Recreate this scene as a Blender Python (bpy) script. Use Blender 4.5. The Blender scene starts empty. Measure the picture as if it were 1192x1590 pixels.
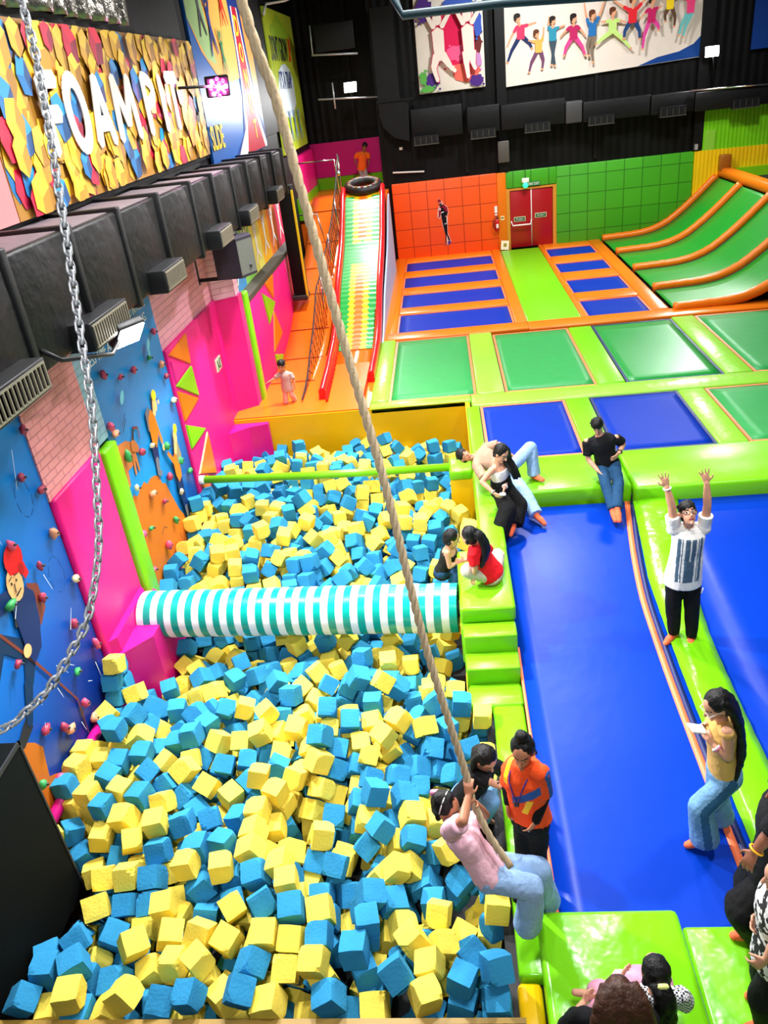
import bpy, bmesh, math, random, json, base64, struct
import numpy as np
from mathutils import Vector, Matrix, Quaternion, Euler, noise
random.seed(7)
PI = math.pi
SC = bpy.context.scene
COL = SC.collection

# ---------------------------------------------------------------- materials
MATS = {}
def lin(c):
    return tuple((x/12.92 if x <= .04045 else ((x+.055)/1.055)**2.4) for x in c)
def hexc(h):
    return lin(tuple(int(h[i:i+2], 16)/255 for i in (0, 2, 4)))
def mat(name, col, rough=.5, spec=.5, var=.06, vscale=4., bump=0., bscale=8., metal=0., emit=None, estr=0., coat=0.):
    """plain procedural material: colour with slight noise variation and an optional bump"""
    if name in MATS: return MATS[name]
    m = bpy.data.materials.new(name); m.use_nodes = True
    nt = m.node_tree; b = nt.nodes['Principled BSDF']
    c = hexc(col) if isinstance(col, str) else col
    b.inputs['Roughness'].default_value = rough
    b.inputs['Specular IOR Level'].default_value = spec
    b.inputs['Metallic'].default_value = metal
    b.inputs['Coat Weight'].default_value = coat
    b.inputs['Coat Roughness'].default_value = .12
    tc = nt.nodes.new('ShaderNodeTexCoord')
    nz = nt.nodes.new('ShaderNodeTexNoise'); nz.inputs['Scale'].default_value = vscale; nz.inputs['Detail'].default_value = 4
    nt.links.new(tc.outputs['Object'], nz.inputs['Vector'])
    mx = nt.nodes.new('ShaderNodeMix'); mx.data_type = 'RGBA'
    mx.inputs[6].default_value = (*[x*(1-var) for x in c], 1); mx.inputs[7].default_value = (*[min(1, x*(1+var)) for x in c], 1)
    nt.links.new(nz.outputs['Fac'], mx.inputs[0]); nt.links.new(mx.outputs[2], b.inputs['Base Color'])
    if bump:
        n2 = nt.nodes.new('ShaderNodeTexNoise'); n2.inputs['Scale'].default_value = bscale; n2.inputs['Detail'].default_value = 3
        nt.links.new(tc.outputs['Object'], n2.inputs['Vector'])
        bp = nt.nodes.new('ShaderNodeBump'); bp.inputs['Strength'].default_value = bump; bp.inputs['Distance'].default_value = .04
        nt.links.new(n2.outputs['Fac'], bp.inputs['Height']); nt.links.new(bp.outputs['Normal'], b.inputs['Normal'])
    if emit:
        b.inputs['Emission Color'].default_value = (*(hexc(emit) if isinstance(emit, str) else emit), 1); b.inputs['Emission Strength'].default_value = estr
    MATS[name] = m
    return m
def nodes_of(m):
    return m.node_tree, m.node_tree.nodes, m.node_tree.links

# ---------------------------------------------------------------- object helpers
def tag(o, label=None, cat=None, group=None, kind=None):
    if label: o['label'] = label
    if cat: o['category'] = cat
    if group: o['group'] = group
    if kind: o['kind'] = kind
    return o
def link(o, parent=None):
    COL.objects.link(o)
    if parent is not None:
        o.parent = parent
        o.matrix_parent_inverse = Matrix.Translation(parent.location).inverted() if not any(parent.rotation_euler) else parent.matrix_world.inverted()
    return o
def empty(name, loc, label=None, cat=None, group=None, kind=None):
    o = bpy.data.objects.new(name, None); o.location = loc; o.empty_display_size = .1
    COL.objects.link(o); tag(o, label, cat, group, kind)
    return o
class MB:
    """collects shapes (world coordinates) and links them as one mesh object"""
    def __init__(s): s.v = []; s.f = []; s.mi = []; s.sm = []
    def add(s, vs, fs, mi=0, smooth=False):
        b = len(s.v); s.v += [tuple(v) for v in vs]
        for f in fs: s.f.append(tuple(b+i for i in f)); s.mi.append(mi); s.sm.append(smooth)
        return s
    def box(s, lo, hi, mi=0, rot=None, c=None):
        vs = [Vector((x, y, z)) for x in (lo[0], hi[0]) for y in (lo[1], hi[1]) for z in (lo[2], hi[2])]
        if rot is not None:
            c = Vector(c) if c is not None else (Vector(lo)+Vector(hi))/2
            vs = [rot@(v-c)+c for v in vs]
        return s.add(vs, [(0, 1, 3, 2), (4, 6, 7, 5), (0, 4, 5, 1), (2, 3, 7, 6), (0, 2, 6, 4), (1, 5, 7, 3)], mi)
    def rbox(s, lo, hi, r=.03, mi=0, seg=2):
        """box with rounded edges"""
        bm = bmesh.new(); bmesh.ops.create_cube(bm, size=1)
        d = [hi[i]-lo[i] for i in range(3)]
        for v in bm.verts: v.co = Vector([lo[i]+d[i]*(v.co[i]+.5) for i in range(3)])
        r = min(r, min(d)*.45)
        bmesh.ops.bevel(bm, geom=bm.edges[:], offset=r, segments=seg, affect='EDGES', profile=.5)
        bm.verts.index_update()
        s.add([v.co.copy() for v in bm.verts], [tuple(v.index for v in f.verts) for f in bm.faces], mi, True); bm.free()
        return s
    def prism(s, poly, a, b, axis=2, mi=0):
        """polygon extruded along an axis from a to b; poly are the two other coordinates in order"""
        def P(p, t):
            q = list(p); q.insert(axis, t); return q
        n = len(poly)
        vs = [P(p, a) for p in poly]+[P(p, b) for p in poly]
        fs = [tuple(range(n))[::-1], tuple(range(n, 2*n))]+[(i, (i+1) % n, n+(i+1) % n, n+i) for i in range(n)]
        return s.add(vs, fs, mi)
    def tube(s, pts, r, n=10, mi=0, cap=True, closed=False):
        pts = [Vector(p) for p in pts]; rs = r if isinstance(r, (list, tuple)) else [r]*len(pts)
        up = None; vs = []; m = len(pts)
        for i, p in enumerate(pts):
            d = (pts[(i+1) % m]-pts[i-1]) if closed else (pts[min(i+1, m-1)]-pts[max(i-1, 0)])
            d.normalize()
            if up is None: up = d.orthogonal().normalized()
            up = (up-d*up.dot(d)); up = up.normalized() if up.length > 1e-6 else d.orthogonal().normalized()
            w = d.cross(up)
            for k in range(n):
                a = 2*PI*k/n; vs.append(p+(up*math.cos(a)+w*math.sin(a))*rs[i])
        fs = []
        for i in range(m if closed else m-1):
            j = (i+1) % m
            for k in range(n): fs.append((i*n+k, i*n+(k+1) % n, j*n+(k+1) % n, j*n+k))
        if cap and not closed: fs += [tuple(range(n))[::-1], tuple(range((m-1)*n, m*n))]
        return s.add(vs, fs, mi, True)
    def ball(s, c, r, mi=0, n=12, m=8, rot=None):
        r = (r, r, r) if isinstance(r, (int, float)) else r
        vs = []; c = Vector(c)
        for i in range(m+1):
            t = PI*i/m
            for k in range(n):
                a = 2*PI*k/n; v = Vector((r[0]*math.sin(t)*math.cos(a), r[1]*math.sin(t)*math.sin(a), r[2]*math.cos(t)))
                vs.append(c+(rot@v if rot is not None else v))
        fs = [(i*n+k, (i+1)*n+k, (i+1)*n+(k+1) % n, i*n+(k+1) % n) for i in range(m) for k in range(n)]
        return s.add(vs, fs, mi, True)
    def sheet(s, grid, thick=None, mi=0, smooth=True):
        """grid of points (rows) as a surface, given thickness downwards along its normals if thick"""
        R = len(grid); Cn = len(grid[0]); pts = [Vector(p) for row in grid for p in row]
        if thick is None:
            return s.add(pts, [(i*Cn+j, i*Cn+j+1, (i+1)*Cn+j+1, (i+1)*Cn+j) for i in range(R-1) for j in range(Cn-1)], mi, smooth)
        def P(i, j): return pts[max(0, min(R-1, i))*Cn+max(0, min(Cn-1, j))]
        low = []
        for i in range(R):
            for j in range(Cn):
                nrm = (P(i, j+1)-P(i, j-1)).cross(P(i+1, j)-P(i-1, j))
                nrm = nrm.normalized() if nrm.length > 1e-9 else Vector((0, 0, 1))
                low.append(P(i, j)-nrm*thick)
        N = R*Cn
        s.add(pts+low, [(i*Cn+j, i*Cn+j+1, (i+1)*Cn+j+1, (i+1)*Cn+j) for i in range(R-1) for j in range(Cn-1)]
              + [(N+i*Cn+j, N+(i+1)*Cn+j, N+(i+1)*Cn+j+1, N+i*Cn+j+1) for i in range(R-1) for j in range(Cn-1)], mi, smooth)
        b = len(s.v)-2*N
        ring = [j for j in range(Cn)]+[i*Cn+Cn-1 for i in range(1, R)]+[(R-1)*Cn+j for j in range(Cn-2, -1, -1)]+[i*Cn for i in range(R-2, 0, -1)]
        for a, c in zip(ring, ring[1:]+ring[:1]):
            s.f.append((b+a, b+N+a, b+N+c, b+c)); s.mi.append(mi); s.sm.append(False)
        return s
    def build(s, name, mats, parent=None, fix=True, origin=None):
        me = bpy.data.meshes.new(name)
        o0 = Vector(origin) if origin is not None else None
        if o0 is None:
            xs = list(zip(*s.v)); o0 = Vector([(min(a)+max(a))/2 for a in xs]); o0.z = min(xs[2])
        me.from_pydata([tuple(Vector(v)-o0) for v in s.v], [], s.f)
        for m in (mats if isinstance(mats, (list, tuple)) else [mats]): me.materials.append(m)
        me.polygons.foreach_set('material_index', s.mi); me.polygons.foreach_set('use_smooth', s.sm)
        if fix:
            bm = bmesh.new(); bm.from_mesh(me); bmesh.ops.recalc_face_normals(bm, faces=bm.faces[:]); bm.to_mesh(me); bm.free()
        me.update()
        o = bpy.data.objects.new(name, me); o.location = o0
        return link(o, parent)
def box_obj(name, lo, hi, m, parent=None, r=0, **kw):
    b = MB()
    (b.rbox(lo, hi, r) if r else b.box(lo, hi))
    return tag(b.build(name, m, parent), **kw)
def text_mesh(txt, size, thick=.01, bold=0.):
    cu = bpy.data.curves.new('lettering', 'FONT'); cu.body = txt; cu.size = size; cu.extrude = thick/2; cu.offset = bold
    cu.resolution_u = 3; cu.align_x = 'CENTER'; cu.align_y = 'CENTER'
    o = bpy.data.objects.new('lettering', cu); COL.objects.link(o)
    dg = bpy.context.evaluated_depsgraph_get(); dg.update()
    me = bpy.data.meshes.new_from_object(o.evaluated_get(dg)); bpy.data.objects.remove(o); bpy.data.curves.remove(cu)
    return me
def lettering(name, txt, c, right, up, width, height, m, parent, thick=.012, bold=0., warp=None):
    """raised letters: stretched to width x height, centred on c in the plane (right, up)"""
    me = text_mesh(txt, 1., .02, bold)
    co = np.array([v.co[:] for v in me.vertices])
    mn, mx = co.min(0), co.max(0)
    R = Vector(right).normalized(); U = Vector(up).normalized(); N = R.cross(U)
    for v in me.vertices:
        x = ((v.co.x-mn[0])/(mx[0]-mn[0])-.5)*width; y = ((v.co.y-mn[1])/(mx[1]-mn[1])-.5)*height; z = (v.co.z-mn[2])/(mx[2]-mn[2])*thick
        if warp: y = warp(x, y)
        v.co = R*x+U*y+N*z
    me.materials.clear(); me.materials.append(m)
    o = bpy.data.objects.new(name, me); o.location = c
    return link(o, parent)
def flat_poly(mb, pts2, c, right, up, off, thick=.004, mi=0):
    """a flat shape (2-D outline) laid on the plane (right, up) at c, lifted by off"""
    R = Vector(right).normalized(); U = Vector(up).normalized(); N = R.cross(U); c = Vector(c); n = len(pts2)
    lo = [c+R*x+U*y+N*off for x, y in pts2]; hi = [p+N*thick for p in lo]
    mb.add(lo+hi, [tuple(range(n))[::-1], tuple(range(n, 2*n))]+[(i, (i+1) % n, n+(i+1) % n, n+i) for i in range(n)], mi)
def limb2(p, q, r1, r2):
    """2-D outline of a tapered limb"""
    p = Vector(p); q = Vector(q); d = (q-p).normalized(); w = Vector((-d.y, d.x))
    return [tuple(p+w*r1), tuple(p-d*r1*.6), tuple(p-w*r1), tuple(q-w*r2), tuple(q+d*r2*.7), tuple(q+w*r2)]
def blob2(c, rx, ry, n=14, rot=0., jag=0.):
    out = []
    for k in range(n):
        a = 2*PI*k/n; j = 1+random.uniform(-jag, jag)
        x, y = rx*math.cos(a)*j, ry*math.sin(a)*j
        out.append((c[0]+x*math.cos(rot)-y*math.sin(rot), c[1]+x*math.sin(rot)+y*math.cos(rot)))
    return out
CUBES = (-120,321,5,-87,-61,-176,1,-316,322,10,172,89,-180,0,-225,322,7,-9,19,172,1,-165,319,1,-90,71,0,0,-50,323,4,-114,75,180,0,-23,330,10,30,-83,36,1,2,337,14,127,-11,-160,1,-275,324,6,-104,-41,-1,0,
-355,322,4,-10,-45,-173,1,-104,356,6,96,-10,-91,1,-133,343,13,156,74,61,0,2,321,-5,-5,-5,90,1,-88,323,-10,20,-63,-108,0,-186,323,11,57,57,143,1,-224,348,8,144,-75,175,0,-72,338,6,42,-18,29,1,
6,398,-8,-98,-18,-89,0,-47,347,0,-111,-4,90,0,-183,348,3,47,-10,80,1,-284,366,1,127,61,162,0,-257,432,9,-158,-76,155,0,-322,345,9,-4,-9,32,1,-209,370,-1,-79,-15,63,0,-75,430,0,-11,46,-175,0,
5,422,6,178,77,177,1,-346,344,5,16,-88,167,1,-247,352,-2,168,-13,-9,0,-158,390,8,13,-3,8,1,-225,428,10,96,-3,-167,0,-269,399,1,-10,6,-172,0,-61,369,-3,-64,-63,-177,0,-31,449,-3,-179,-39,-52,0,
-96,378,9,147,84,159,1,-177,369,6,9,77,100,0,-23,433,-23,72,-54,-123,1,-41,396,-12,-1,42,76,0,-155,342,6,62,-4,179,0,-291,431,-7,30,-12,0,1,-91,472,-1,-125,17,120,1,-98,506,6,29,61,-130,1,
-400,469,-1,24,16,136,0,-133,368,5,7,16,-89,1,-299,477,9,20,83,29,0,-196,426,2,128,69,48,1,-63,465,-8,149,9,-92,1,-95,401,7,-60,-60,-19,1,-292,455,-2,-76,57,-75,1,-208,394,5,-117,6,-144,0,
-258,377,-4,-171,22,10,0,-204,447,6,-179,31,-177,0,4,535,-13,68,2,-90,0,-334,487,5,-171,-13,-4,0,-355,476,-8,2,-10,-178,0,-165,412,11,4,2,-82,0,-315,433,-6,90,-58,96,0,-249,323,0,-117,26,-100,1,
-290,320,-8,2,49,2,0,-136,393,-1,-9,-18,101,0,-144,467,-3,-65,-17,-174,0,-37,370,-11,66,17,-84,0,-155,367,3,-62,-2,-6,0,-24,325,-10,-39,83,-144,1,-192,508,9,161,-84,-95,0,-336,409,-14,-1,-39,114,0,
-129,437,-4,8,-34,73,1,-404,521,12,-83,8,-179,1,-139,322,-25,-64,76,27,0,-203,330,-9,-180,17,141,0,-371,581,26,16,83,4,1,-155,542,11,162,-46,53,0,-276,482,1,75,30,93,1,-357,497,9,-10,3,74,1,
-244,421,-7,-115,20,111,1,-232,374,0,-167,43,85,0,-152,524,-7,-113,-32,74,0,-185,399,2,-102,-43,132,1,-64,486,-3,103,26,17,0,-311,412,-16,12,-58,-98,1,-221,583,11,-11,-71,-159,0,-154,563,23,121,-53,-135,1,
-43,486,-14,168,-69,21,0,-289,539,9,142,-42,-103,0,-25,546,-19,-32,32,154,1,-319,464,1,-62,62,137,0,-230,452,9,-18,-77,90,1,-294,584,11,104,12,179,1,-175,432,7,6,70,8,0,-313,386,-17,-66,-57,-31,1,
-111,324,-19,150,46,160,1,3,396,-27,170,16,33,1,-241,519,-7,-88,-14,141,0,-79,405,-9,-156,-63,-6,1,4,525,-36,180,73,180,1,-336,322,-12,98,89,-165,0,-98,350,-12,97,78,-58,1,-269,354,-15,-90,26,-159,0,
-205,468,5,150,-3,85,0,-294,343,-11,163,-15,96,1,-390,486,-12,175,24,39,1,-71,506,0,-29,58,164,1,-339,436,-12,10,-44,99,0,-177,528,4,-81,-53,59,0,-92,568,16,-84,63,52,0,-79,596,9,27,-67,-156,0,
6,600,4,-88,-84,-2,0,-324,509,8,-1,-14,-16,1,-338,375,-7,105,-45,-62,1,-211,525,12,-103,-18,-90,0,-9,561,0,5,-37,111,1,-124,651,19,-161,-59,-6,1,-52,586,7,-25,39,-77,0,-18,528,-32,88,16,-97,1,
-377,511,10,176,-10,-12,0,-105,463,-14,-141,-26,40,1,-341,564,8,14,81,100,1,-185,591,7,-110,-74,-80,0,-253,489,-3,96,36,-66,1,-402,544,12,-177,-7,-108,0,-206,489,6,114,82,19,0,-31,592,-2,89,8,36,1,
-231,322,-17,-110,77,-13,0,-14,615,8,84,-5,-90,1,-396,662,46,96,70,-89,0,-314,320,-11,89,1,-90,1,-265,527,-1,57,-58,-86,0,-301,504,5,-143,16,177,0,-51,325,-20,176,-52,-12,1,-200,645,4,-82,-26,-106,1,
-70,388,-15,-153,-10,104,0,-269,589,-5,47,-2,-35,0,-375,469,-25,-174,-69,-161,1,-253,552,0,-117,-54,-68,1,-161,512,-23,-158,32,-106,0,-41,616,10,-34,49,-27,1,-325,535,13,17,39,-22,1,-46,570,-8,123,54,121,1,
-14,352,4,116,-13,38,1,-218,609,14,-25,6,121,0,-79,532,-3,56,26,-95,1,-362,608,20,-159,16,-113,1,-346,514,11,-108,-80,2,0,-253,450,7,59,80,-33,1,-193,486,-14,-82,7,-85,0,-250,633,-1,13,-26,-176,0,
-364,531,12,-94,70,160,1,-128,590,15,-81,-26,93,1,-106,548,10,159,36,-108,0,-138,496,-12,-77,-34,81,1,-151,601,24,-167,56,102,1,-221,674,-1,42,-8,112,1,-97,645,17,131,-29,-63,0,-82,648,5,48,9,-100,1,
-269,626,6,60,-26,-176,1,-61,550,-13,-150,-37,-19,1,-197,326,-28,15,6,-151,0,-46,416,-27,98,-8,-98,1,-172,456,-10,-117,-42,-164,0,-52,437,-33,-35,7,90,1,-402,657,26,-91,70,-89,1,-350,586,9,143,-3,98,0,
-381,658,6,57,-55,122,0,-150,453,-20,-10,-57,-95,1,-363,556,6,101,2,-4,1,-333,648,-13,-80,88,-161,1,-140,418,-17,162,60,74,1,-226,492,-8,-83,20,169,1,-325,370,-30,-110,-42,-178,0,-357,451,-25,-91,-21,-68,0,
-107,620,9,-179,-8,-91,1,-235,395,-11,-17,-38,-75,1,-107,490,-12,-173,18,0,0,-298,677,-14,123,-40,-111,0,-242,584,-1,-85,-53,-97,0,-232,559,-2,-57,58,125,1,-118,423,-24,-137,18,18,1,-142,546,-6,-52,-31,-37,1,
-68,446,-21,-35,-2,83,0,-302,625,1,-138,28,-43,1,-139,565,2,-68,58,105,1,-161,665,-1,-43,-34,-70,1,-198,543,3,31,55,-152,1,-285,606,2,-6,2,-33,1,-106,595,6,-13,11,-178,0,-356,642,-1,48,-45,-171,1,
-60,529,-16,-24,-18,-172,1,-404,567,10,49,-83,128,0,-317,562,-5,-70,-11,-41,0,-176,685,0,-149,19,-144,0,-104,530,-3,55,30,-103,1,-400,514,-7,37,-79,139,0,-383,561,4,8,6,-95,0,-288,520,-7,-37,-26,140,1,
-90,571,-6,152,-13,116,0,7,573,-22,-90,-67,-90,0,-117,572,1,82,-71,-72,0,-285,320,-31,79,-76,-174,1,-115,511,-13,155,65,157,1,-313,588,-2,-79,10,-89,1,-305,528,0,126,-41,23,1,-289,414,-18,-155,-57,-112,1,
-289,393,-22,94,28,-84,0,-357,363,-11,89,-2,117,1,-185,628,-12,-76,18,-164,0,-336,463,-19,-26,-52,-67,1,-399,476,-50,162,65,-127,0,-189,511,-11,-2,6,-117,0,-155,340,-37,48,61,29,0,-24,398,-46,-47,72,104,0,
-21,652,-7,77,33,-97,0,-42,542,-49,-141,76,-74,0,-163,323,-22,-73,-18,-2,1,-37,509,-29,0,-74,-90,0,-28,437,-47,-167,-29,31,1,-220,324,-35,-81,-10,-57,1,-401,624,8,157,-24,148,0,-402,654,6,-118,-2,-5,1,
-137,659,1,20,56,-163,1,-200,569,-5,-123,-57,-60,0,-27,322,-34,-83,52,-179,0,-274,508,-14,-177,-26,140,1,-260,331,-18,70,48,-84,1,-291,562,-1,-90,43,-75,0,-66,643,-13,159,-5,10,1,-262,404,-19,-179,-78,-111,0,
-41,459,-18,-116,45,-87,1,-120,552,-10,-20,-29,-175,1,-143,535,-27,-35,-39,-65,0,-177,654,-13,69,65,136,0,-43,556,-24,-36,31,152,1,-44,636,6,110,67,-69,0,-399,479,-29,160,-66,51,0,-206,596,-5,56,-64,-162,0,
-82,389,-31,86,-28,-175,0,-61,321,-38,79,52,167,1,-318,678,-20,159,23,79,0,-193,665,-5,-30,11,-128,0,-354,612,2,117,12,-93,1,-286,579,-16,-136,30,-7,1,-78,579,-26,-36,-53,-13,1,-116,493,-30,171,-16,-177,1,
-259,614,-19,48,40,55,1,0,324,-25,-135,83,47,1,-8,420,-56,96,40,13,0,-220,434,-10,154,83,-103,1,-58,617,-10,-112,-21,53,1,-10,444,-37,-17,35,-151,1,-318,345,-11,177,9,170,1,-134,398,-19,-20,6,-179,1,
-150,588,7,114,10,2,0,-127,451,-19,-172,-34,71,0,-189,501,-31,1,-7,37,1,-103,403,-13,-36,60,161,1,-64,596,-11,47,61,109,1,-217,578,-17,65,27,-97,1,-92,326,-45,154,-5,17,1,-127,468,-33,171,26,-110,0,
-166,569,1,-65,48,10,0,-136,504,-49,-111,-23,-79,1,-227,535,-7,72,59,126,1,-83,492,-20,114,-53,-12,1,-71,365,-26,-3,11,103,1,-345,618,-15,-111,-21,66,0,-16,615,-13,-85,-11,172,0,4,610,-17,91,-9,173,1,
-72,668,-14,153,80,62,1,-98,379,-10,117,-84,-21,1,-93,448,-29,38,-63,33,1,-156,436,-32,-89,9,-107,0,-166,512,-50,-93,80,94,0,-17,571,-16,86,-53,-60,1,-282,431,-36,135,-34,-137,0,-78,472,-22,-28,58,163,0,
-293,643,-10,-39,-33,18,1,4,421,-15,-96,73,179,1,-214,408,-10,-87,-24,110,1,-43,687,-24,155,39,-104,0,-334,584,-10,98,0,1,1,-222,344,-12,115,-75,175,0,-131,372,-15,-69,72,68,1,-230,669,-20,-155,-36,154,1,
-119,535,-20,-145,61,119,0,-376,467,-47,-168,10,-113,0,-249,324,-38,83,42,85,1,-403,677,8,97,-14,-92,1,-207,624,-7,169,60,-91,1,-376,511,-11,-158,-79,143,0,-135,618,-4,67,30,-79,0,-346,388,-22,-35,48,116,1,
-210,411,-32,12,7,1,0,-113,403,-36,108,-22,7,0,-389,602,10,14,-3,41,1,-26,584,-28,-32,-20,-178,1,-256,681,-35,-130,-39,-105,1,-47,657,-6,22,-5,2,0,-100,645,-16,19,37,96,0,-91,429,-14,146,-47,7,0,
-186,528,-29,174,80,77,0,-93,361,-33,1,-2,90,0,0,422,-34,-108,-7,-114,0,-210,379,-19,87,-18,109,0,-277,693,-11,156,-72,-17,1,-212,749,-8,105,-82,-149,0,-125,700,7,20,11,158,1,-178,761,-15,-17,4,82,1,
-25,787,-30,-91,-72,53,0,-357,692,-20,101,-5,21,1,-403,828,8,80,-7,90,1,-321,706,-18,-47,-28,123,1,-71,706,-13,-111,-1,1,0,-360,771,-23,58,10,174,1,-254,703,-15,28,-19,-119,1,-36,733,-42,-124,11,152,0,
-389,822,-12,20,59,17,1,-96,701,-4,0,5,-84,0,-210,814,-24,-119,68,-37,0,-88,871,-9,-28,-11,98,0,-256,849,12,113,-53,-101,0,-61,793,-31,-11,77,22,0,-151,768,-21,-31,27,-34,0,-197,832,-9,58,-12,67,1,
-322,811,-17,124,-22,-124,0,-290,876,17,-179,7,-83,1,7,913,43,-8,-18,-178,0,-181,810,-19,-101,34,55,1,-153,824,-9,-173,-77,-82,0,-343,833,-5,114,-37,-119,0,-74,770,-33,-38,70,37,1,-209,887,22,-134,-71,120,1,
-55,818,-25,61,-43,-175,0,-106,822,-26,65,73,175,0,-213,864,8,-164,10,163,1,-273,834,-7,57,53,-139,1,-249,828,-15,-29,11,73,1,7,912,-22,-118,-80,-157,0,-281,935,50,-140,-89,176,0,-279,784,-29,-23,7,27,1,
-52,760,-44,138,56,-57,1,-130,848,-17,161,50,143,1,-21,756,-51,6,20,-177,1,-232,845,8,88,-5,-75,1,-398,852,18,179,-36,96,1,-61,917,7,-5,-15,-66,1,-360,861,5,160,-25,2,0,-183,862,-7,-4,-36,6,1,
-158,713,-21,-157,7,-154,0,-368,908,22,-57,11,80,1,-39,892,-5,-79,5,77,0,-312,883,24,-173,-1,99,0,-251,937,36,-78,14,-3,0,-117,864,-7,-150,-21,-49,1,-319,799,-34,140,42,-51,1,-342,909,31,42,75,152,0,
-85,982,20,-8,16,26,0,-97,890,3,145,-38,-12,1,-122,802,-31,-95,-16,64,1,-293,806,-29,-163,-9,-112,0,-96,760,-18,-49,48,71,0,-165,869,4,33,33,-168,1,-305,850,1,65,1,8,1,-336,877,1,-164,64,21,0,
-62,893,-12,-69,-9,166,1,-93,924,12,109,47,-151,1,-276,723,-10,-98,-56,127,1,-404,1003,30,-145,79,-60,0,-38,965,16,57,71,53,1,-193,924,17,84,38,157,1,-59,864,-25,-70,-18,174,0,-3,1023,4,3,9,-55,0,
-265,808,-23,117,13,36,1,-60,969,26,-1,-4,-178,0,-18,913,-41,-42,42,57,1,-252,896,25,-144,-50,36,0,-323,769,-38,60,-63,-91,0,-345,815,-18,41,47,-82,1,-290,896,30,105,-13,88,1,-346,799,-32,-96,-43,-74,1,
-137,900,1,159,-33,30,1,-404,886,20,-98,83,-90,1,-157,958,8,112,-42,-118,1,-254,768,-38,130,-25,-144,1,-404,824,-33,102,38,-87,1,-228,991,26,-90,17,-16,0,-230,888,19,-97,15,71,1,-127,952,6,127,30,71,0,
-196,698,-10,149,-27,80,1,-112,1001,15,57,-58,-44,0,-382,877,6,104,68,-75,1,-86,805,-33,-119,-50,-138,0,-224,840,-11,160,85,-96,0,-330,855,-10,-147,25,-73,0,-36,866,-16,-161,-60,76,1,-365,834,-11,-33,-42,105,0,
-307,837,-15,-65,-6,-160,0,-239,1034,43,174,-37,-23,1,-151,1069,29,116,73,-139,0,-149,852,-7,-131,44,125,0,-363,1107,29,-46,-74,-17,1,-257,791,-32,115,-12,18,1,-45,1120,9,84,7,21,1,-216,968,10,-170,54,44,0,
-233,781,-20,-75,-28,-106,0,-87,1004,30,175,-76,31,0,-104,860,-25,-42,-25,53,0,-49,941,7,-151,83,-161,1,-262,961,41,148,61,49,1,-401,1030,50,-89,-79,117,1,-171,1047,24,-126,-14,-68,1,-347,903,11,-159,79,-174,0,
-177,920,6,131,-51,167,0,-285,860,-2,-178,-65,99,0,-308,723,-25,126,-45,-111,1,-358,752,-37,40,55,85,0,-256,1009,35,2,6,-75,1,-139,785,-29,39,-82,23,1,-301,1031,34,-3,-82,6,0,-39,1202,13,90,8,140,1,
-401,911,23,114,-44,158,1,-1,1148,-6,-145,4,123,0,-19,996,-14,-64,65,23,1,-14,1222,26,80,78,-65,1,-321,913,29,162,89,90,0,-123,1169,21,-44,39,-54,0,-337,1209,14,-167,20,-107,1,-201,1087,13,-127,38,-106,1,
-41,1212,33,34,82,-38,1,-71,947,6,90,2,-11,1,-269,917,25,21,48,-109,1,-155,984,12,-48,71,-64,0,-384,1178,30,-94,8,-172,0,-390,1118,30,160,-67,-28,1,-83,1175,31,9,-5,-37,0,-149,943,-6,-131,15,168,1,
-126,925,-3,-113,-69,106,1,3,914,23,-82,-68,-20,0,-338,1014,25,177,-17,-89,1,-83,1093,2,145,33,56,0,-32,778,-49,85,-71,30,0,-268,891,12,126,19,102,1,-223,1159,32,-109,82,-111,0,-196,902,1,-31,3,77,1,
-189,951,22,-135,-75,151,0,-171,734,-27,-123,74,-35,0,-5,925,5,76,17,-60,1,-82,859,-33,-138,1,-72,0,7,912,-43,-80,4,-90,0,-120,977,5,31,41,-63,0,-125,1252,35,-107,-31,-24,1,-96,729,-17,121,-59,-150,0,
-381,862,-9,-57,56,-77,0,-330,1066,28,-117,-84,151,0,-401,947,22,-11,-63,92,0,-141,1004,12,-76,59,-169,1,-128,1024,19,14,-28,73,1,-32,1023,-3,168,13,-134,1,-185,1026,10,-168,-79,96,0,-177,834,-25,-132,-34,108,0,
-84,1135,17,-30,33,-73,0,-143,810,-31,43,83,-63,1,-41,860,-39,-145,36,-148,0,-15,926,-14,-75,-68,-20,0,-33,916,-4,153,31,-112,1,-248,971,26,-159,-8,-27,0,-151,1132,32,-71,-9,-28,0,-178,1145,28,-161,8,-85,1,
-335,730,-23,-59,55,-37,0,-88,1112,10,158,-42,-41,1,-200,1150,28,40,86,-44,1,-42,834,-40,49,37,122,0,-222,732,-30,3,18,125,0,-20,1038,7,13,-13,46,0,-185,1107,26,54,34,82,0,-403,1091,31,52,72,56,1,
-88,831,-30,19,39,122,1,-96,1151,27,170,56,95,1,-160,893,-3,88,35,-167,1,-138,1091,26,123,59,-91,0,-11,1211,8,87,80,-66,0,-354,723,-42,-106,-66,96,0,-327,945,26,-160,25,-179,0,-272,1185,29,-82,-11,-166,1,
-316,1003,28,-55,7,-46,1,-70,1118,6,-43,76,-102,1,-231,1020,29,55,52,-33,0,-401,1331,-6,-115,83,-25,1,-317,1115,25,174,-19,12,1,-276,1138,19,82,-1,37,1,-251,1168,21,-98,26,79,0,-382,830,-29,-150,59,17,1,
-250,1142,14,-155,3,171,1,-229,822,-30,81,-76,88,1,-353,956,24,-150,36,-109,0,-83,907,-10,-112,-3,-115,0,-308,1230,25,160,77,79,1,-306,1174,15,81,28,96,0,-157,1113,25,-43,64,18,1,-281,1084,29,92,-14,-23,1,
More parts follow.
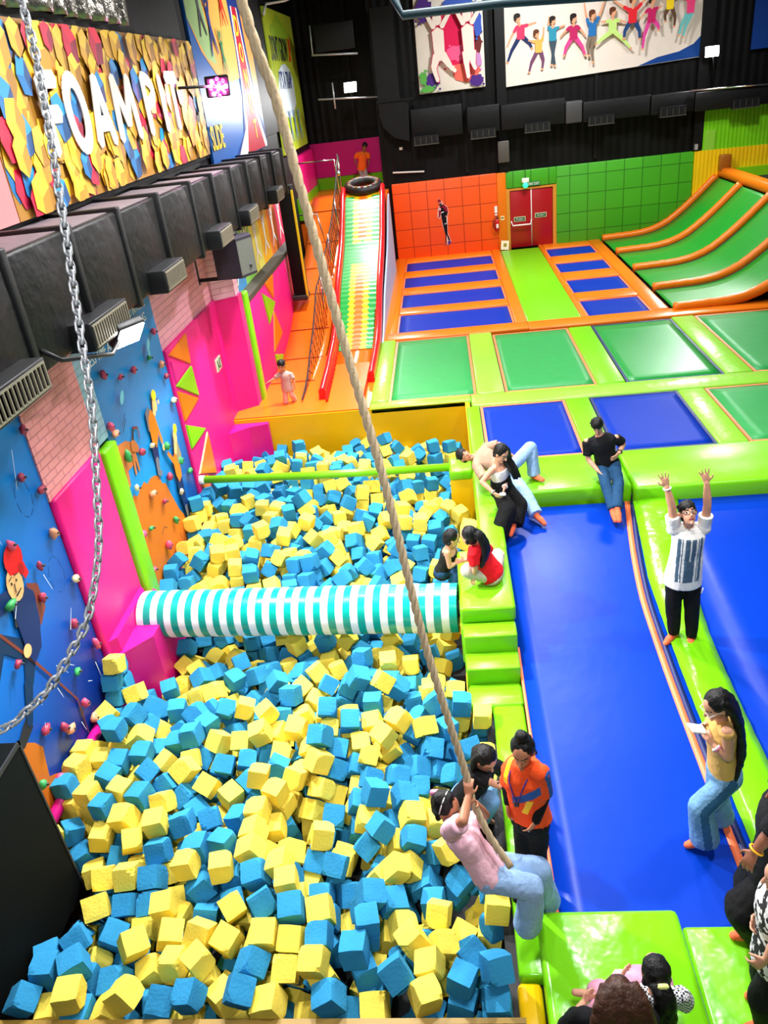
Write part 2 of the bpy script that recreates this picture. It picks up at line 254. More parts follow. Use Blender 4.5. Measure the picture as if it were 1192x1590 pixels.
-360,1059,24,89,-2,73,1,-123,1104,22,-115,-2,-34,1,-359,1015,15,-165,73,-70,0,-342,1041,24,-120,16,149,0,-106,1253,17,-74,-55,-168,1,-281,1267,27,-176,-8,-152,1,-67,1208,19,28,32,-32,1,9,1192,4,0,25,90,0,
-307,1207,16,131,9,118,0,-289,747,-26,-134,17,-63,0,-126,1237,18,-55,4,-151,0,-16,1181,-2,-130,-29,-80,1,-306,967,29,-88,-3,-91,1,-209,1043,-1,96,-51,172,1,-240,721,-24,62,7,33,1,-392,968,14,155,0,94,0,
-14,1139,-24,63,-33,-165,1,-342,1116,25,-7,-12,-171,1,-290,933,29,-86,89,-4,0,-229,1131,6,-67,50,-73,1,-48,1047,3,-85,-11,-169,0,-278,1029,30,75,-80,-1,0,-312,880,4,-7,1,-83,0,-118,896,-9,31,24,-129,1,
-284,1008,26,89,9,76,0,-382,1011,14,-16,0,170,0,-401,1026,30,99,-6,-118,0,-130,1074,11,86,67,-92,0,-179,1176,28,148,82,3,0,-40,1203,-7,161,-82,142,1,-245,1239,22,111,-62,-74,0,-170,1089,18,-156,25,38,1,
-209,1122,17,-160,62,-60,0,-364,1226,-2,17,-7,-123,0,-205,858,-13,75,73,-11,1,-380,930,20,-159,-67,76,0,-47,795,-49,-179,-11,16,0,-154,1198,23,-22,-46,-21,1,-225,1097,4,82,-40,-76,1,-256,1067,34,-125,-86,93,1,
-281,829,-25,30,-23,165,1,-69,1152,10,-92,10,54,1,-152,1027,10,-45,56,-123,1,-379,1076,20,-28,-7,124,1,-193,775,-36,7,62,33,0,-227,762,-36,140,-3,-17,1,-163,1319,0,56,-34,-2,0,-398,1051,28,71,-84,114,0,
-208,1068,-1,-72,-6,-122,0,-381,897,2,121,-21,-90,1,-176,997,7,63,-11,178,0,-20,824,-49,109,0,180,0,-85,985,-1,-32,-72,52,1,-22,1162,-13,-137,35,-146,1,-135,757,-32,50,-79,9,1,-206,748,-28,-172,-82,-149,1,
-268,1207,29,168,-77,26,0,3,1144,-45,-36,-47,-72,0,6,934,-22,23,34,13,1,-47,1116,-11,21,-81,60,0,-369,1037,14,-112,81,-87,0,-242,968,5,-120,73,38,1,-197,800,-39,138,11,27,0,-380,1265,-4,155,67,-99,0,
-133,830,-38,-23,4,-110,0,-185,973,12,-91,-13,-98,0,-57,1023,7,-133,35,-15,0,-72,422,-54,-155,-24,15,1,-173,818,-39,50,-29,116,0,-153,1069,8,-101,13,1,0,-223,913,13,51,77,-58,0,-366,975,19,69,-7,60,1,
-115,744,-32,108,74,-13,0,-6,555,-31,4,63,87,1,-317,617,-13,44,29,-165,1,-146,654,-16,173,33,3,1,-213,376,-41,170,16,-112,1,-304,1055,31,3,3,-139,1,-25,1114,-19,100,24,-100,1,-398,1155,25,-23,-29,131,1,
4,1162,-31,-38,40,-96,0,-244,915,16,-46,-74,117,0,-208,883,3,-59,-68,133,1,-312,450,-19,-148,-5,-177,0,-72,450,-57,160,-37,-68,1,-124,658,-18,159,58,158,1,-338,997,9,85,27,73,0,-224,1012,8,173,36,167,1,
-62,1069,-8,80,66,77,1,-312,787,-49,-40,42,-51,0,-180,945,5,-100,11,110,0,-323,397,-36,149,-41,-148,1,-185,1324,-4,31,54,39,1,-71,884,-29,73,15,4,1,-186,374,-14,-95,16,-103,0,-133,378,-34,-59,-72,-112,1,
-131,435,-34,37,44,127,1,-2,1287,-11,39,-72,-140,1,6,1178,-13,-153,-11,-177,0,-111,1117,3,83,-66,165,1,-106,1186,22,170,49,-56,1,-171,433,-14,-109,-70,-172,1,-103,1026,16,101,-25,112,1,-257,1044,31,-5,-1,161,1,
-278,779,-49,-66,66,-79,1,-4,359,-49,-141,71,-51,1,-37,972,-3,47,-71,-127,1,-192,726,-28,127,74,34,1,-235,874,3,-99,16,74,1,-173,1279,4,122,62,-45,1,-401,1218,21,-20,71,85,1,-243,1211,21,-152,10,85,1,
-362,1332,-15,117,-6,-91,1,-307,827,-32,-113,-12,-21,1,-130,344,-8,-174,-15,38,0,-327,1328,-5,14,-50,79,1,-140,1218,15,-93,68,27,1,-117,775,-46,-4,-9,-94,1,-190,412,-16,127,-29,-124,1,-102,360,-53,50,-88,-75,0,
-258,863,-4,177,-53,-101,1,-72,346,-12,145,45,100,1,-333,1273,-1,-171,38,-76,1,-197,1284,1,-67,0,7,1,-288,447,-22,75,-45,99,0,-384,991,11,154,72,53,1,-53,456,-40,71,-67,18,1,-233,417,-28,-69,7,86,1,
-374,586,1,-176,50,-156,0,-275,698,-32,92,18,-11,1,-38,1072,-4,116,4,-142,0,-119,847,-36,-171,38,-15,1,-67,836,-39,-177,45,-96,0,-265,537,-19,170,58,94,1,-151,1294,-6,-74,51,156,1,2,608,-38,160,70,-148,1,
-103,477,-54,-14,75,-148,0,-61,509,-24,-127,-50,-151,0,-262,563,-15,126,56,114,1,-214,515,-10,61,-21,-109,1,-180,1058,-3,-56,-62,-17,0,-154,1157,29,-6,14,-95,0,-281,324,-49,-73,76,6,0,-246,1190,20,28,78,-71,1,
-400,834,-49,46,-50,-105,1,-68,1236,16,-81,33,-168,1,-331,1094,20,-175,70,171,1,-382,677,-23,78,18,88,1,-337,791,-50,139,-15,-10,1,-129,877,-17,32,47,-114,0,-196,457,-14,-122,-55,-158,0,-202,1219,20,85,12,-108,1,
-222,1157,11,-87,7,93,0,-177,574,-18,-93,-55,169,1,-250,822,-41,-176,-30,-110,0,-220,1202,20,-166,26,-14,0,-174,548,-10,-128,76,-51,0,-358,934,20,60,-47,-71,1,-244,935,11,-172,11,67,1,-131,596,-5,7,-27,98,0,
-174,783,-30,-12,62,1,0,-358,826,-33,30,-60,126,1,-17,375,-34,107,71,-51,1,-268,747,-42,156,14,42,0,-181,1216,17,-124,80,130,1,-147,733,-36,38,12,90,1,-288,371,-18,-64,-61,-18,1,-85,513,-14,113,-58,-17,0,
-194,1194,24,-2,7,-150,0,-108,1072,2,-95,10,79,1,-156,493,-36,146,-50,-64,0,-386,920,3,-88,-22,-82,0,-287,853,-22,-115,-4,1,0,-161,408,-10,2,-4,10,0,-403,587,-10,-35,20,167,0,-373,1308,-16,-75,19,92,1,
-200,1170,26,113,83,-51,1,-98,944,5,135,64,-25,1,-251,504,-22,74,36,-139,0,-109,658,2,-123,52,-89,1,-90,339,-28,64,-64,118,1,-404,680,29,58,-76,123,1,-124,515,-30,-99,65,157,0,-402,865,-17,4,-14,-90,0,
-281,674,-31,26,-33,-97,0,-7,325,-48,80,74,59,1,-400,1282,-10,145,81,-16,1,-206,1016,-9,-180,15,-2,1,-276,1179,11,11,9,99,0,-155,841,-31,17,66,-138,1,-246,705,-40,-168,-56,88,1,-167,776,-50,64,-3,84,0,
-102,1160,9,57,-9,172,0,-79,934,-12,-68,-4,174,1,-102,450,-49,-86,63,-140,1,-349,398,-40,-15,-49,-73,0,-70,1118,-13,-22,76,-103,0,-2,395,-46,-7,-21,-94,0,-146,891,-21,26,-58,-153,0,-58,915,-13,-178,74,-83,1,
-383,1199,10,-95,-6,-170,0,-71,323,-56,-3,-38,173,0,-134,351,-28,-170,74,61,1,-86,741,-31,-59,4,-66,1,-404,1003,11,-79,5,-173,1,-116,682,-10,175,-11,-82,1,-177,349,-34,-87,75,171,0,-343,492,-30,-95,-6,26,1,
-174,755,-34,18,-73,159,0,-93,676,-10,86,-24,-89,1,-356,674,-38,133,-53,-130,1,-171,938,-13,-103,8,93,0,-35,635,-16,-46,-15,-16,1,-13,927,-55,-49,-42,-123,1,-311,377,-48,-105,60,162,1,-339,541,-4,-115,38,139,0,
-233,1063,12,175,44,82,0,-351,858,-15,143,57,-37,1,-277,1057,22,-179,-5,140,1,-394,540,-7,97,0,-176,0,5,981,-25,167,32,63,1,-175,912,-15,-28,-1,51,0,-97,1008,-8,-89,76,-149,1,-143,1161,8,117,-76,-112,0,
-124,1183,-8,-70,-4,33,0,-39,909,-28,68,11,-89,0,-211,350,-34,-94,-27,162,0,-270,637,-16,146,39,-42,1,-285,346,-31,-36,-66,-128,1,-277,970,23,35,44,5,1,-126,1098,4,114,-7,165,0,-9,540,-51,-9,53,104,1,
-376,835,-47,6,-59,-163,1,-401,507,-32,12,-60,-82,0,-97,780,-31,-134,31,-178,1,-160,866,-22,-104,-32,-57,0,-289,543,-14,136,-21,147,1,-230,1040,14,-179,3,86,1,-347,412,-55,-134,48,107,1,-73,609,-29,-26,-32,-87,0,
-12,1033,-21,-166,71,70,0,-248,906,-3,171,16,102,0,-350,770,-48,176,46,-119,0,-48,819,-56,49,17,13,0,-347,439,-46,77,50,76,1,-169,882,-33,-14,32,123,0,-266,855,-25,118,-7,176,1,-210,708,-31,6,0,-23,1,
-55,1229,1,17,29,-149,0,-156,612,8,-81,-33,86,0,-62,965,6,-5,-86,-6,0,-359,1183,-3,35,-18,6,1,-356,1269,-7,145,-9,10,0,-140,1189,10,-169,-40,127,1,-104,559,-24,132,-27,-52,0,-24,933,-30,-134,68,160,1,
-102,918,-10,91,-62,-28,1,-405,904,1,180,-72,90,1,-268,1228,23,-4,-1,105,1,-139,990,-13,130,-77,-17,0,-188,535,-50,179,-2,-1,0,-369,1129,23,-26,76,90,1,-57,1181,-12,159,5,-175,0,-357,880,-2,152,18,83,0,
-305,1169,-6,-99,60,-65,1,-68,701,-33,-169,-69,94,1,-105,960,-10,127,-32,171,0,-121,1005,-4,80,-58,-44,1,-405,1072,25,174,83,89,1,-37,886,-27,75,-2,-90,1,-56,594,-39,112,-26,85,1,-230,990,4,-88,-17,160,1,
-312,949,8,-19,-21,14,0,-25,614,-32,33,78,-162,0,-156,365,-31,-170,12,80,0,-336,679,-31,-144,-34,-106,0,-125,579,-18,175,-72,-76,0,-196,580,-26,158,24,168,0,-308,1238,6,-13,-2,161,0,-327,1057,8,2,-5,-49,1,
-294,902,11,137,70,138,0,-341,925,8,160,-58,4,0,-283,617,-23,122,-6,-120,0,-297,485,-10,-70,83,29,1,-76,724,-34,-148,3,-67,0,-159,352,-12,-101,-62,-83,1,-188,327,-47,-100,-14,-3,0,1,1115,-46,-32,4,77,0,
-247,847,-31,-94,-17,-99,1,-79,1175,11,-166,-79,-173,0,-251,735,-35,-146,-56,88,1,-23,684,-36,-136,66,105,1,-388,1048,4,78,67,50,0,-344,853,-33,27,-19,-94,1,-52,938,-13,-92,7,6,1,-89,475,-38,-61,-59,-18,0,
6,1295,-28,18,10,-75,1,-39,1160,-26,-108,-50,-120,0,-85,618,-11,126,55,-59,1,-145,554,-34,19,39,115,1,-316,1192,-5,62,-16,121,1,-242,1269,3,130,-44,-48,0,-230,796,-34,-143,-38,140,0,-43,750,-59,-7,56,-56,1,
-382,1176,9,32,-81,157,1,-307,1081,18,-38,-57,-23,1,-312,1272,-1,-119,12,-175,1,-251,1017,15,1,7,-88,1,-344,323,-33,108,-89,164,1,-253,1125,0,-106,24,62,0,-271,909,1,113,67,-57,0,-90,1253,3,-180,-55,-168,0,
-91,685,-54,-39,-82,-62,0,-319,492,-13,37,79,44,0,-225,947,-5,-2,17,161,1,-345,1200,-12,144,47,63,1,-50,717,-53,171,-22,46,1,-205,879,-15,163,14,82,1,-168,553,-35,-71,16,119,1,-295,493,-30,95,83,29,0,
-99,1137,1,158,45,155,1,-294,929,9,-2,0,4,0,-226,866,-14,72,-4,4,1,-38,972,-25,-31,71,53,1,-262,943,16,-179,10,-24,0,-156,1043,2,73,67,-92,0,-312,818,-49,27,-65,96,1,-334,746,-43,-115,-44,26,1,
-46,348,-21,-99,-68,-170,0,-264,894,-14,161,-67,123,1,-5,941,-39,144,29,26,1,-178,597,-13,107,74,100,0,-398,1090,10,-47,67,78,0,-268,465,-18,155,6,101,1,-316,926,9,104,-89,63,1,-76,747,-48,-176,-31,21,1,
-37,380,-54,-11,24,-25,0,-403,640,-9,172,62,-91,1,-247,875,-24,-94,-9,9,0,-55,1261,5,-11,-73,-156,0,-243,1159,2,99,-63,87,0,8,1240,-40,-7,-11,-179,1,-105,802,-48,-59,73,44,1,-266,443,-47,-21,-42,-59,1,
-405,1196,10,142,83,140,1,-148,479,-23,-64,-32,74,1,-335,422,-32,58,-49,-65,1,-278,723,-57,160,-13,8,0,-218,815,-48,11,11,122,1,-165,387,-14,-94,-3,99,1,-146,923,-20,141,-68,-153,1,-173,1241,5,78,25,171,0,
-14,962,-26,-14,29,60,1,-189,506,-50,-173,83,48,1,-328,1214,-3,32,67,39,1,-41,908,-52,127,-14,100,1,-362,701,-42,-121,-1,-2,0,-20,638,-47,92,-12,180,0,-238,565,-21,100,-30,106,0,-109,1051,7,-160,-15,-97,0,
-104,1092,-6,9,-62,158,1,-76,1038,-7,179,-32,23,1,5,1242,-19,-5,-12,172,0,-21,1228,-4,18,88,-136,0,-232,630,-16,-177,-9,-175,1,-217,440,-31,-5,-6,-67,0,-382,1138,4,37,76,78,0,-35,1202,-28,-85,-6,-79,1,
-45,881,-53,-142,47,2,1,-131,356,-47,-3,74,61,1,-244,576,-37,-134,58,125,0,-53,524,-44,120,-63,117,0,-313,416,-51,-132,-47,-39,0,-279,1203,11,-2,-77,26,1,-299,399,-43,-147,-29,88,0,-353,565,-13,51,-76,-143,0,
-378,915,-15,-69,4,-177,0,-356,900,-9,95,1,174,0,-73,1253,-14,158,-78,-153,1,-354,1311,-20,-135,70,-135,1,-314,472,-28,168,-3,8,1,-157,974,-8,-153,56,-82,1,-112,940,-25,-62,55,-170,0,-204,986,-2,-136,17,144,0,
-280,455,-56,-72,-45,96,0,-43,508,-59,-133,36,-58,1,-109,887,-27,-13,30,137,1,-63,910,-31,-173,74,-83,1,-339,652,-34,-173,88,-160,0,-381,646,-14,63,67,83,1,-290,880,-9,-66,2,-171,0,-10,1204,-11,6,-8,-101,1,
-281,1260,8,-66,-81,55,1,-254,441,-12,54,-80,147,1,-330,907,-13,123,-8,106,1,-206,614,-27,135,7,4,0,-12,595,-52,-16,-11,-91,0,-56,396,-44,157,-45,111,0,-325,884,-40,-123,67,-47,0,-365,1110,10,39,74,163,1,
-133,422,-53,-117,1,170,0,-220,1270,-5,164,56,-5,0,-123,997,-32,128,-34,-53,1,-157,1099,2,166,20,39,1,-201,833,-34,111,-84,-42,0,-90,544,-19,153,-27,-52,0,-125,564,-52,-178,13,-40,1,-308,1250,-13,10,79,81,0,
-243,447,-33,-97,-2,9,1,-49,381,-26,-122,-44,-53,1,-300,696,-34,-128,-42,26,0,-93,590,-38,158,53,167,0,-404,1249,-4,-89,-11,-95,0,-226,843,-32,92,85,-99,1,-85,1078,-19,101,56,1,0,-132,1041,6,96,59,101,1,
-319,543,-19,34,56,89,1,-74,875,-51,24,-42,167,0,-336,1140,12,84,26,171,1,-203,942,0,-34,-23,-3,1,-247,593,-19,-125,10,-173,0,-296,928,-11,-85,-3,-97,0,-362,487,-43,24,22,-152,1,-128,631,-25,-86,-36,75,1,
-197,926,-16,50,60,-168,1,-382,1329,-25,161,67,-3,1,-132,390,-51,30,-72,-112,1,-331,830,-32,74,63,-104,0,-338,968,11,-119,-7,-61,1,-161,364,-50,-77,74,-141,1,-15,990,-37,-104,21,169,1,-405,872,2,177,-76,93,1,
-119,325,-41,34,-40,-32,1,-269,578,-28,138,-56,-66,0,-179,705,-27,-85,-78,21,0,-41,661,-25,-146,-67,-100,0,-194,893,-39,-120,-25,40,0,-227,1180,21,-15,77,-27,1,-48,1225,-16,-159,57,-2,1,-379,940,-15,162,77,-109,0,
-199,1102,-19,96,21,139,1,-185,981,-22,-87,28,164,1,-254,801,-51,71,-69,-87,1,-275,349,-49,-15,-19,92,1,-383,1237,-12,-102,-65,99,0,-105,380,-29,111,-84,-21,1,-291,950,10,117,-85,-109,1,-92,687,-34,-180,8,-59,0,
-316,1018,11,-134,49,42,1,-206,899,-24,-78,35,-177,0,-193,353,-17,7,34,-13,1,-270,488,-26,68,-20,104,0,-288,465,-32,117,43,78,0,-69,816,-47,134,-45,84,0,-108,620,-13,172,-2,-10,1,-69,652,-36,-94,5,179,1,
-331,702,-38,128,18,94,0,-131,966,-16,-173,-53,-114,1,-309,853,-31,-109,64,-99,1,-99,592,-13,142,-73,-128,0,-138,856,-53,-97,59,69,0,-403,1067,5,177,7,-118,1,-274,932,-6,-104,-86,-162,0,-232,1075,-4,99,44,82,0,
-183,407,-35,45,-9,-148,1,-29,562,-39,48,40,136,1,-22,665,-23,-12,-38,122,1,-374,515,-32,-98,8,94,0,-138,785,-50,-63,82,-157,1,-134,479,-50,-95,64,89,1,-112,984,-14,-131,-8,149,1,-201,677,-20,-147,-58,-57,1,
-341,818,-54,-4,-54,73,1,-75,796,-58,120,35,14,0,-160,619,-10,97,-56,-78,1,-134,450,-48,44,1,-141,1,-274,614,-41,-75,-30,-71,0,-228,690,-24,105,-35,161,0,7,1021,-17,38,80,110,0,-298,578,-39,-125,27,-133,1,
-87,907,-32,17,-6,92,1,-257,1246,4,-79,27,-53,0,-350,876,-44,-110,58,-42,1,-313,324,-31,-89,-1,110,0,-145,605,-24,147,1,166,1,-47,584,-24,-130,57,128,1,-249,523,-32,-22,52,66,1,-314,1142,-4,-88,3,-176,0,
-164,840,-48,80,-21,-111,0,-270,1106,13,143,25,-135,0,-57,1028,-21,119,48,-27,1,-314,517,-33,-13,18,-179,0,-300,906,-9,-164,-11,82,1,-155,464,-36,-147,5,-12,0,-255,358,-31,-156,64,19,0,-242,469,-15,98,-55,-117,1,
-72,773,-53,-139,70,37,0,-253,656,-50,-104,-48,7,0,-276,535,-48,-148,59,105,0,-253,1184,0,13,-11,-98,1,-294,1034,12,-7,-5,-123,0,-92,1007,11,-104,-1,-63,0,-47,1052,-18,-85,11,58,1,-127,914,-21,122,61,-76,1,
-202,1109,1,-12,-68,122,1,-140,1117,10,-103,7,123,1,-162,1037,-15,78,67,-88,0,-95,565,-42,109,45,-143,1,-305,1307,-22,-91,38,42,0,-179,1123,10,119,76,-65,1,-310,866,-16,-36,64,-99,1,-297,1208,-17,-95,-59,-94,0,
-158,479,-51,171,-57,-96,0,-403,1322,-26,175,5,104,0,-184,1004,-12,-63,11,-2,0,-328,1164,-8,-89,-12,100,1,-100,663,-48,66,-84,110,0,-66,1230,-31,125,-62,-49,1,-225,1226,9,35,24,7,0,-150,573,-16,40,55,113,1,
-301,597,-23,21,-49,-72,1,-47,417,-52,-169,-45,-99,0,-185,610,-33,-93,-45,-86,1,-190,844,-53,-30,-81,-79,1,-62,932,-51,-93,-6,-131,1,-289,873,-28,-175,-23,-90,1,-67,1115,-32,-84,13,104,1,-66,674,-35,-78,-73,-103,0,
-304,615,-39,154,-43,-48,0,-184,378,-34,-163,0,4,0,7,998,-10,174,26,76,0,-344,1097,3,99,17,20,0,-115,828,-55,110,-49,-30,1,-182,891,-55,1,-38,-15,0,-196,750,-48,99,2,-69,1,-199,865,-32,5,-73,169,1,
-330,594,-30,-82,-2,29,1,-262,413,-41,-12,-29,-170,0,-359,1012,-7,54,-65,132,1,-404,857,-39,-85,24,-88,0,-267,879,-31,-80,-21,-85,1,-65,993,0,-31,71,-100,0,-59,1160,-11,54,-53,-144,1,-151,1139,9,-69,57,22,1,
-80,1226,2,-87,33,-168,0,-226,1114,-7,178,40,103,0,-115,1232,0,175,-56,114,0,-169,1109,-28,3,-14,-77,1,-137,870,-37,-70,45,-101,1,-214,971,-13,74,44,49,0,-340,346,-15,78,88,-13,1,-239,969,-16,-70,11,-102,1,
-400,516,-51,167,27,-109,0,-93,1327,-31,55,82,-97,0,-138,1047,-17,-115,5,-4,1,-300,439,-48,-59,-18,-3,0,-295,372,-35,1,29,-16,1,-58,1095,-22,-136,57,3,0,-262,1280,-4,52,17,-122,1,-42,575,-53,79,-42,-2,1,
-104,663,-29,13,84,-70,0,-100,706,-28,-57,4,-61,0,-88,981,-25,-42,-55,53,1,-239,669,-38,147,-29,-113,0,-163,388,-33,3,4,-95,0,-167,909,-32,-114,62,-37,1,-292,1150,0,-143,-12,-86,1,-364,1061,4,-177,-2,119,1,
-50,614,-35,-25,-19,178,1,-198,1050,-20,158,50,-12,1,-227,1182,-1,-125,-71,130,0,-49,1140,-18,113,34,-83,0,-166,682,-19,72,41,123,0,-125,703,-19,92,50,100,1,-165,750,-52,-17,-3,58,1,-48,1007,-11,23,-69,106,1,
-204,554,-15,-64,-27,82,0,-160,963,-23,-126,-56,98,1,-238,990,-14,-83,16,10,1,-167,724,-50,-162,7,174,1,-281,408,-54,-31,7,-93,1,-134,627,-56,61,56,75,1,-161,444,-52,60,-83,121,0,-9,1166,-52,138,-10,-156,0,
-93,903,-52,-18,-72,-16,0,-15,358,-15,20,-61,-77,0,-198,1137,-11,-151,-86,135,0,-398,1095,-9,-111,10,-168,0,-24,1178,-24,43,34,96,0,5,1021,-41,72,59,165,1,-378,677,-45,-158,-18,-92,0,-382,966,-5,161,3,101,1,
-72,1006,-22,156,-7,18,0,-47,492,-49,43,34,61,1,-264,379,-24,69,67,167,1,-294,658,-23,-122,-52,124,0,-110,1219,-20,-63,-13,4,1,-222,455,-12,178,-12,-84,1,-206,919,-34,-70,-23,154,0,-161,1006,-25,-93,33,5,0,
-74,555,-30,132,35,-94,1,-357,943,-10,-130,76,-49,1,-88,1105,-27,121,-66,165,1,-376,889,-21,-62,-7,-171,1,-302,564,-24,-147,-46,-77,0,-300,738,-43,-142,12,104,1,-159,1061,-11,-9,15,10,1,-261,634,-38,-155,15,-159,1,
-271,912,-25,139,-66,127,1,-183,1031,-12,0,-11,-83,1,-135,1017,-17,41,58,136,0,-403,1130,-8,-58,-78,-113,0,-79,1204,-10,-176,-15,-1,1,-116,608,-37,175,-13,120,1,-134,1161,-13,-177,76,68,0,-369,534,-8,72,8,-86,0,
-172,1121,-10,-76,3,-168,1,-230,1222,-20,-87,-41,-60,1,-168,1267,-12,101,62,-39,0,-181,888,-17,156,-56,146,0,-149,706,-43,-38,-50,58,1,-140,1113,-11,40,-74,-179,1,-378,563,-15,149,79,29,1,-356,919,-11,89,7,84,1,
-231,542,-24,63,-17,-175,0,-298,1283,-19,-8,67,-141,0,-121,545,-36,54,-61,-61,1,-398,624,-28,135,-84,-38,1,-336,961,-16,-14,45,-124,0,-153,1006,-5,11,-59,11,0,-319,903,5,-179,-60,1,1,-87,1199,11,15,-80,-154,1,
-358,1142,5,176,-13,81,1,-374,618,-3,-37,42,54,0,-190,640,-36,-96,-43,114,1,-100,519,-31,133,-75,-41,0,-157,657,-34,147,-8,-85,1,-24,1123,-40,-130,58,43,0,-127,656,-40,-29,14,-89,1,-79,413,-36,151,17,-178,1,
-98,844,-45,36,40,-19,1,-291,920,-31,-85,8,180,0,-55,854,-52,31,36,-148,0,3,969,-41,116,56,-93,1,-313,997,0,11,-22,-95,0,-160,409,-30,-92,4,-171,0,-333,623,-31,-94,-61,-160,1,-96,636,-41,-53,36,-113,1,
-242,392,-35,-157,76,-157,1,-341,465,-42,99,52,113,0,-380,946,4,168,6,6,1,-200,1145,9,177,3,93,0,-43,699,-40,60,-35,157,0,-102,882,-45,-180,58,-18,1,-260,468,-37,-11,-64,178,0,-55,481,-30,108,-12,143,0,
-116,1202,8,64,-13,58,0,-267,1149,-7,-117,-58,31,0,-240,549,-39,-146,59,126,1,-75,1014,-5,80,67,-76,1,-114,1255,-12,126,-13,-75,1,-193,1265,-7,163,-61,-65,1,-2,1219,-43,42,-72,-61,1,-226,868,-39,-44,-71,168,0,
-214,662,-36,-72,69,177,1,-201,1171,6,88,83,-52,0,-288,639,-35,116,58,-48,0,-243,604,-39,39,22,-2,1,-259,492,-46,61,-47,-150,0,-375,649,-34,0,-23,84,1,-272,844,-41,55,59,-119,1,-315,666,-38,4,24,131,1,
-140,1114,-32,-165,-12,-70,1,-374,568,-35,19,79,29,1,-325,725,-38,133,-55,143,1,-277,724,-35,144,66,-49,0,-92,1123,-35,78,15,11,0,-313,971,5,142,68,65,1,-238,637,-40,73,53,-92,1,-91,1058,-13,69,-86,10,1,
-181,665,-29,-162,-65,-44,1,-137,406,-38,10,25,-79,1,-58,936,-32,83,1,-66,1,3,1270,-31,-75,-31,-148,0,-71,630,-30,-156,68,-68,1,-92,717,-44,-58,7,-64,1,-60,567,-39,95,-46,23,1,-250,1207,-1,-19,36,-25,1,
-380,876,-36,70,-61,86,0,-164,530,-46,103,-40,0,1,-271,1030,9,85,3,67,0,-211,686,-36,-122,58,123,1,-166,633,-28,156,-72,136,0,-277,520,-33,-17,26,-111,0,-269,549,-34,29,14,-22,1,-239,488,-32,21,-23,117,0,
-405,1129,13,-79,0,0,1,-392,1304,-29,-55,7,113,0,-269,1225,-7,103,-80,-153,0,-303,758,-46,-120,-57,36,0,-185,691,-47,-70,-78,21,1,-242,753,-52,100,-44,76,1,-252,383,-53,-178,-14,-165,0,-164,631,-49,111,8,-159,0,
-288,1289,-2,129,-67,39,1,-402,939,3,116,-7,-163,0,-244,419,-49,-133,57,-119,1,-68,478,-49,105,-2,122,0,-105,622,-53,168,-36,67,0,-107,741,-51,91,74,-13,1,-375,506,-52,102,-12,-104,0,-133,1329,-8,-23,48,-30,0,
-226,603,-13,-43,24,175,1,-108,589,-53,-67,30,27,0,-173,1170,9,-24,82,3,1,-72,1277,-6,-2,38,-159,1,-184,481,-47,119,-72,-101,0,-170,654,-52,33,38,84,1,-193,662,-49,-104,-20,172,0,-251,361,-51,-5,26,-174,0,
-108,990,-50,-117,6,95,1,-308,566,-50,-126,-56,-91,1,-259,657,-23,-76,-38,-76,0,-161,691,-58,-54,42,126,1,-217,1295,-15,96,8,47,0,-336,864,-58,37,-42,-84,0,-283,805,-48,165,12,77,1,-14,1133,-56,43,-49,-157,1,
1,1302,-48,160,-2,130,0,-219,784,-47,-163,-37,140,0,-256,587,-50,-17,27,-89,1,-288,483,-51,38,-83,-151,1,-159,798,-50,28,78,-151,0,-276,586,-46,-148,12,7,0,-219,411,-52,170,-9,167,1,-278,840,-58,-114,-59,61,0,
2,1332,-63,-72,-2,-91,0,-319,627,-51,22,-38,-79,0,-40,324,-49,146,18,-64,0,-33,596,-49,152,-76,27,0,-302,596,-50,-172,-36,93,0,-4,566,-47,-53,-65,-97,1,-223,575,-48,-132,57,-120,1,-106,421,-50,-115,-13,113,0,
-333,1254,-16,152,8,77,0,-214,489,-49,9,-67,79,1,-75,725,-56,-68,57,27,1,-100,383,-49,115,-84,-21,0,-271,563,-48,32,0,2,1,-153,549,-60,-62,-24,-29,0,-32,1246,5,-24,4,-64,0,-192,818,-55,-13,36,65,1,
-348,741,-60,65,18,-14,1,-181,862,-47,107,3,-111,0,-249,724,-51,2,56,-92,1,-75,599,-54,-160,58,122,0,-134,808,-52,84,3,-174,1,-128,1259,3,102,-30,-22,1,-194,963,-5,5,-12,-126,1,-185,453,-58,-32,58,156,1,
-330,844,-52,60,-36,-69,0,2,379,-62,-162,-65,51,1,-122,885,-52,-20,57,-42,1,-186,419,-52,158,52,135,1,-368,652,-55,35,67,83,1)
POSES = {}
POSES['swing'] = dict(pel=(0.006, 3.72, 0.731), neck=(-0.226, 3.8, 1.137), head=(-0.245, 3.78, 1.335), sa=(-0.248, 3.64, 1.257), ea=(-0.132, 3.54, 1.491), wa=(-0.09, 3.74, 1.49), ha=(-0.085, 3.77, 1.562), sb=(-0.111, 3.94, 0.981), eb=(0.015, 3.92, 1.076), wb=(-0.047, 3.8, 1.348), hb=(-0.081, 3.77, 1.48), ka=(0.315, 3.65, 0.63), na=(0.27, 3.67, 0.134), ta=(0.303, 3.64, 0.006), kb=(0.383, 3.85, 0.555), nb=(0.454, 3.92, 0.055), tb=(0.488, 3.88, 0.001), pa=(0.034, 3.645, 0.739), pb=(-0.023, 3.795, 0.723), tf=(0.949, 0.3, -0.1), hf=(0.912, -0.342, -0.228), s=0.953)
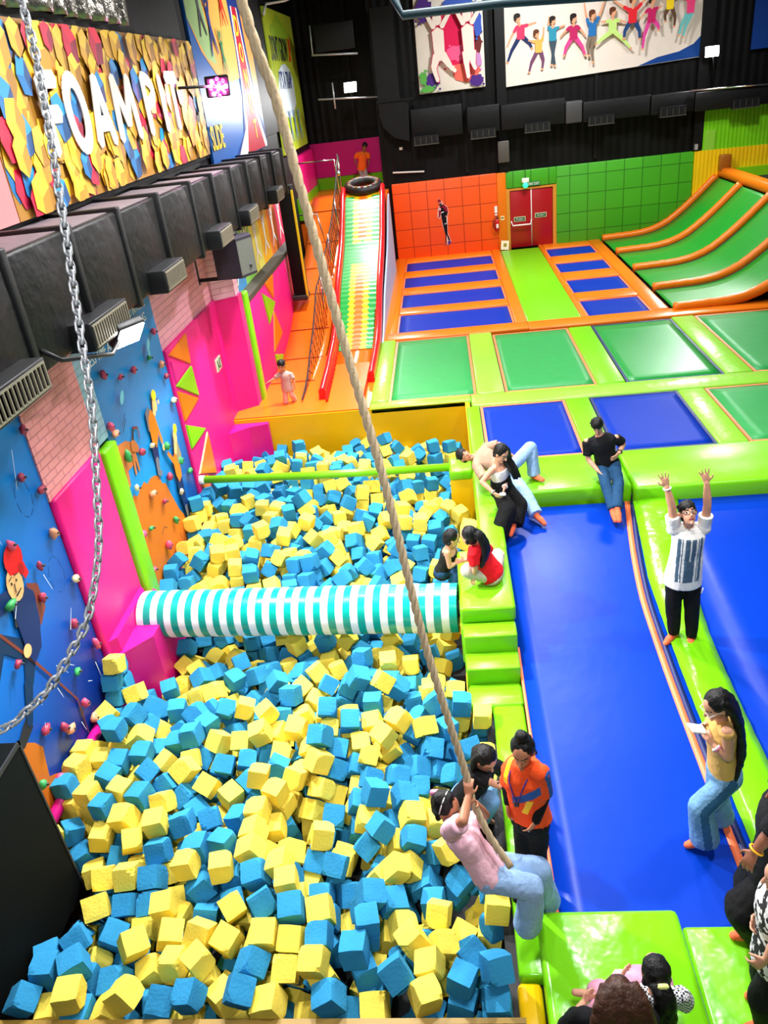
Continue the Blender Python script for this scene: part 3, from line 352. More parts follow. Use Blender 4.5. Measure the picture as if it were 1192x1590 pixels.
POSES['instr'] = dict(pel=(0.349, 4.1, 0.83), neck=(0.327, 4.1, 1.395), head=(0.308, 4.06, 1.547), sa=(0.233, 4.19, 1.237), ea=(0.194, 4.18, 1.066), wa=(0.189, 4.1, 0.992), ha=(0.189, 4.06, 0.934), sb=(0.425, 3.99, 1.432), eb=(0.454, 4.04, 1.104), wb=(0.38, 3.93, 0.993), hb=(0.329, 3.9, 0.928), ka=(0.299, 4.08, 0.4), na=(0.292, 4.085, 0.08), ta=(0.244, 4.017, 0.05), kb=(0.408, 4.08, 0.396), nb=(0.414, 4.082, 0.08), tb=(0.405, 4.007, 0.05), pa=(0.292, 4.157, 0.828), pb=(0.405, 4.043, 0.832), tf=(-0.345, -0.937, -0.049), hf=(-0.285, -0.915, -0.285), s=0.941)
POSES['climb'] = dict(pel=(-0.145, 4.85, 0.212), neck=(0.018, 4.8, 0.608), head=(0.055, 4.75, 0.759), sa=(-0.057, 4.69, 0.633), ea=(0.089, 4.63, 0.616), wa=(0.19, 4.55, 0.641), ha=(0.234, 4.51, 0.661), sb=(0.127, 4.97, 0.451), eb=(0.201, 5.05, 0.296), wb=(0.247, 4.97, 0.349), hb=(0.278, 4.93, 0.367), ka=(0.07, 4.73, 0.276), na=(-0.031, 4.75, 0.003), ta=(0.005, 4.7, -0.021), kb=(0.072, 4.97, 0.096), nb=(-0.01, 5.01, -0.228), tb=(0.029, 5.0, -0.261), pa=(-0.138, 4.927, 0.204), pb=(-0.153, 4.773, 0.219), tf=(0.879, -0.103, -0.465), hf=(0.523, -0.576, -0.628), s=0.912)
POSES['phone'] = dict(pel=(1.91, 4.53, 0.768), neck=(1.834, 4.52, 1.328), head=(1.767, 4.49, 1.496), sa=(1.822, 4.37, 1.353), ea=(1.844, 4.34, 1.12), wa=(1.764, 4.4, 1.182), ha=(1.713, 4.45, 1.24), sb=(1.872, 4.66, 1.13), eb=(1.859, 4.7, 0.925), wb=(1.767, 4.6, 1.181), hb=(1.689, 4.56, 1.285), ka=(1.724, 4.42, 0.502), na=(1.791, 4.429, 0.09), ta=(1.672, 4.428, 0.04), kb=(1.905, 4.59, 0.384), nb=(1.982, 4.665, 0.09), tb=(1.889, 4.638, 0.04), pa=(1.931, 4.452, 0.768), pb=(1.89, 4.608, 0.768), tf=(-0.989, -0.148, 0.0), hf=(-0.836, -0.246, -0.491), s=0.953)
POSES['man'] = dict(pel=(2.243, 6.95, 0.977), neck=(2.25, 6.95, 1.568), head=(2.222, 6.92, 1.736), sa=(2.099, 6.95, 1.572), ea=(2.065, 6.93, 1.816), wa=(2.006, 6.95, 2.033), ha=(1.973, 6.97, 2.16), sb=(2.401, 6.95, 1.556), eb=(2.405, 6.93, 1.803), wb=(2.384, 6.95, 2.045), hb=(2.348, 6.97, 2.178), ka=(2.156, 6.93, 0.644), na=(2.225, 7.041, 0.15), ta=(2.139, 6.965, 0.1), kb=(2.349, 6.93, 0.622), nb=(2.391, 6.97, 0.15), tb=(2.356, 6.88, 0.1), pa=(2.156, 6.95, 0.978), pb=(2.33, 6.95, 0.976), tf=(-0.05, -0.998, 0.05), hf=(0.0, -0.862, 0.507), s=1.024)
POSES['boy'] = dict(pel=(2.043, 9.93, 0.837), neck=(1.928, 9.93, 1.284), head=(1.879, 9.87, 1.455), sa=(1.757, 9.93, 1.202), ea=(1.774, 9.9, 0.952), wa=(1.875, 9.73, 0.85), ha=(1.917, 9.67, 0.817), sb=(2.143, 9.93, 1.227), eb=(2.25, 9.97, 1.104), wb=(2.168, 9.81, 1.059), hb=(2.108, 9.76, 1.02), ka=(1.943, 9.53, 0.759), na=(1.981, 9.21, 0.517), ta=(1.989, 9.07, 0.439), kb=(2.112, 9.53, 0.765), nb=(2.034, 9.19, 0.543), tb=(2.034, 9.05, 0.447), pa=(1.962, 9.93, 0.816), pb=(2.124, 9.93, 0.858), tf=(-0.099, -0.99, -0.099), hf=(-0.161, -0.749, -0.642), s=0.988)
POSES['lying'] = dict(pel=(0.667, 9.95, 0.871), neck=(0.253, 10.15, 1.012), head=(0.09, 10.12, 1.039), sa=(0.231, 9.92, 0.982), ea=(0.338, 9.7, 0.863), wa=(0.516, 9.7, 0.908), ha=(0.605, 9.7, 0.94), sb=(0.385, 10.35, 1.05), eb=(0.595, 10.32, 1.086), wb=(0.712, 10.1, 1.047), hb=(0.77, 10.05, 1.015), ka=(0.851, 9.6, 0.693), na=(0.991, 9.25, 0.494), ta=(1.08, 9.15, 0.414), kb=(1.009, 10.1, 1.101), nb=(1.05, 10.05, 0.689), tb=(1.152, 9.92, 0.675), pa=(0.667, 10.034, 0.863), pb=(0.667, 9.866, 0.88), tf=(0.103, -0.465, 0.879), hf=(0.3, -0.699, 0.649), s=0.988)
POSES['longhair'] = dict(pel=(0.542, 9.35, 0.898), neck=(0.501, 9.3, 1.278), head=(0.552, 9.22, 1.46), sa=(0.418, 9.2, 1.241), ea=(0.284, 9.16, 1.103), wa=(0.43, 9.05, 0.978), ha=(0.485, 9.02, 0.951), sb=(0.625, 9.42, 1.173), eb=(0.623, 9.36, 1.031), wb=(0.572, 9.16, 0.985), hb=(0.549, 9.1, 0.942), ka=(0.593, 9.0, 0.763), na=(0.455, 8.88, 0.434), ta=(0.388, 8.8, 0.349), kb=(0.76, 9.2, 0.688), nb=(0.661, 9.0, 0.514), tb=(0.616, 8.9, 0.439), pa=(0.484, 9.293, 0.898), pb=(0.599, 9.407, 0.898), tf=(0.704, -0.704, -0.101), hf=(0.609, -0.508, -0.609), s=0.953)
POSES['red'] = dict(pel=(0.297, 7.6, 0.711), neck=(0.118, 7.58, 1.121), head=(0.052, 7.57, 1.251), sa=(0.082, 7.45, 1.103), ea=(0.107, 7.42, 0.931), wa=(0.08, 7.45, 0.792), ha=(0.069, 7.44, 0.737), sb=(0.266, 7.75, 0.97), eb=(0.104, 7.8, 0.809), wb=(-0.003, 7.72, 0.833), hb=(-0.062, 7.7, 0.841), ka=(0.019, 7.5, 0.833), na=(0.163, 7.55, 0.754), ta=(0.243, 7.55, 0.721), kb=(0.382, 7.95, 0.729), nb=(0.217, 7.72, 0.745), tb=(0.163, 7.7, 0.726), pa=(0.258, 7.533, 0.711), pb=(0.336, 7.667, 0.711), tf=(-0.857, 0.514, 0.0), hf=(-0.777, 0.621, -0.104), s=0.912)
POSES['pitgirl'] = dict(pel=(-0.288, 8.4, 0.28), neck=(-0.192, 8.35, 0.623), head=(-0.151, 8.35, 0.752), sa=(-0.217, 8.23, 0.634), ea=(-0.199, 8.21, 0.437), wa=(-0.108, 8.23, 0.484), ha=(-0.058, 8.25, 0.505), sb=(-0.139, 8.49, 0.522), eb=(-0.091, 8.51, 0.37), wb=(-0.049, 8.4, 0.437), hb=(-0.015, 8.35, 0.486), ka=(-0.093, 8.25, 0.325), na=(-0.142, 8.25, 0.064), ta=(-0.08, 8.25, 0.01), kb=(-0.091, 8.47, 0.258), nb=(-0.139, 8.47, 0.012), tb=(-0.076, 8.47, -0.043), pa=(-0.281, 8.475, 0.28), pb=(-0.296, 8.325, 0.28), tf=(0.976, -0.098, -0.195), hf=(0.909, 0.101, -0.404), s=0.882)
POSES['kid'] = dict(pel=(-3.126, 14.0, 0.918), neck=(-3.133, 14.0, 1.238), head=(-3.155, 13.97, 1.363), sa=(-3.212, 14.0, 1.207), ea=(-3.328, 13.95, 1.133), wa=(-3.436, 13.9, 1.097), ha=(-3.485, 13.88, 1.083), sb=(-3.03, 14.0, 1.19), eb=(-2.973, 13.98, 1.065), wb=(-2.974, 13.95, 0.961), hb=(-2.972, 13.95, 0.897), ka=(-3.189, 14.0, 0.768), na=(-3.208, 14.02, 0.604), ta=(-3.233, 13.92, 0.58), kb=(-3.063, 14.0, 0.77), nb=(-3.047, 14.12, 0.604), tb=(-2.999, 14.02, 0.573), pa=(-3.178, 14.0, 0.916), pb=(-3.073, 14.0, 0.919), tf=(-0.196, -0.981, 0.0), hf=(-0.206, -0.928, -0.309), s=0.618)
POSES['topman'] = dict(pel=(-2.417, 27.2, 3.438), neck=(-2.341, 27.2, 3.884), head=(-2.26, 27.17, 4.027), sa=(-2.509, 27.2, 3.864), ea=(-2.617, 27.25, 3.701), wa=(-2.592, 27.2, 3.532), ha=(-2.574, 27.15, 3.478), sb=(-2.183, 27.2, 3.83), eb=(-2.166, 27.25, 3.654), wb=(-2.202, 27.2, 3.492), hb=(-2.228, 27.15, 3.423), ka=(-2.449, 27.17, 3.157), na=(-2.448, 27.2, 2.843), ta=(-2.469, 27.1, 2.779), kb=(-2.304, 27.17, 3.142), nb=(-2.302, 27.2, 2.828), tb=(-2.282, 27.1, 2.76), pa=(-2.488, 27.2, 3.45), pb=(-2.345, 27.2, 3.426), tf=(0.196, -0.981, 0.0), hf=(0.302, -0.905, -0.302), s=0.853)
POSES['bigright'] = dict(pel=(1.939, 3.62, 0.844), neck=(1.952, 3.62, 1.448), head=(1.904, 3.62, 1.598), sa=(1.832, 3.44, 1.55), ea=(1.771, 3.42, 1.423), wa=(1.693, 3.4, 1.294), ha=(1.658, 3.38, 1.235), sb=(2.011, 3.8, 1.202), eb=(2.064, 3.82, 0.948), wb=(1.993, 3.72, 0.878), hb=(1.98, 3.72, 0.811), ka=(1.763, 3.52, 0.529), na=(1.935, 3.621, 0.09), ta=(1.771, 3.634, 0.05), kb=(1.905, 3.74, 0.471), nb=(2.01, 3.744, 0.09), tb=(1.861, 3.697, 0.05), pa=(1.948, 3.531, 0.844), pb=(1.931, 3.709, 0.844), tf=(-0.995, -0.1, 0.0), hf=(-0.943, -0.105, -0.314), s=1.047)
POSES['cornerright'] = dict(pel=(1.754, 3.05, 0.823), neck=(1.729, 3.05, 1.389), head=(1.69, 3.05, 1.526), sa=(1.621, 2.87, 1.537), ea=(1.634, 2.85, 1.211), wa=(1.596, 2.85, 1.056), ha=(1.557, 2.85, 1.018), sb=(1.776, 3.21, 1.203), eb=(1.75, 3.23, 1.1), wb=(1.663, 3.15, 1.042), hb=(1.609, 3.1, 0.99), ka=(1.694, 2.95, 0.478), na=(1.787, 3.0, 0.09), ta=(1.669, 3.001, 0.05), kb=(1.804, 3.19, 0.346), nb=(1.865, 3.216, 0.09), tb=(1.739, 3.205, 0.05), pa=(1.762, 2.969, 0.823), pb=(1.746, 3.131, 0.823), tf=(-0.995, 0.1, 0.0), hf=(-0.943, 0.105, -0.314), s=0.953)
POSES['brownhair'] = dict(pel=(0.699, 2.615, 0.3), neck=(0.719, 2.685, 0.79), head=(0.719, 2.715, 0.96), sa=(0.529, 2.695, 0.74), ea=(0.429, 2.765, 0.52), wa=(0.559, 2.955, 0.42), ha=(0.619, 3.035, 0.4), sb=(0.899, 2.695, 0.74), eb=(0.989, 2.775, 0.52), wb=(0.869, 2.965, 0.42), hb=(0.799, 3.035, 0.4), ka=(0.479, 2.815, 0.27), na=(0.769, 3.015, 0.27), ta=(0.919, 3.055, 0.25), kb=(1.019, 2.835, 0.27), nb=(0.699, 3.115, 0.25), tb=(0.539, 3.135, 0.23), pa=(0.618, 2.615, 0.3), pb=(0.78, 2.615, 0.3), tf=(0.1, 0.995, 0.0), hf=(0.209, 0.942, -0.262), s=0.953)
POSES['gingham'] = dict(pel=(0.984, 2.816, 0.28), neck=(0.984, 2.876, 0.69), head=(0.984, 2.916, 0.84), sa=(0.834, 2.886, 0.65), ea=(0.784, 2.996, 0.48), wa=(0.834, 3.096, 0.46), ha=(0.884, 3.176, 0.46), sb=(1.134, 2.886, 0.65), eb=(1.204, 2.916, 0.46), wb=(1.134, 3.076, 0.38), hb=(1.084, 3.146, 0.36), ka=(0.854, 3.156, 0.32), na=(1.014, 3.166, 0.25), ta=(1.134, 3.196, 0.23), kb=(1.114, 3.156, 0.32), nb=(0.964, 3.246, 0.23), tb=(0.844, 3.276, 0.22), pa=(0.917, 2.816, 0.28), pb=(1.052, 2.816, 0.28), tf=(0.0, 1.0, 0.0), hf=(-0.101, 0.962, -0.253), s=0.794)
# ---------------------------------------------------------------- camera
cam = bpy.data.cameras.new('camera'); co = bpy.data.objects.new('camera', cam); COL.objects.link(co)
cam.sensor_fit = 'VERTICAL'; cam.sensor_height = 24; cam.lens = 24*1216.19/1590; cam.clip_end = 200; cam.clip_start = .05
_R = ((0.99271673, -0.06881918, -0.0988808), (0.05303331, -0.48733313, 0.8716042), (-0.10817098, -0.87050005, -0.48013404))
co.matrix_world = Matrix(((_R[0][0], -_R[0][1], -_R[0][2], 0), (_R[1][0], -_R[1][1], -_R[1][2], 0), (_R[2][0], -_R[2][1], -_R[2][2], 5.8), (0, 0, 0, 1)))
SC.camera = co

# ---------------------------------------------------------------- palette
def vinyl(name, col, rough=.3, bump=.12, bscale=5): return mat(name, col, rough, .32, .05, 3, bump, bscale)
LIME = vinyl('lime vinyl', '70c212'); LIME2 = vinyl('creased lime vinyl', '70c212', .22, .5, 3.2); LIMEW = vinyl('worn pale lime vinyl', '86c63a', .28, .25, 7)
ORANGE = vinyl('orange vinyl', 'e07210'); ORANGE_D = vinyl('orange floor vinyl', 'f06a18', .22, .06); YELLOW = vinyl('yellow vinyl', 'eebb04'); PINK = vinyl('pink vinyl', 'e8147c', .42, .22, 2.5); PINK2 = vinyl('magenta vinyl', 'd0147f', .35, .1)
BLUEBED = mat('blue trampoline fabric', '022e98', .46, .07, .08, 6, .06, 60); GREENBED = mat('green trampoline fabric', '2b9048', .42, .2, .1, 5, .06, 60); GREENWALL = mat('deep green trampoline fabric', '0f8a22', .38, .35, .1, 4, .05, 60)
BLUEMAT = mat('blue track fabric', '0233a4', .32, .1, .05, 2, .05, 5)
BINDING = mat('orange binding tape', 'ff7a4a', .45); NAVY = mat('dark blue spring cover', '071a5a', .5)
BLACK = mat('matt black paint', '08090a', .6, .2, .2, 3); BLACKM = mat('black painted steel', '0f1012', .5, .3, .2, 5, .1, 10); CHAR = mat('charcoal', '2a2a2d', .6)
STEEL = mat('galvanised steel', 'b4b7bb', .4, .5, .1, 20, 0, 1, .45); CHROME = mat('polished rail steel', 'd6d6d6', .18, .5, .02, 4, 0, 1, 1.)
WHITE = mat('white plastic', 'eceae4', .4); CREAM = mat('cream print', 'e6ded0', .5, .4); RED = vinyl('red vinyl', 'd8141c', .25, .08)
SKYB = mat('pale grey blue panel', 'a9bdd6', .45)

def corrugated(name, col, axis, freq):
    m = mat(name, col, .5, .2, .15, 2); nt, N, L = nodes_of(m)
    tc = N.new('ShaderNodeTexCoord'); sp = N.new('ShaderNodeSeparateXYZ'); L.new(tc.outputs['Object'], sp.inputs[0])
    mu = N.new('ShaderNodeMath'); mu.operation = 'MULTIPLY'; mu.inputs[1].default_value = freq; L.new(sp.outputs[axis], mu.inputs[0])
    si = N.new('ShaderNodeMath'); si.operation = 'SINE'; L.new(mu.outputs[0], si.inputs[0])
    bp = N.new('ShaderNodeBump'); bp.inputs['Strength'].default_value = .3; bp.inputs['Distance'].default_value = .02; L.new(si.outputs[0], bp.inputs['Height'])
    L.new(bp.outputs['Normal'], N['Principled BSDF'].inputs['Normal']); return m
def brickmat(name, c1, mortar, a, b, bw, bh, off=.5, msize=.02, rough=.5, bump=.5, ox=0., oz=0., c2=None):
    m = mat(name, c1, rough); nt, N, L = nodes_of(m)
    tc = N.new('ShaderNodeTexCoord'); sp = N.new('ShaderNodeSeparateXYZ'); L.new(tc.outputs['Object'], sp.inputs[0])
    ax = N.new('ShaderNodeMath'); ax.operation = 'ADD'; ax.inputs[1].default_value = ox; L.new(sp.outputs[a], ax.inputs[0])
    az = N.new('ShaderNodeMath'); az.operation = 'ADD'; az.inputs[1].default_value = oz; L.new(sp.outputs[b], az.inputs[0])
    cb = N.new('ShaderNodeCombineXYZ'); L.new(ax.outputs[0], cb.inputs[0]); L.new(az.outputs[0], cb.inputs[1])
    br = N.new('ShaderNodeTexBrick'); br.offset = off; L.new(cb.outputs[0], br.inputs['Vector'])
    br.inputs['Scale'].default_value = 1; br.inputs['Brick Width'].default_value = bw; br.inputs['Row Height'].default_value = bh; br.inputs['Mortar Size'].default_value = msize; br.inputs['Mortar Smooth'].default_value = .3
    br.inputs['Color1'].default_value = (*hexc(c1), 1); br.inputs['Color2'].default_value = (*hexc(c2 or c1), 1); br.inputs['Mortar'].default_value = (*hexc(mortar), 1)
    L.new(br.outputs['Color'], N['Principled BSDF'].inputs['Base Color'])
    bp = N.new('ShaderNodeBump'); bp.invert = True; bp.inputs['Strength'].default_value = bump; bp.inputs['Distance'].default_value = .02; L.new(br.outputs['Fac'], bp.inputs['Height'])
    L.new(bp.outputs['Normal'], N['Principled BSDF'].inputs['Normal']); return m

# ---------------------------------------------------------------- the setting
def st(name, lo, hi, m): return box_obj(name, lo, hi, m, kind='structure')
PITF = mat('dark pit floor', '1a1c20', .8); SLAB = mat('slab', '26262a', .8)
st('floor', (-4.2, 3.05, -.95), (.2, 13.5, -.8), PITF)
st('floor', (.1, 1.2, -.5), (9, 9.75, -.16), SLAB)
st('floor', (.2, 9.75, -.5), (11, 27.2, .42), SLAB)
st('floor', (-4.2, 13.5, -.5), (.2, 28.6, .42), SLAB)
st('wall_left', (-4.45, .5, -.95), (-4.2, 29.2, 9.2), mat('black wall', '0c0d0f', .6, .4, .2, 2))
CORR = corrugated('black corrugated sheet', '060607', 'X', 26)
st('wall_back', (-1.75, 26.66, -.5), (13, 26.85, 9.2), CORR)
st('wall_back', (-4.2, 28.5, 0), (-1.75, 28.7, 9.2), CORR)
st('wall_stage', (-1.75, 26.85, 0), (-1.62, 28.7, 9.2), BLACK)
st('ceiling', (-4.45, -3.2, 9.2), (13, 28.8, 9.35), mat('black ceiling', '0a0a0c', .7))
# pit walls
YW = vinyl('yellow pit lining', 'e8b806', .35, .1)
for lo, hi in (((-4.15, 13.4, -.8), (.19, 13.5, .575)), ((.19, 11., -.8), (.27, 13.42, .56)), ((-.14, 10.52, -.8), (.2, 10.98, .5)), ((.2, 8.3, -.8), (.28, 10.55, .5)), ((-.08, 6.3, -.8), (.1, 8.3, -.1)), ((.19, 3.05, -.8), (.3, 6.3, -.1))):
    st('pit_wall', lo, hi, YW)
st('pit_wall', (-4.2, 2.5, -.95), (.2, 3.06, .0), mat('worn black ledge', '1b1c20', .6, .5, .3, 30))
st('trim_1', (-4.2, 3.05, -.05), (.2, 3.09, .012), mat('worn brass strip', '9c7a2c', .5))
st('floor', (-4.2, 13.42, .42), (-1.55, 16.8, .6), ORANGE_D)

# ---------------------------------------------------------------- deck pads
def pad(lo, hi, m, label, name='safety_pad', group=None, r=.035, cat='pad'):
    return box_obj(name, lo, hi, m, r=r, label=label, cat=cat, group=group)
G = 'lime safety pads between the trampolines'
pad((-.1, 7.07, .4), (.515, 8.3, .61), LIME, 'lime pad at top of the steps under the red shirted girl')
pad((-.1, 7.0, -.1), (.5, 8.3, .4), LIME, 'lime block below the top landing beside the striped roller', r=.02)
pad((.19, 8.3, .3), (.52, 10.5, .61), LIME, 'long lime deck pad under the girl in wide black trousers')
pad((-.15, 10.5, .46), (.19, 11.02, .62), LIME, 'small lime cap on yellow block holding the beam end')
pad((.52, 9.7, .28), (2.34, 10.82, .62), LIME, 'lime padded bench seating the boy in black tee', r=.05)
pad((2.36, 9.6, .28), (7.5, 10.82, .62), LIME, 'lime padded bench running behind the man with raised arms', r=.05)
pad((.2, 10.55, .46), (.43, 13.1, .6), LIME, 'lime pad strip between far foam and first blue bed')
pad((1.92, 10.84, .46), (2.33, 13.1, .6), LIME, 'lime pad between the two blue beds of the middle row')
pad((3.84, 10.84, .46), (4.28, 13.1, .6), LIMEW, 'lime pad right of the second blue bed in middle row')
pad((-1.55, 13.4, .46), (.3, 13.68, .6), LIMEW, 'lime edge pad along far end of the foam pit')
pad((.3, 13.12, .46), (8, 13.68, .6), LIMEW, 'long pale lime pad band behind the middle row beds')
pad((-1.56, 13.68, .46), (-1.22, 17.5, .62), LIMEW, 'shiny pale lime pad beside the slide landing', r=.05)
pad((.42, 13.7, .46), (.93, 17.5, .6), LIMEW, 'lime pad between first and second green beds')
pad((2.6, 13.7, .46), (3.1, 17.3, .6), LIME, 'lime pad between second and third green beds')
pad((4.84, 13.7, .46), (5.32, 17.4, .6), LIMEW, 'shiny lime pad between third and fourth green beds')
pad((1.8, 18.05, .46), (3.03, 26.3, .6), LIME, 'lime walkway pad leading to the red double door', name='walkway_pad')
pad((-1.56, 17.5, .47), (1.78, 18.05, .615), ORANGE, 'orange pad band in front of the left blue bed column')
pad((1.78, 17.45, .47), (8, 18.03, .612), ORANGE, 'orange pad band before walkway and right blue bed column')
pad((-1.58, 18.05, .47), (-1.24, 26.6, .615), ORANGE, 'long orange pad between slide and left blue beds')
pad((1.52, 18.05, .47), (1.8, 26.6, .615), ORANGE, 'long orange pad left of the lime walkway')
pad((3.03, 18.05, .47), (3.16, 26.6, .615), ORANGE, 'long orange pad right of the lime walkway')
pad((4.62, 18.05, .47), (4.98, 26.6, .615), ORANGE, 'long orange pad between right blue beds and curved green lanes')
for k, (a, b) in enumerate(((19.68, 20.28), (21.75, 22.46), (23.82, 24.55), (25.9, 26.6))):
    pl = ('nearest', 'second nearest', 'third nearest', 'farthest')[k]
    pad((-1.24, a, .47), (1.52, b, .61), ORANGE, f'{pl} orange cross pad between the left column blue beds')
for k, (a, b) in enumerate(((19.46, 20.2), (21.65, 22.5), (23.76, 24.68), (25.92, 26.6))):
    pl = ('nearest', 'second nearest', 'third nearest', 'farthest')[k]
    pad((3.16, a, .47), (4.62, b, .61), ORANGE, f'{pl} orange cross pad between the right column blue beds')

# ---------------------------------------------------------------- trampolines
def trampoline(x0, x1, y0, y1, z, m, label, bind=BINDING, dip=.03, nav=None):
    t = empty('trampoline', ((x0+x1)/2, (y0+y1)/2, z-.1), label, 'trampoline', 'trampolines of the court')
    n = 10
    g = [[(x0+(x1-x0)*i/n, y0+(y1-y0)*j/n, z-dip*math.sin(PI*i/n)*math.sin(PI*j/n)) for i in range(n+1)] for j in range(n+1)]
    MB().sheet(g, .012).build('bed', m, t)
    w = .035; b = MB()
    for lo, hi in (((x0-w, y0-w), (x0+.01, y1+w)), ((x1-.01, y0-w), (x1+w, y1+w)), ((x0, y0-w), (x1, y0+.01)), ((x0, y1-.01), (x1, y1+w))):
        b.box((*lo, z-.02), (*hi, z+.006))
    b.build('edge_binding', bind, t)
    f = MB()
    for lo, hi in (((x0-.06, y0-.06), (x0-.03, y1+.06)), ((x1+.03, y0-.06), (x1+.06, y1+.06)), ((x0-.03, y0-.06), (x1+.03, y0-.03)), ((x0-.03, y1+.03), (x1+.03, y1+.06))):
        f.box((*lo, z-.12), (*hi, z-.03))
    f.build('frame', CHAR, t)
    return t
for k, (a, b) in enumerate(((18.1, 19.66), (20.3, 21.72), (22.49, 23.8), (24.58, 25.86))):
    pl = ('nearest', 'second', 'third', 'farthest')[k]
    trampoline(-1.2, 1.48, a, b, .57, BLUEBED, f'{pl} blue trampoline in the left column before the orange wall')
for k, (a, b) in enumerate(((18.06, 19.44), (20.22, 21.63), (22.52, 23.74), (24.7, 25.9))):
    pl = ('nearest', 'second', 'third', 'farthest')[k]
    trampoline(3.19, 4.58, a, b, .57, BLUEBED, f'{pl} blue trampoline in the right column before the green wall')
trampoline(-1.18, .38, 13.74, 17.45, .57, GREENBED, 'green trampoline beside the slide, leftmost of its row')
trampoline(.98, 2.56, 13.74, 17.3, .57, GREENBED, 'pale green trampoline second from the slide in its row')
trampoline(3.15, 4.79, 13.74, 17.3, .57, mat('deeper green trampoline fabric', '168a36', .35, .4, .08, 4, .05, 60), 'deeper green trampoline third from the slide in its row', NAVY)
trampoline(5.37, 7.6, 13.74, 17.35, .57, GREENBED, 'green trampoline cut by right photo edge behind the pale lime band')
trampoline(.48, 1.88, 10.9, 13.07, .57, BLUEBED, 'blue trampoline behind the lime bench, nearer the foam pit')
trampoline(2.38, 3.8, 10.9, 13.07, .57, BLUEBED, 'blue trampoline behind the seated boy in black tee', NAVY)
trampoline(4.33, 7., 10.9, 13.07, .57, GREENBED, 'green trampoline at right photo edge in the middle row')

# long tumble tracks that sweep up to the bench
def zr(y):
    P = ((1, 0), (5, .0), (6, .02), (6.6, .05), (7.2, .11), (7.8, .18), (8.4, .26), (9, .33), (9.72, .40), (11, .5))
    for (a, za), (b, zb) in zip(P, P[1:]):
        if y <= b: return za+(zb-za)*(y-a)/(b-a)
    return .5
ys = [2.6+.22*i for i in range(33)]
t = empty('tumble_track', (1.3, 6.5, 0), 'long glossy blue tumble track between foam pit steps and the man with raised arms', 'trampoline')
MB().sheet([[(.52+(2.3-.52)*i/8, y, zr(y)+.0) for i in range(9)] for y in ys], .02).build('bed', BLUEMAT, t)
def lx(y): return 2.03+max(0, y-7.5)**1.5*.075
MB().sheet([[(lx(y)-.035, y, zr(y)+.006), (lx(y)+.035, y, zr(y)+.006)] for y in ys], .008).build('binding_stripe', BINDING, t)
MB().sheet([[(.505, y, zr(y)+.006), (.535, y, zr(y)+.006)] for y in ys if y < 7.1], .008).build('binding_stripe', BINDING, t)
MB().sheet([[(lx(y)+.04, y, zr(y)+.006), (lx(y)+.1, y, zr(y)+.006)] for y in ys], .008).build('spring_cover', NAVY, t)
t = empty('tumble_track', (4.5, 6.5, 0), 'blue tumble track at the right photo edge beyond the curved lime pad', 'trampoline')
MB().sheet([[(2.6+(6.5-2.6)*i/8, y, zr(y)) for i in range(9)] for y in ys if y > 3.2], .02).build('bed', BLUEMAT, t)
# curved pad between the tracks
MB().sheet([[(2.17+max(0, y-8)*.10+(.44+max(0, y-7)*.06)*i/5, y, zr(y)+.02+.045*math.sin(PI*i/5)+.006*math.sin(y*31+i)) for i in range(6)] for y in [3.72+.12*i for i in range(50)]], .03).build('safety_pad', LIMEW if False else LIME2)
tag(bpy.data.objects['safety_pad'] if False else COL.objects[-1], 'curved lime pad strip under the man with raised arms', 'pad')

# ---------------------------------------------------------------- steps, walk strip, near mats
t = empty('step_block', (.2, 6.6, -.1), 'lime soft steps leading down from the landing toward the instructor', 'steps')
b = MB(); b.rbox((-.08, 6.82, -.12), (.505, 7.07, .42), .02); b.build('step', LIME, t)
b = MB(); b.rbox((-.07, 6.54, -.12), (.505, 6.82, .2), .02); b.build('step', LIME, t)
pad((-.06, 6.2, -.14), (.51, 6.54, .0), LIME, 'lime landing pad at the foot of the soft steps')
pad((.18, 3.38, -.14), (.5, 6.2, 0), LIME2, 'long lime pad strip under the instructor in orange tee')
pad((.35, 1.6, -.15), (1.4, 3.8, .15), LIME2, 'thick creased lime mat under the two seated girls', name='gym_mat', cat='mat', r=.05)
pad((1.42, 1.6, -.15), (4, 3.74, .02), LIME2, 'thin lime mat under the people at right photo edge', name='gym_mat', cat='mat')
t = box_obj('mat_block', (.16, 2.9, -.5), (.34, 3.37, -.04), YELLOW, r=.04, label='yellow padded end block below the lime strip', cat='pad')

# ---------------------------------------------------------------- beam and roller over the pit
t = empty('balance_beam', (-2.1, 10.8, .5), 'thin lime balance beam spanning the foam pit', 'beam')
b = MB(); b.tube([(-4.12, 10.95, .58), (-2.1, 10.84, .56), (-.13, 10.74, .58)], .062, 14); b.build('padded_bar', LIME, t)
b = MB(); b.tube([(-4.14, 10.951, .58), (-4.02, 10.945, .58)], .07, 14); b.build('end_cap', WHITE, t)
t = empty('striped_roller', (-2.1, 7.6, .1), 'fat roller striped teal and white lying across the foam pit', 'roller')
TEAL = vinyl('teal vinyl', '0b9a8c', .25, .08); WV = vinyl('white vinyl', 'e9edf0', .3, .08)
b = MB(); n = 44; ring = 28; R = .29
P0 = Vector((-3.98, 7.72, .33)); P1 = Vector((-.12, 7.45, .36)); D = (P1-P0).normalized(); A = D.orthogonal().normalized(); B = D.cross(A)
for i in range(n):
    p = P0+(P1-P0)*i/n; q = P0+(P1-P0)*(i+1)/n; rr = R*(1+.012*math.sin(i*1.7)); r2 = R*(1+.012*math.sin((i+1)*1.7))
    vs = [c+(A*math.cos(2*PI*k/ring)+B*math.sin(2*PI*k/ring))*r_ for c, r_ in ((p, rr), (q, r2)) for k in range(ring)]
    b.add(vs, [(k, (k+1) % ring, ring+(k+1) % ring, ring+k) for k in range(ring)], i % 2, True)
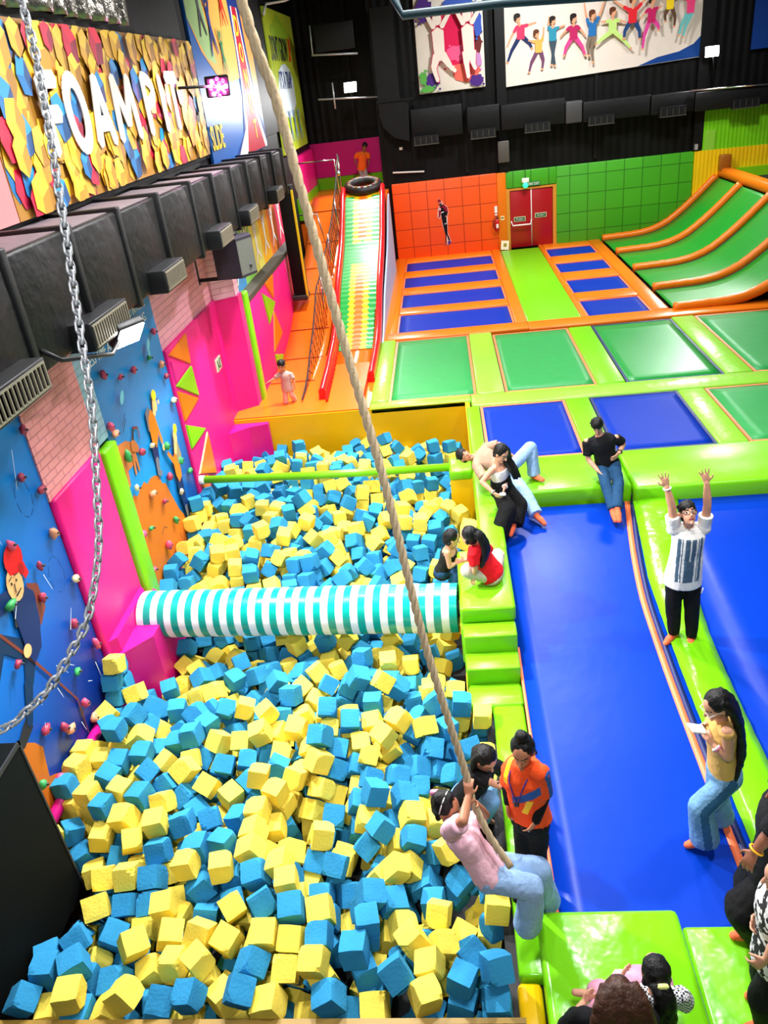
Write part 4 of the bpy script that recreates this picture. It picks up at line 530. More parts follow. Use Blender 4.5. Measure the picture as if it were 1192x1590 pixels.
b.add([P0+(A*math.cos(2*PI*k/ring)+B*math.sin(2*PI*k/ring))*R for k in range(ring)], [tuple(range(ring))], 0)
b.add([P1+(A*math.cos(2*PI*k/ring)+B*math.sin(2*PI*k/ring))*R for k in range(ring)], [tuple(range(ring))], 1)
b.build('cover', [WV, TEAL], t)
b = MB(); b.tube([P0-D*.14, P0+D*.02], .1, 12); b.build('axle', CHAR, t); b = MB(); b.tube([P1-D*.02, P1+D*.05], .1, 12); b.build('axle', CHAR, t)
b = MB(); b.tube([P0+Vector((-.12, -.02, .2)), P0+Vector((-.08, -.12, -.2)), P0+Vector((-.12, -.05, -.3))], .03, 8); b.build('strap', LIME, t)
# ---------------------------------------------------------------- foam cubes (each settled pose: cm, degrees, colour)
FBLUE = mat('blue foam', '2f86b4', .9, .12, .14, 5, .15, 45); FYEL = mat('yellow foam', 'ecd454', .9, .12, .1, 5, .15, 45)
def foam_mesh(seed, size, m):
    """a foam cube with soft, slightly torn edges"""
    rnd = random.Random(seed); bm = bmesh.new(); bmesh.ops.create_cube(bm, size=1)
    bmesh.ops.subdivide_edges(bm, edges=bm.edges[:], cuts=5, use_grid_fill=True)
    off = Vector((rnd.uniform(0, 99), rnd.uniform(0, 99), rnd.uniform(0, 99)))
    chip = [Vector((rnd.choice((-.5, .5)), rnd.choice((-.5, .5)), rnd.choice((-.5, .5)))) for _ in range(2)]
    for v in bm.verts:
        e = sum(abs(abs(x)-.5) < .01 for x in v.co)
        p = v.co.copy(); n = noise.noise_vector(p*2.2+off)
        k = {1: .012, 2: .03, 3: .05}.get(e, 0)
        v.co = p*(1-(k*.6 if e > 1 else 0))+n*k*.8
        for c in chip:
            d = (p-c).length
            if d < .3 and e >= 2: v.co -= p*(.16*(1-d/.3)*rnd.uniform(.5, 1.2))
    for f in bm.faces: f.smooth = False
    bmesh.ops.scale(bm, vec=(size,)*3, verts=bm.verts[:])
    me = bpy.data.meshes.new('foam_cube'); bm.to_mesh(me); bm.free(); me.materials.append(m); return me
FV = [[foam_mesh(10*c+k, (.187, .192, .183, .197, .188, .18)[k], (FYEL, FBLUE)[c]) for k in range(6)] for c in (0, 1)]
_rest = MB()
for i in range(len(CUBES)//7):
    x, y, z, rx, ry, rz, c = CUBES[i*7:i*7+7]
    q = Euler((math.radians(rx), math.radians(ry), math.radians(rz))).to_quaternion(); me = FV[c][i % 6]
    if i < 300:
        o = bpy.data.objects.new('foam_cube', me); o.location = (x/100, y/100, z/100); o.rotation_euler = q.to_euler(); COL.objects.link(o)
        cn = ('yellow', 'blue')[c]
        tag(o, f'{cn} foam cube lying loose in the foam pit in front of the striped roller', 'foam cube', f'{cn} foam cubes in the near pit')
    else:
        M = Matrix.LocRotScale(Vector((x/100, y/100, z/100)), q, None)
        _rest.add([M@v.co for v in me.vertices], [tuple(p.vertices) for p in me.polygons], c)
tag(_rest.build('foam_filling', [FYEL, FBLUE], fix=False), 'blue and yellow foam cubes heaped beyond the striped roller and deeper in the pit', 'foam', kind='stuff')
# ---------------------------------------------------------------- left wall: climbing murals, pads, bricks
XW = -4.15
RGT = (0, 1, 0); UPV = (0, 0, 1)     # in-plane axes of the left wall (its face looks to +x)
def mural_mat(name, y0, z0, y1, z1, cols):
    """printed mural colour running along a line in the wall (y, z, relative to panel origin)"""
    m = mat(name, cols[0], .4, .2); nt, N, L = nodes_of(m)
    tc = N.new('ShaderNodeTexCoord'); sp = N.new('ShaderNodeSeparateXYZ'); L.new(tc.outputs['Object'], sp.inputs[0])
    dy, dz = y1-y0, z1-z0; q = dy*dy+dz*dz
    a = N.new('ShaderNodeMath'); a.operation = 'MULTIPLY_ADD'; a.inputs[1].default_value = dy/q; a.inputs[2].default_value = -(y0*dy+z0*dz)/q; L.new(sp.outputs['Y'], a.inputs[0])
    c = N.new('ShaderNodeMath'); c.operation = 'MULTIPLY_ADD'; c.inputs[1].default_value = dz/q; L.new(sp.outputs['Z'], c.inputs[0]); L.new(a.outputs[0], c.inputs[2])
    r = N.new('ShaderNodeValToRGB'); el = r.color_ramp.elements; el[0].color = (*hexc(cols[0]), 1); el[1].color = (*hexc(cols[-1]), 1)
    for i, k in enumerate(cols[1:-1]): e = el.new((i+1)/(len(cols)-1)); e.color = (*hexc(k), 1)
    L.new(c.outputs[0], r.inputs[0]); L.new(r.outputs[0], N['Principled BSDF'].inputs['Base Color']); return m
HOLDM = [mat('pink climbing hold', 'd84a6c', .5), mat('green climbing hold', '2f9a50', .5), mat('cream climbing hold', 'dcc99a', .5), mat('maroon climbing hold', 'a8324f', .5), mat('peach climbing hold', 'e0926c', .5)]
def hold(y, z, k, parent, seed):
    rnd = random.Random(seed); bm = bmesh.new(); bmesh.ops.create_icosphere(bm, subdivisions=2, radius=1)
    off = Vector((rnd.uniform(0, 50), rnd.uniform(0, 50), 0)); s = rnd.uniform(.04, .062); a = rnd.uniform(.7, 1.4)
    for v in bm.verts:
        v.co *= 1+.45*noise.noise(v.co*1.1+off)
        v.co = Vector((v.co.x*s*.75, v.co.y*s*a, v.co.z*s/a))
    b = MB(); b.add([v.co+Vector((XW+.05, y, z)) for v in bm.verts], [tuple(w.index for w in f.verts) for f in bm.faces], 0, True); bm.free()
    b.tube([(XW+.03, y, z), (XW+.105, y, z)], .012, 8, 1)
    return b.build('climbing_hold', [HOLDM[k], CHAR], parent)
SKIN_T = mat('printed skin tone', 'e8b27a', .5); HAIRM = mat('printed dark line', '14161c', .6)
c_ = lambda n, h: mat('printed '+n, h, .5, .18)
def fig(name, parent, layers, c, right=RGT, up=UPV, off0=.004):
    """printed picture: list of (outline, material) laid one over the other"""
    b = MB(); ms = []
    for i, (poly, m) in enumerate(layers):
        if m not in ms: ms.append(m)
        flat_poly(b, poly, c, right, up, off0+.0016*i, .0014, ms.index(m))
    return b.build(name, ms, parent, fix=True)

# mural nearest the camera
t = empty('climbing_wall', (XW, 5.3, 0), 'blue climbing wall with a red hatted cartoon climber, nearest the camera', 'climbing wall')
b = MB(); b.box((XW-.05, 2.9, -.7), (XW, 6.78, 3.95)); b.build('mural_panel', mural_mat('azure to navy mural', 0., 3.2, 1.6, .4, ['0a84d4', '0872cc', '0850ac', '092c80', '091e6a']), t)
sh = lambda L: [((y, z)) for y, z in L]
navy, rust, red_, tan_, brown_ = c_('navy', '10295c'), c_('rust', 'c46a1c'), c_('red', 'e0141c'), c_('tan', 'f0b878'), c_('brown', '7a3a2c')
dn = c_('dark denim', '0c2f52'); gry = c_('grey', '6a6d78'); ora = c_('orange', 'ee7a1c'); yl = c_('yellow', 'f5cf2a'); blk = HAIRM; wht = c_('white', 'f0f0f0')
nvl = c_('line navy', '0c3f80')
fig('mural_picture', t, [
    ([(4.3, -.7), (5.9, -.7), (5.5, .0), (5.42, .1), (5.3, .2), (5.2, .27), (5.24, .45), (5.28, .58), (5.2, .72), (5.1, .82), (5.0, .86), (4.6, .8)], rust),
    ([(5.05, .8), (5.27, .86), (5.26, 1.02), (5.14, .98), (5.02, .92), (4.96, .85)], blk),
    (limb2((5.63, 1.45), (5.45, 1.22), .11, .07), dn), (limb2((5.45, 1.25), (5.24, .92), .075, .05), dn),
    (limb2((5.6, 1.5), (5.3, 1.82), .1, .08), dn), (limb2((5.3, 1.82), (5.0, 1.55), .08, .06), dn),
    (limb2((5.28, 1.98), (5.62, 1.36), .016, .016), brown_), (limb2((5.62, 1.36), (6.03, .5), .016, .012), brown_), (limb2((6.03, .5), (6.0, .05), .012, .006), brown_),
    ([(5.94, 2.03), (6.1, 1.92), (6.09, 1.65), (5.92, 1.55), (5.85, 1.8)], brown_),
    ([(5.7, 2.03), (5.9, 2.02), (6.0, 1.9), (5.93, 1.62), (5.8, 1.38), (5.62, 1.33), (5.56, 1.5), (5.68, 1.75)], navy),
    (limb2((5.66, 2.06), (5.3, 2.15), .09, .09), navy), (limb2((5.7, 2.), (5.58, 1.8), .03, .03), blk),
    (limb2((5.66, 1.98), (5.62, 1.55), .05, .045), navy), (blob2((5.58, 1.51), .07, .065), tan_),
    (blob2((5.77, 2.13), .13, .165), tan_), (blob2((5.88, 2.34), .155, .15), red_), ([(5.74, 2.28), (6.0, 2.24), (6.02, 2.1), (5.94, 2.08), (5.9, 2.2), (5.75, 2.24)], red_), (blob2((5.93, 2.2), .045, .06), c_('dark red', 'b01018')),
    (blob2((5.72, 2.17), .011, .016), blk), (blob2((5.8, 2.16), .011, .016), blk), (limb2((5.75, 2.15), (5.73, 2.07), .007, .007), blk), (limb2((5.72, 2.04), (5.82, 2.06), .01, .006), blk), (limb2((5.69, 2.22), (5.75, 2.23), .006, .004), blk), (limb2((5.78, 2.22), (5.84, 2.21), .006, .004), blk),
]+[(limb2((y, z), (y+dy*.7, z+dz*.7), .0042, .0015), wht) for y, z, dy, dz in ((5.7, 2.9, .12, -.5), (6.2, 1.95, .08, -.3), (6.3, 1.2, .2, .25), (5.75, .9, .05, -.22), (5.4, 1.1, .06, -.2), (6.05, .95, .12, -.12), (5.9, .3, .04, -.2), (5.55, 1.9, .2, .2), (5.85, 1.1, .2, -.3), (6.5, .6, .02, -.3), (5.3, .7, .1, .16), (6.25, .55, .1, -.08), (6.4, 3.2, -.2, -.5))]+[(limb2((y+.13*math.cos(a), z+.1*math.sin(a)*2), (y+.13*math.cos(a+.55), z+.2*math.sin(a+.55)), .005, .005), nvl) for y, z in ((6.3, 2.75), (6.35, 1.85), (5.85, .9)) for a in (0, .7, 1.4, 2.3, 3.1, 4., 4.8, 5.6)], (XW, 0, 0))
HP = [(5.89, 2.48, 0), (6.61, 2.18, 4), (6.19, 2.06, 3), (6.7, 1.56, 2), (6.05, 1.78, 3), (5.58, 2.04, 1), (6.39, 1.21, 3), (6.65, .73, 0), (5.36, 1.54, 3), (6.15, .77, 1), (6.08, .4, 0), (6.14, .13, 4), (5.62, .49, 3), (5.36, .73, 3), (5.7, .4, 4), (5.77, .08, 2), (5.02, .36, 1), (5.27, .14, 0), (6.7, 3.27, 3), (6.41, 2.91, 3), (6.66, 2.65, 3), (5.3, 2.7, 0)]
for i, (y, z, k) in enumerate(HP): hold(y, z, k, t, i)
lettering('lettering', 'ROCK CLIMBING\nIS THE BEST WORK.', (XW+.002, 5.7, 3.55), RGT, UPV, 1.7, .3, wht, t, .004)
b = MB(); b.tube([(XW+.07, 4.6, .0), (XW+.06, 6.5, .0)], .06, 10); tag(b.build('padded_tube', PINK2), 'pink padded tube along the foot of the near climbing wall', 'pad')

# pink column between the murals
BRP = brickmat('pink painted brick', 'f29a9f', 'd98088', 'Y', 'Z', .24, .085, .5, .008, .5, .7); BRB = brickmat('pale blue painted brick', '9cc6de', '84aec6', 'Y', 'Z', .24, .085, .5, .008, .5, .7); BRP2 = brickmat('light pink painted brick', 'f5a9c0', 'cf86a2', 'Y', 'Z', .42, .1, .5, .008, .5, .5)
st('wall_left', (-4.2, 6.78, 2.44), (XW+.02, 8.1, 4.1), BRP)
st('wall_left', (-4.2, 8.1, 2.44), (XW+.01, 8.44, 4.1), BRB)
st('wall_left', (-4.2, 10.86, 2.2), (XW-.01, 14.2, 4.2), BRP2)
pad((XW-.04, 6.8, -.5), (XW+.06, 8.04, 2.45), PINK, 'tall pink wall pad between the two climbing murals', name='wall_pad', cat='wall pad')
b = MB(); b.prism([(XW, 6.72), (-3.72, 7.2), (-3.68, 7.95), (XW, 8.3)], -.6, .38, 2)
tag(b.build('pad_plinth', PINK2), 'magenta padded plinth at foot of the pink wall pad by the roller', 'pad')
b = MB(); b.prism([(XW, 6.8), (XW+.14, 6.95), (XW+.14, 7.9), (XW, 8.05)], .38, .58, 2); tag(b.build('pad_plinth', PINK), 'pink padded ledge above the magenta plinth', 'pad')
pad((XW-.04, 8.06, -.5), (XW+.1, 8.44, 2.4), LIME, 'tall lime wall pad left of the goat mural', name='wall_pad', cat='wall pad')

# second mural
t = empty('climbing_wall', (XW, 9.6, 0), 'blue climbing wall with cartoon goat and two climbers on an orange rock', 'climbing wall')
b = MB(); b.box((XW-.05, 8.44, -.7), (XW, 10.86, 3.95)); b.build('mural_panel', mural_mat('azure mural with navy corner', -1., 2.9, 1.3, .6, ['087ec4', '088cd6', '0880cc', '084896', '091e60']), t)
ski = tan_; gb = c_('goat brown', 'c0703a'); tea = c_('pale teal', '6fc4d8')
fig('mural_picture', t, [
    ([(8.45, -.6), (8.45, 1.42), (8.55, 1.5), (8.66, 1.53), (8.75, 1.46), (8.9, 1.5), (9.05, 1.52), (9.14, 1.44), (9.28, 1.46), (9.44, 1.42), (9.54, 1.36), (9.62, 1.2), (9.72, 1.16), (9.8, .95), (9.88, .78), (9.96, .6), (10.06, .47), (10.2, .1), (10.3, -.2), (10.35, -.6)], rust),
    ([(8.36+.12, 2.05), (8.47, 2.2), (8.62, 2.24), (8.85, 2.2), (9.0, 2.12), (9.08, 1.98), (9.0, 1.86), (8.84, 1.84), (8.66, 1.86), (8.52, 1.88)], gb),
    (limb2((8.55, 1.95), (8.58, 1.78), .07, .045), gb), (limb2((8.58, 1.8), (8.47, 1.66), .035, .03), gb), (limb2((8.66, 1.93), (8.62, 1.68), .05, .03), gb),
    (limb2((8.95, 1.95), (8.88, 1.72), .04, .025), gb), (limb2((9.0, 1.95), (9.0, 1.72), .035, .025), gb),
    (limb2((9.0, 2.08), (9.13, 1.96), .09, .05), gb), (limb2((9.06, 2.12), (9.15, 2.25), .02, .018), blk), (limb2((9.15, 2.25), (9.28, 2.2), .018, .014), brown_), (limb2((9.28, 2.2), (9.26, 2.05), .014, .01), brown_),
    (limb2((9.66, 1.8), (9.62, 1.56), .12, .08), navy), (limb2((9.62, 1.58), (9.56, 1.38), .06, .055), gry), (limb2((9.56, 1.38), (9.66, 1.36), .04, .03), gry),
    ([(9.58, 2.02), (9.62, 2.26), (9.78, 2.3), (9.8, 2.1), (9.7, 1.9)], gry),
    ([(9.68, 2.16), (9.82, 2.24), (9.92, 2.1), (9.84, 1.82), (9.7, 1.72), (9.6, 1.82), (9.62, 2.0)], ora),
    (limb2((9.86, 2.1), (9.93, 1.7), .04, .035), ora), (blob2((9.93, 1.62), .05, .05), ski),
    (limb2((9.9, 2.13), (10.0, 2.28), .05, .065), ski), (blob2((10.0, 2.24), .075, .1), ski), (blob2((10.14, 2.22), .035, .03), ski), (blob2((10.03, 2.36), .085, .075), yl), (limb2((10.08, 2.28), (10.14, 2.27), .008, .008), blk),
    (limb2((10.16, .98), (10.15, .5), .12, .07), navy), (limb2((10.15, .55), (10.14, .4), .05, .045), gry),
    ([(10.1, 1.34), (10.26, 1.42), (10.34, 1.25), (10.28, 1.0), (10.14, .96), (10.08, 1.1)], ora), (limb2((10.12, 1.3), (9.98, 1.5), .045, .035), ora),
    ([(10.26, 1.46), (10.42, 1.52), (10.46, 1.26), (10.36, 1.14), (10.26, 1.2)], c_('khaki', '9a8a66')),
    (limb2((10.25, 1.38), (10.38, 1.56), .05, .06), ski), (blob2((10.38, 1.58), .075, .095), ski), (blob2((10.45, 1.68), .08, .075), yl),
    (limb2((8.8, 2.42), (8.95, 2.52), .006, .006), blk), (limb2((8.76, 2.35), (8.94, 2.46), .006, .006), blk),
    (blob2((9.0, 2.72), .1, .05, rot=.7), tea), (blob2((10.25, 3.0), .1, .045, rot=.8), tea), (blob2((10.2, 2.88), .06, .03, rot=.8), tea),
    (limb2((9.02, .72), (9.16, .76), .006, .006), blk), (limb2((9.16, .76), (9.24, .7), .006, .006), blk), (limb2((9.3, 1.0), (9.4, 1.02), .006, .004), blk), (limb2((9.2, .28), (9.28, .3), .006, .004), blk), (limb2((9.6, .4), (9.62, .3), .006, .004), blk),
], (XW, 0, 0))
HP2 = [(8.7, 3.12, 3), (9.13, 2.94, 3), (9.57, 2.88, 3), (10.65, 2.42, 3), (10.57, 2.62, 4), (10.19, 2.84, 1), (10.59, 3.09, 0), (10.06, 3.23, 3), (8.57, 2.42, 4), (8.71, 2.05, 1), (9.52, 1.83, 2), (9.14, 1.91, 3), (10., 1.6, 1), (10.37, 1.2, 1), (10.64, .9, 1), (9.82, 1.21, 3), (10.09, .82, 2), (10.38, .46, 2), (9.13, 1.3, 4), (9.42, 1.02, 3), (9.63, .6, 1), (8.79, .96, 1), (9.17, .46, 0), (10.11, .2, 0), (10.63, .1, 0), (8.52, .48, 0), (8.81, .1, 2), (9.39, .0, 0), (8.5, 1.03, 0), (8.71, 1.6, 2), (10.7, 2.03, 2), (8.5, 2.54, 0)]
for i, (y, z, k) in enumerate(HP2): hold(y, z, k, t, 50+i)
lettering('lettering', 'A GOOD MORNING COULD INVOLVE', (XW+.002, 9.58, 3.5), RGT, UPV, 2.1, .1, wht, t, .004)
lettering('lettering', 'LESS TIME AND FUN IN CLIMBING.', (XW+.002, 9.52, 3.33), RGT, UPV, 2.1, .12, wht, t, .004)
b = MB(); b.tube([(XW+.06, 8.5, .02), (XW+.06, 10.8, .04)], .05, 10); tag(b.build('padded_tube', PINK2), 'pink padded tube along the foot of the goat mural', 'pad')

# pink pad wall with triangles, angled return, lime post
def tri_wall(y0, y1, x, z0, z1, tris, label):
    t = empty('wall_pad', (x, (y0+y1)/2, z0), label, 'wall pad')
    b = MB(); b.rbox((x-.08, y0, z0), (x, y1, z1), .02); b.build('pad_cover', PINK, t)
    for k, (m, p) in enumerate(tris):
        b = MB(); cx = sum(q[0] for q in p)/3; cz = sum(q[1] for q in p)/3
        lo = [Vector((x, y, z)) for y, z in p]; hi = [Vector((x+.025, cx+(y-cx)*.94, cz+(z-cz)*.94)) for y, z in p]
        b.add(lo+hi, [(2, 1, 0), (3, 4, 5), (0, 1, 4, 3), (1, 2, 5, 4), (2, 0, 3, 5)]); b.build('triangle_panel', m, t)
    return t
tri_wall(10.87, 13.82, -4.1, -.6, 2.72, [(ORANGE, [(10.9, 2.64), (11.84, 2.7), (11.75, 2.23)]), (PINK2, [(10.9, 2.55), (11.59, 2.27), (10.92, 2.2)]), (LIME, [(10.9, 2.17), (11.76, 2.2), (11.79, 1.68)]), (ORANGE, [(10.9, 2.1), (11.75, 1.66), (10.9, 1.6)]),
    (LIME, [(10.9, 1.55), (11.76, 1.13), (10.9, 1.14)]), (ORANGE, [(11.79, 1.06), (11.77, .29), (10.95, .68)]), (ORANGE, [(10.9, .5), (11.3, .5), (11.31, .12)])], 'pink padded wall with orange and lime triangles beside the goat mural')
b = MB(); b.prism([(-4.2, 13.8), (-4.1, 13.8), (-3.74, 14.05), (-3.74, 14.35), (-4.2, 14.35)], .3, 2.7, 2); tag(b.build('wall_pad', PINK), 'creased pink corner pad left of the second lime post', 'wall pad')
b = MB(); b.prism([(-4.2, 13.8), (-4.12, 13.8), (-3.78, 14.05), (-3.78, 14.35), (-4.2, 14.35)], 2.7, 4.0, 2); tag(b.build('wall_left', brickmat('pale pink brick corner', 'f7bcd0', 'd493ac', 'X', 'Z', .4, .1, .5, .008, .5, .5)), kind='structure')
pad((-3.82, 14.32, .0), (-3.68, 14.6, 2.68), LIME, 'slim lime post pad beside the kid on the orange ramp', name='wall_pad', cat='wall pad')
b = MB(); b.prism([(-4.15, 12.9), (-3.78, 13.2), (-3.45, 13.3), (-3.45, 13.5), (-4.15, 13.5)], -.6, .5, 2); tag(b.build('pad_plinth', PINK2), 'magenta padded plinth at far left corner of the pit', 'pad')
tri_wall(14.6, 20.6, -3.74, .4, 2.45, [(ORANGE, [(16.3, 2.4), (17.2, 2.4), (16.9, 1.95)]), (LIME, [(15.9, 2.3), (17., 1.85), (16.1, 1.6)]), (ORANGE, [(16.7, 1.75), (17.2, 1.1), (16.1, 1.0)]), (LIME, [(16.1, .95), (16.9, .7), (16.2, .42)])], 'pink padded wall with triangles along the orange ramp')
t = empty('climbing_ledge', (-3.9, 17.6, 2.4), 'dark sloped ledge under the jumping silhouettes mural', 'ledge')
b = MB(); b.prism([(-3.9, 2.6), (-3.9, 2.45), (-3.73, 2.4), (-3.73, 2.5)], 14.6, 20.8, 1); b.build('ledge_board', mat('grey brown board', '3a3528', .7), t)
t = empty('silhouette_mural', (-4.1, 17.8, 2.7), 'striped wall mural of white jumping figures behind the loudspeaker', 'mural')
sc_ = ['2a86c0', '7ab84a', 'e8dc6a', 'f2b020', 'f07a30', 'e8286a', '2a86c0']
for i in range(7):
    y0 = 14.5+i*.95
    b = MB(); b.box((-3.98, y0, 2.5), (-3.88, y0+.95, 4.0)); b.build('colour_stripe', mat(f'mural stripe {sc_[i]}', sc_[i], .45), t)
    yc = y0+.45; lay = []
    for p, q, r1, r2 in (((yc, 3.35), (yc+.02, 3.0), .09, .06), ((yc, 3.02), (yc-.2, 2.75), .05, .03), ((yc, 3.02), (yc+.24, 2.8), .05, .03), ((yc-.06, 3.32), (yc-.25, 3.62), .03, .02), ((yc+.06, 3.32), (yc+.22, 3.65), .03, .02)): lay.append((limb2(p, q, r1, r2), wht))
    lay.append((blob2((yc, 3.48), .065, .08), wht)); fig('white_figure', t, lay, (-3.88, 0, 0))
t = empty('steel_column', (-3.5, 19, 1.5), 'black column with a yellow edge standing on the orange ramp', 'column')
b = MB(); b.rbox((-3.66, 18.9, 1.42), (-3.36, 19.3, 3.95), .01); b.build('column_cladding', BLACK, t)
b = MB(); b.box((-3.36, 18.88, 1.45), (-3.32, 18.96, 3.85)); b.build('corner_guard', mat('safety yellow', 'f2d60a', .4), t)
b = MB(); b.rbox((-3.7, 18.85, 1.38), (-3.34, 19.32, 1.5), .01); b.build('base_plate', CHAR, t)
t = empty('exit_sign', (-4.08, 13.2, 1.75), 'small green emergency exit symbol sign on the pink wall', 'sign')
b = MB(); b.box((-4.1, 13.03, 1.64), (-4.085, 13.36, 1.86)); b.build('sign_plate', mat('sign cream', 'dfe6cf', .4), t)
gsn = c_('sign green', '1f6a3c'); fig('pictogram', t, [(blob2((13.12, 1.81), .02, .02), gsn), (limb2((13.12, 1.78), (13.14, 1.72), .025, .02), gsn), (limb2((13.14, 1.72), (13.08, 1.67), .014, .012), gsn), (limb2((13.14, 1.72), (13.19, 1.68), .014, .012), gsn), ([(13.22, 1.67), (13.32, 1.67), (13.32, 1.83), (13.22, 1.83)], gsn), ([(13.25, 1.69), (13.29, 1.69), (13.29, 1.81), (13.25, 1.81)], wht)], (-4.085, 0, 0))

# ---------------------------------------------------------------- air duct along the left wall
t = empty('air_duct', (-3.8, 11, 3.95), 'long black wrapped air duct running along the left wall under the banners', 'duct')
FOIL = mat('black duct wrap', '0e0d0e', .5, .22, .25, 3, .5, 6); FOILT = mat('pale duct wrap', '6a6066', .6, .3, .2, 5, .3, 8)
yb = [3.2, 4.6, 6.05, 7.3, 8.55, 9.9, 11.3, 12.5, 13.7, 14.9, 16.2, 17.4, 18.6]
for i, (a, c) in enumerate(zip(yb, yb[1:])):
    zt = 4.98-.012*i*2; zb = 3.97-.01*i
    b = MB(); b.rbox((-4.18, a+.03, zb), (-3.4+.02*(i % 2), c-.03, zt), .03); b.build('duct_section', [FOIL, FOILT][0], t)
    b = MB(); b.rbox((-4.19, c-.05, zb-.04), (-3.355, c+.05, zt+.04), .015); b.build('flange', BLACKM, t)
    b = MB(); b.box((-4.16, a+.08, zt+.0), (-3.46, c-.08, zt+.006)); b.build('pale_top', FOILT, t)  # paler wrap laid along the top of each duct section
GR = mat('vent grille metal', '8d8676', .4, .5, .1, 10, 0, 1, .4)
for i, (a, c) in enumerate(((4.75, 5.85), (6.8, 7.75), (9.02, 9.82), (11.7, 12.48), (13.75, 14.55), (16.4, 17.2))):
    v = MB(); v.rbox((-3.62, a, 3.93-.008*i), (-3.2, c, 4.19-.008*i), .012); vo = v.build('vent_outlet', BLACKM, t)
    v = MB(); n = 16
    for k in range(n): y = a+.05+(c-a-.1)*k/(n-1); v.box((-3.205, y-.008, 3.97-.008*i), (-3.185, y+.008, 4.15-.008*i))
    v.box((-3.205, a+.03, 3.955-.008*i), (-3.19, c-.03, 3.972-.008*i)); v.box((-3.205, a+.03, 4.148-.008*i), (-3.19, c-.03, 4.165-.008*i)); v.box((-3.21, a+.04, 3.97-.008*i), (-3.2, c-.04, 4.15-.008*i))
    v.build('grille', GR, vo)

# ---------------------------------------------------------------- loudspeaker and lamps on brackets
def speaker(x, y, z, label):
    t = empty('loudspeaker', (x, y, z), label, 'loudspeaker')
    b = MB(); b.prism([(x-.28, y+.25), (x-.3, y-.3), (x+.12, y-.32), (x+.3, y+.05), (x+.2, y+.3)], z, z+.62, 2); b.build('cabinet', mat('dark violet black cabinet', '28222f', .5), t)
    b = MB(); b.add([(x+.125, y-.31, z+.04), (x+.3, y+.04, z+.04), (x+.3, y+.04, z+.58), (x+.125, y-.31, z+.58)], [(0, 1, 2, 3)]); b.build('speaker_grille', mat('grey speaker grille', '5b5a55', .6, .5, .1, 60), t)
    b = MB(); b.box((x-.75, y-.05, z-.05), (x+.1, y+.02, z)); b.box((x-.75, y-.05, z-.1), (x-.7, y+.02, z+.3)); b.build('bracket', BLACKM, t)
    b = MB(); b.ball((x+.24, y-.08, z+.16), .03, n=10, m=6); b.build('badge', CHAR, t)
speaker(-3.45, 13.35, 3.2, 'black loudspeaker hanging on a bracket under the left duct')
GLOW = mat('lit lamp glass', 'ffffff', .4, emit='ffffff', estr=60)
def floodlight(p, aim, label, size=.16, arm=None, glow=GLOW, watts=0, col=(1, 1, 1), name='floodlight', spread=150):
    p = Vector(p); d = (Vector(aim)-p).normalized(); q = d.to_track_quat('-Z', 'Y').to_matrix()
    t = empty(name, p, label, 'lamp')
    b = MB(); b.rbox((p.x-size, p.y-size*.8, p.z+.01), (p.x+size, p.y+size*.8, p.z+.1), .02)
    b.v = [tuple(q@(Vector(v)-p)+p) for v in b.v]; b.build('housing', BLACKM, t)
    b = MB(); b.box((p.x-size*.88, p.y-size*.68, p.z-.005), (p.x+size*.88, p.y+size*.68, p.z+.01)); b.v = [tuple(q@(Vector(v)-p)+p) for v in b.v]; b.build('lamp_glass', glow, t)
    if arm:
        b = MB(); b.tube([p-d*.08, *arm], .022, 8); b.build('arm', BLACKM, t)
    if watts:
        l = bpy.data.lights.new('flood_beam', 'AREA'); l.shape = 'DISK'; l.size = size*1.6; l.energy = watts; l.color = col; l.spread = math.radians(spread)
        lo = bpy.data.objects.new('flood_beam', l); lo.location = p+d*.03; lo.rotation_euler = d.to_track_quat('-Z', 'Y').to_euler(); link(lo, t)
    return t
floodlight((-3.15, 7.5, 3.86), (1.2, 5.2, 0), 'lit floodlight on a black arm before the goat mural', .17, [(-3.25, 7.2, 3.78), (-3.3, 6.3, 4.02), (-3.4, 6.2, 4.15)], watts=620)
PGLOW = mat('lit magenta lamp glass', 'ff4fc0', .4, emit='ff3fb8', estr=14)
floodlight((-3.6, 14.9, 6.0), (-1.5, 10.0, 4.6), 'magenta party spotlight between the foam pit and slide banners', .2, [(-3.8, 14.2, 6.03), (-4.15, 14.0, 6.05)], glow=mat('dim violet lens', '7a2a6a', .3), watts=30, col=(1, .15, .7), name='party_spotlight')
_t = COL.objects[-1] if COL.objects[-1].type == 'EMPTY' else COL.objects[-1].parent
_p = Vector((-3.6, 14.9, 6.0)); _d = (Vector((-1.5, 10., 4.6))-_p).normalized(); _u = _d.orthogonal().normalized(); _w = _d.cross(_u)
for i in range(13):
    a = 2*PI*i/8; r = 0 if i == 12 else (.13 if i < 8 else .065)
    if i >= 8: a = 2*PI*i/4+.4
    b = MB(); b.ball(_p+_d*.025+(_u*math.cos(a)+_w*math.sin(a))*r, .032, n=8, m=6); b.build('led', PGLOW if i % 3 else GLOW, _t)

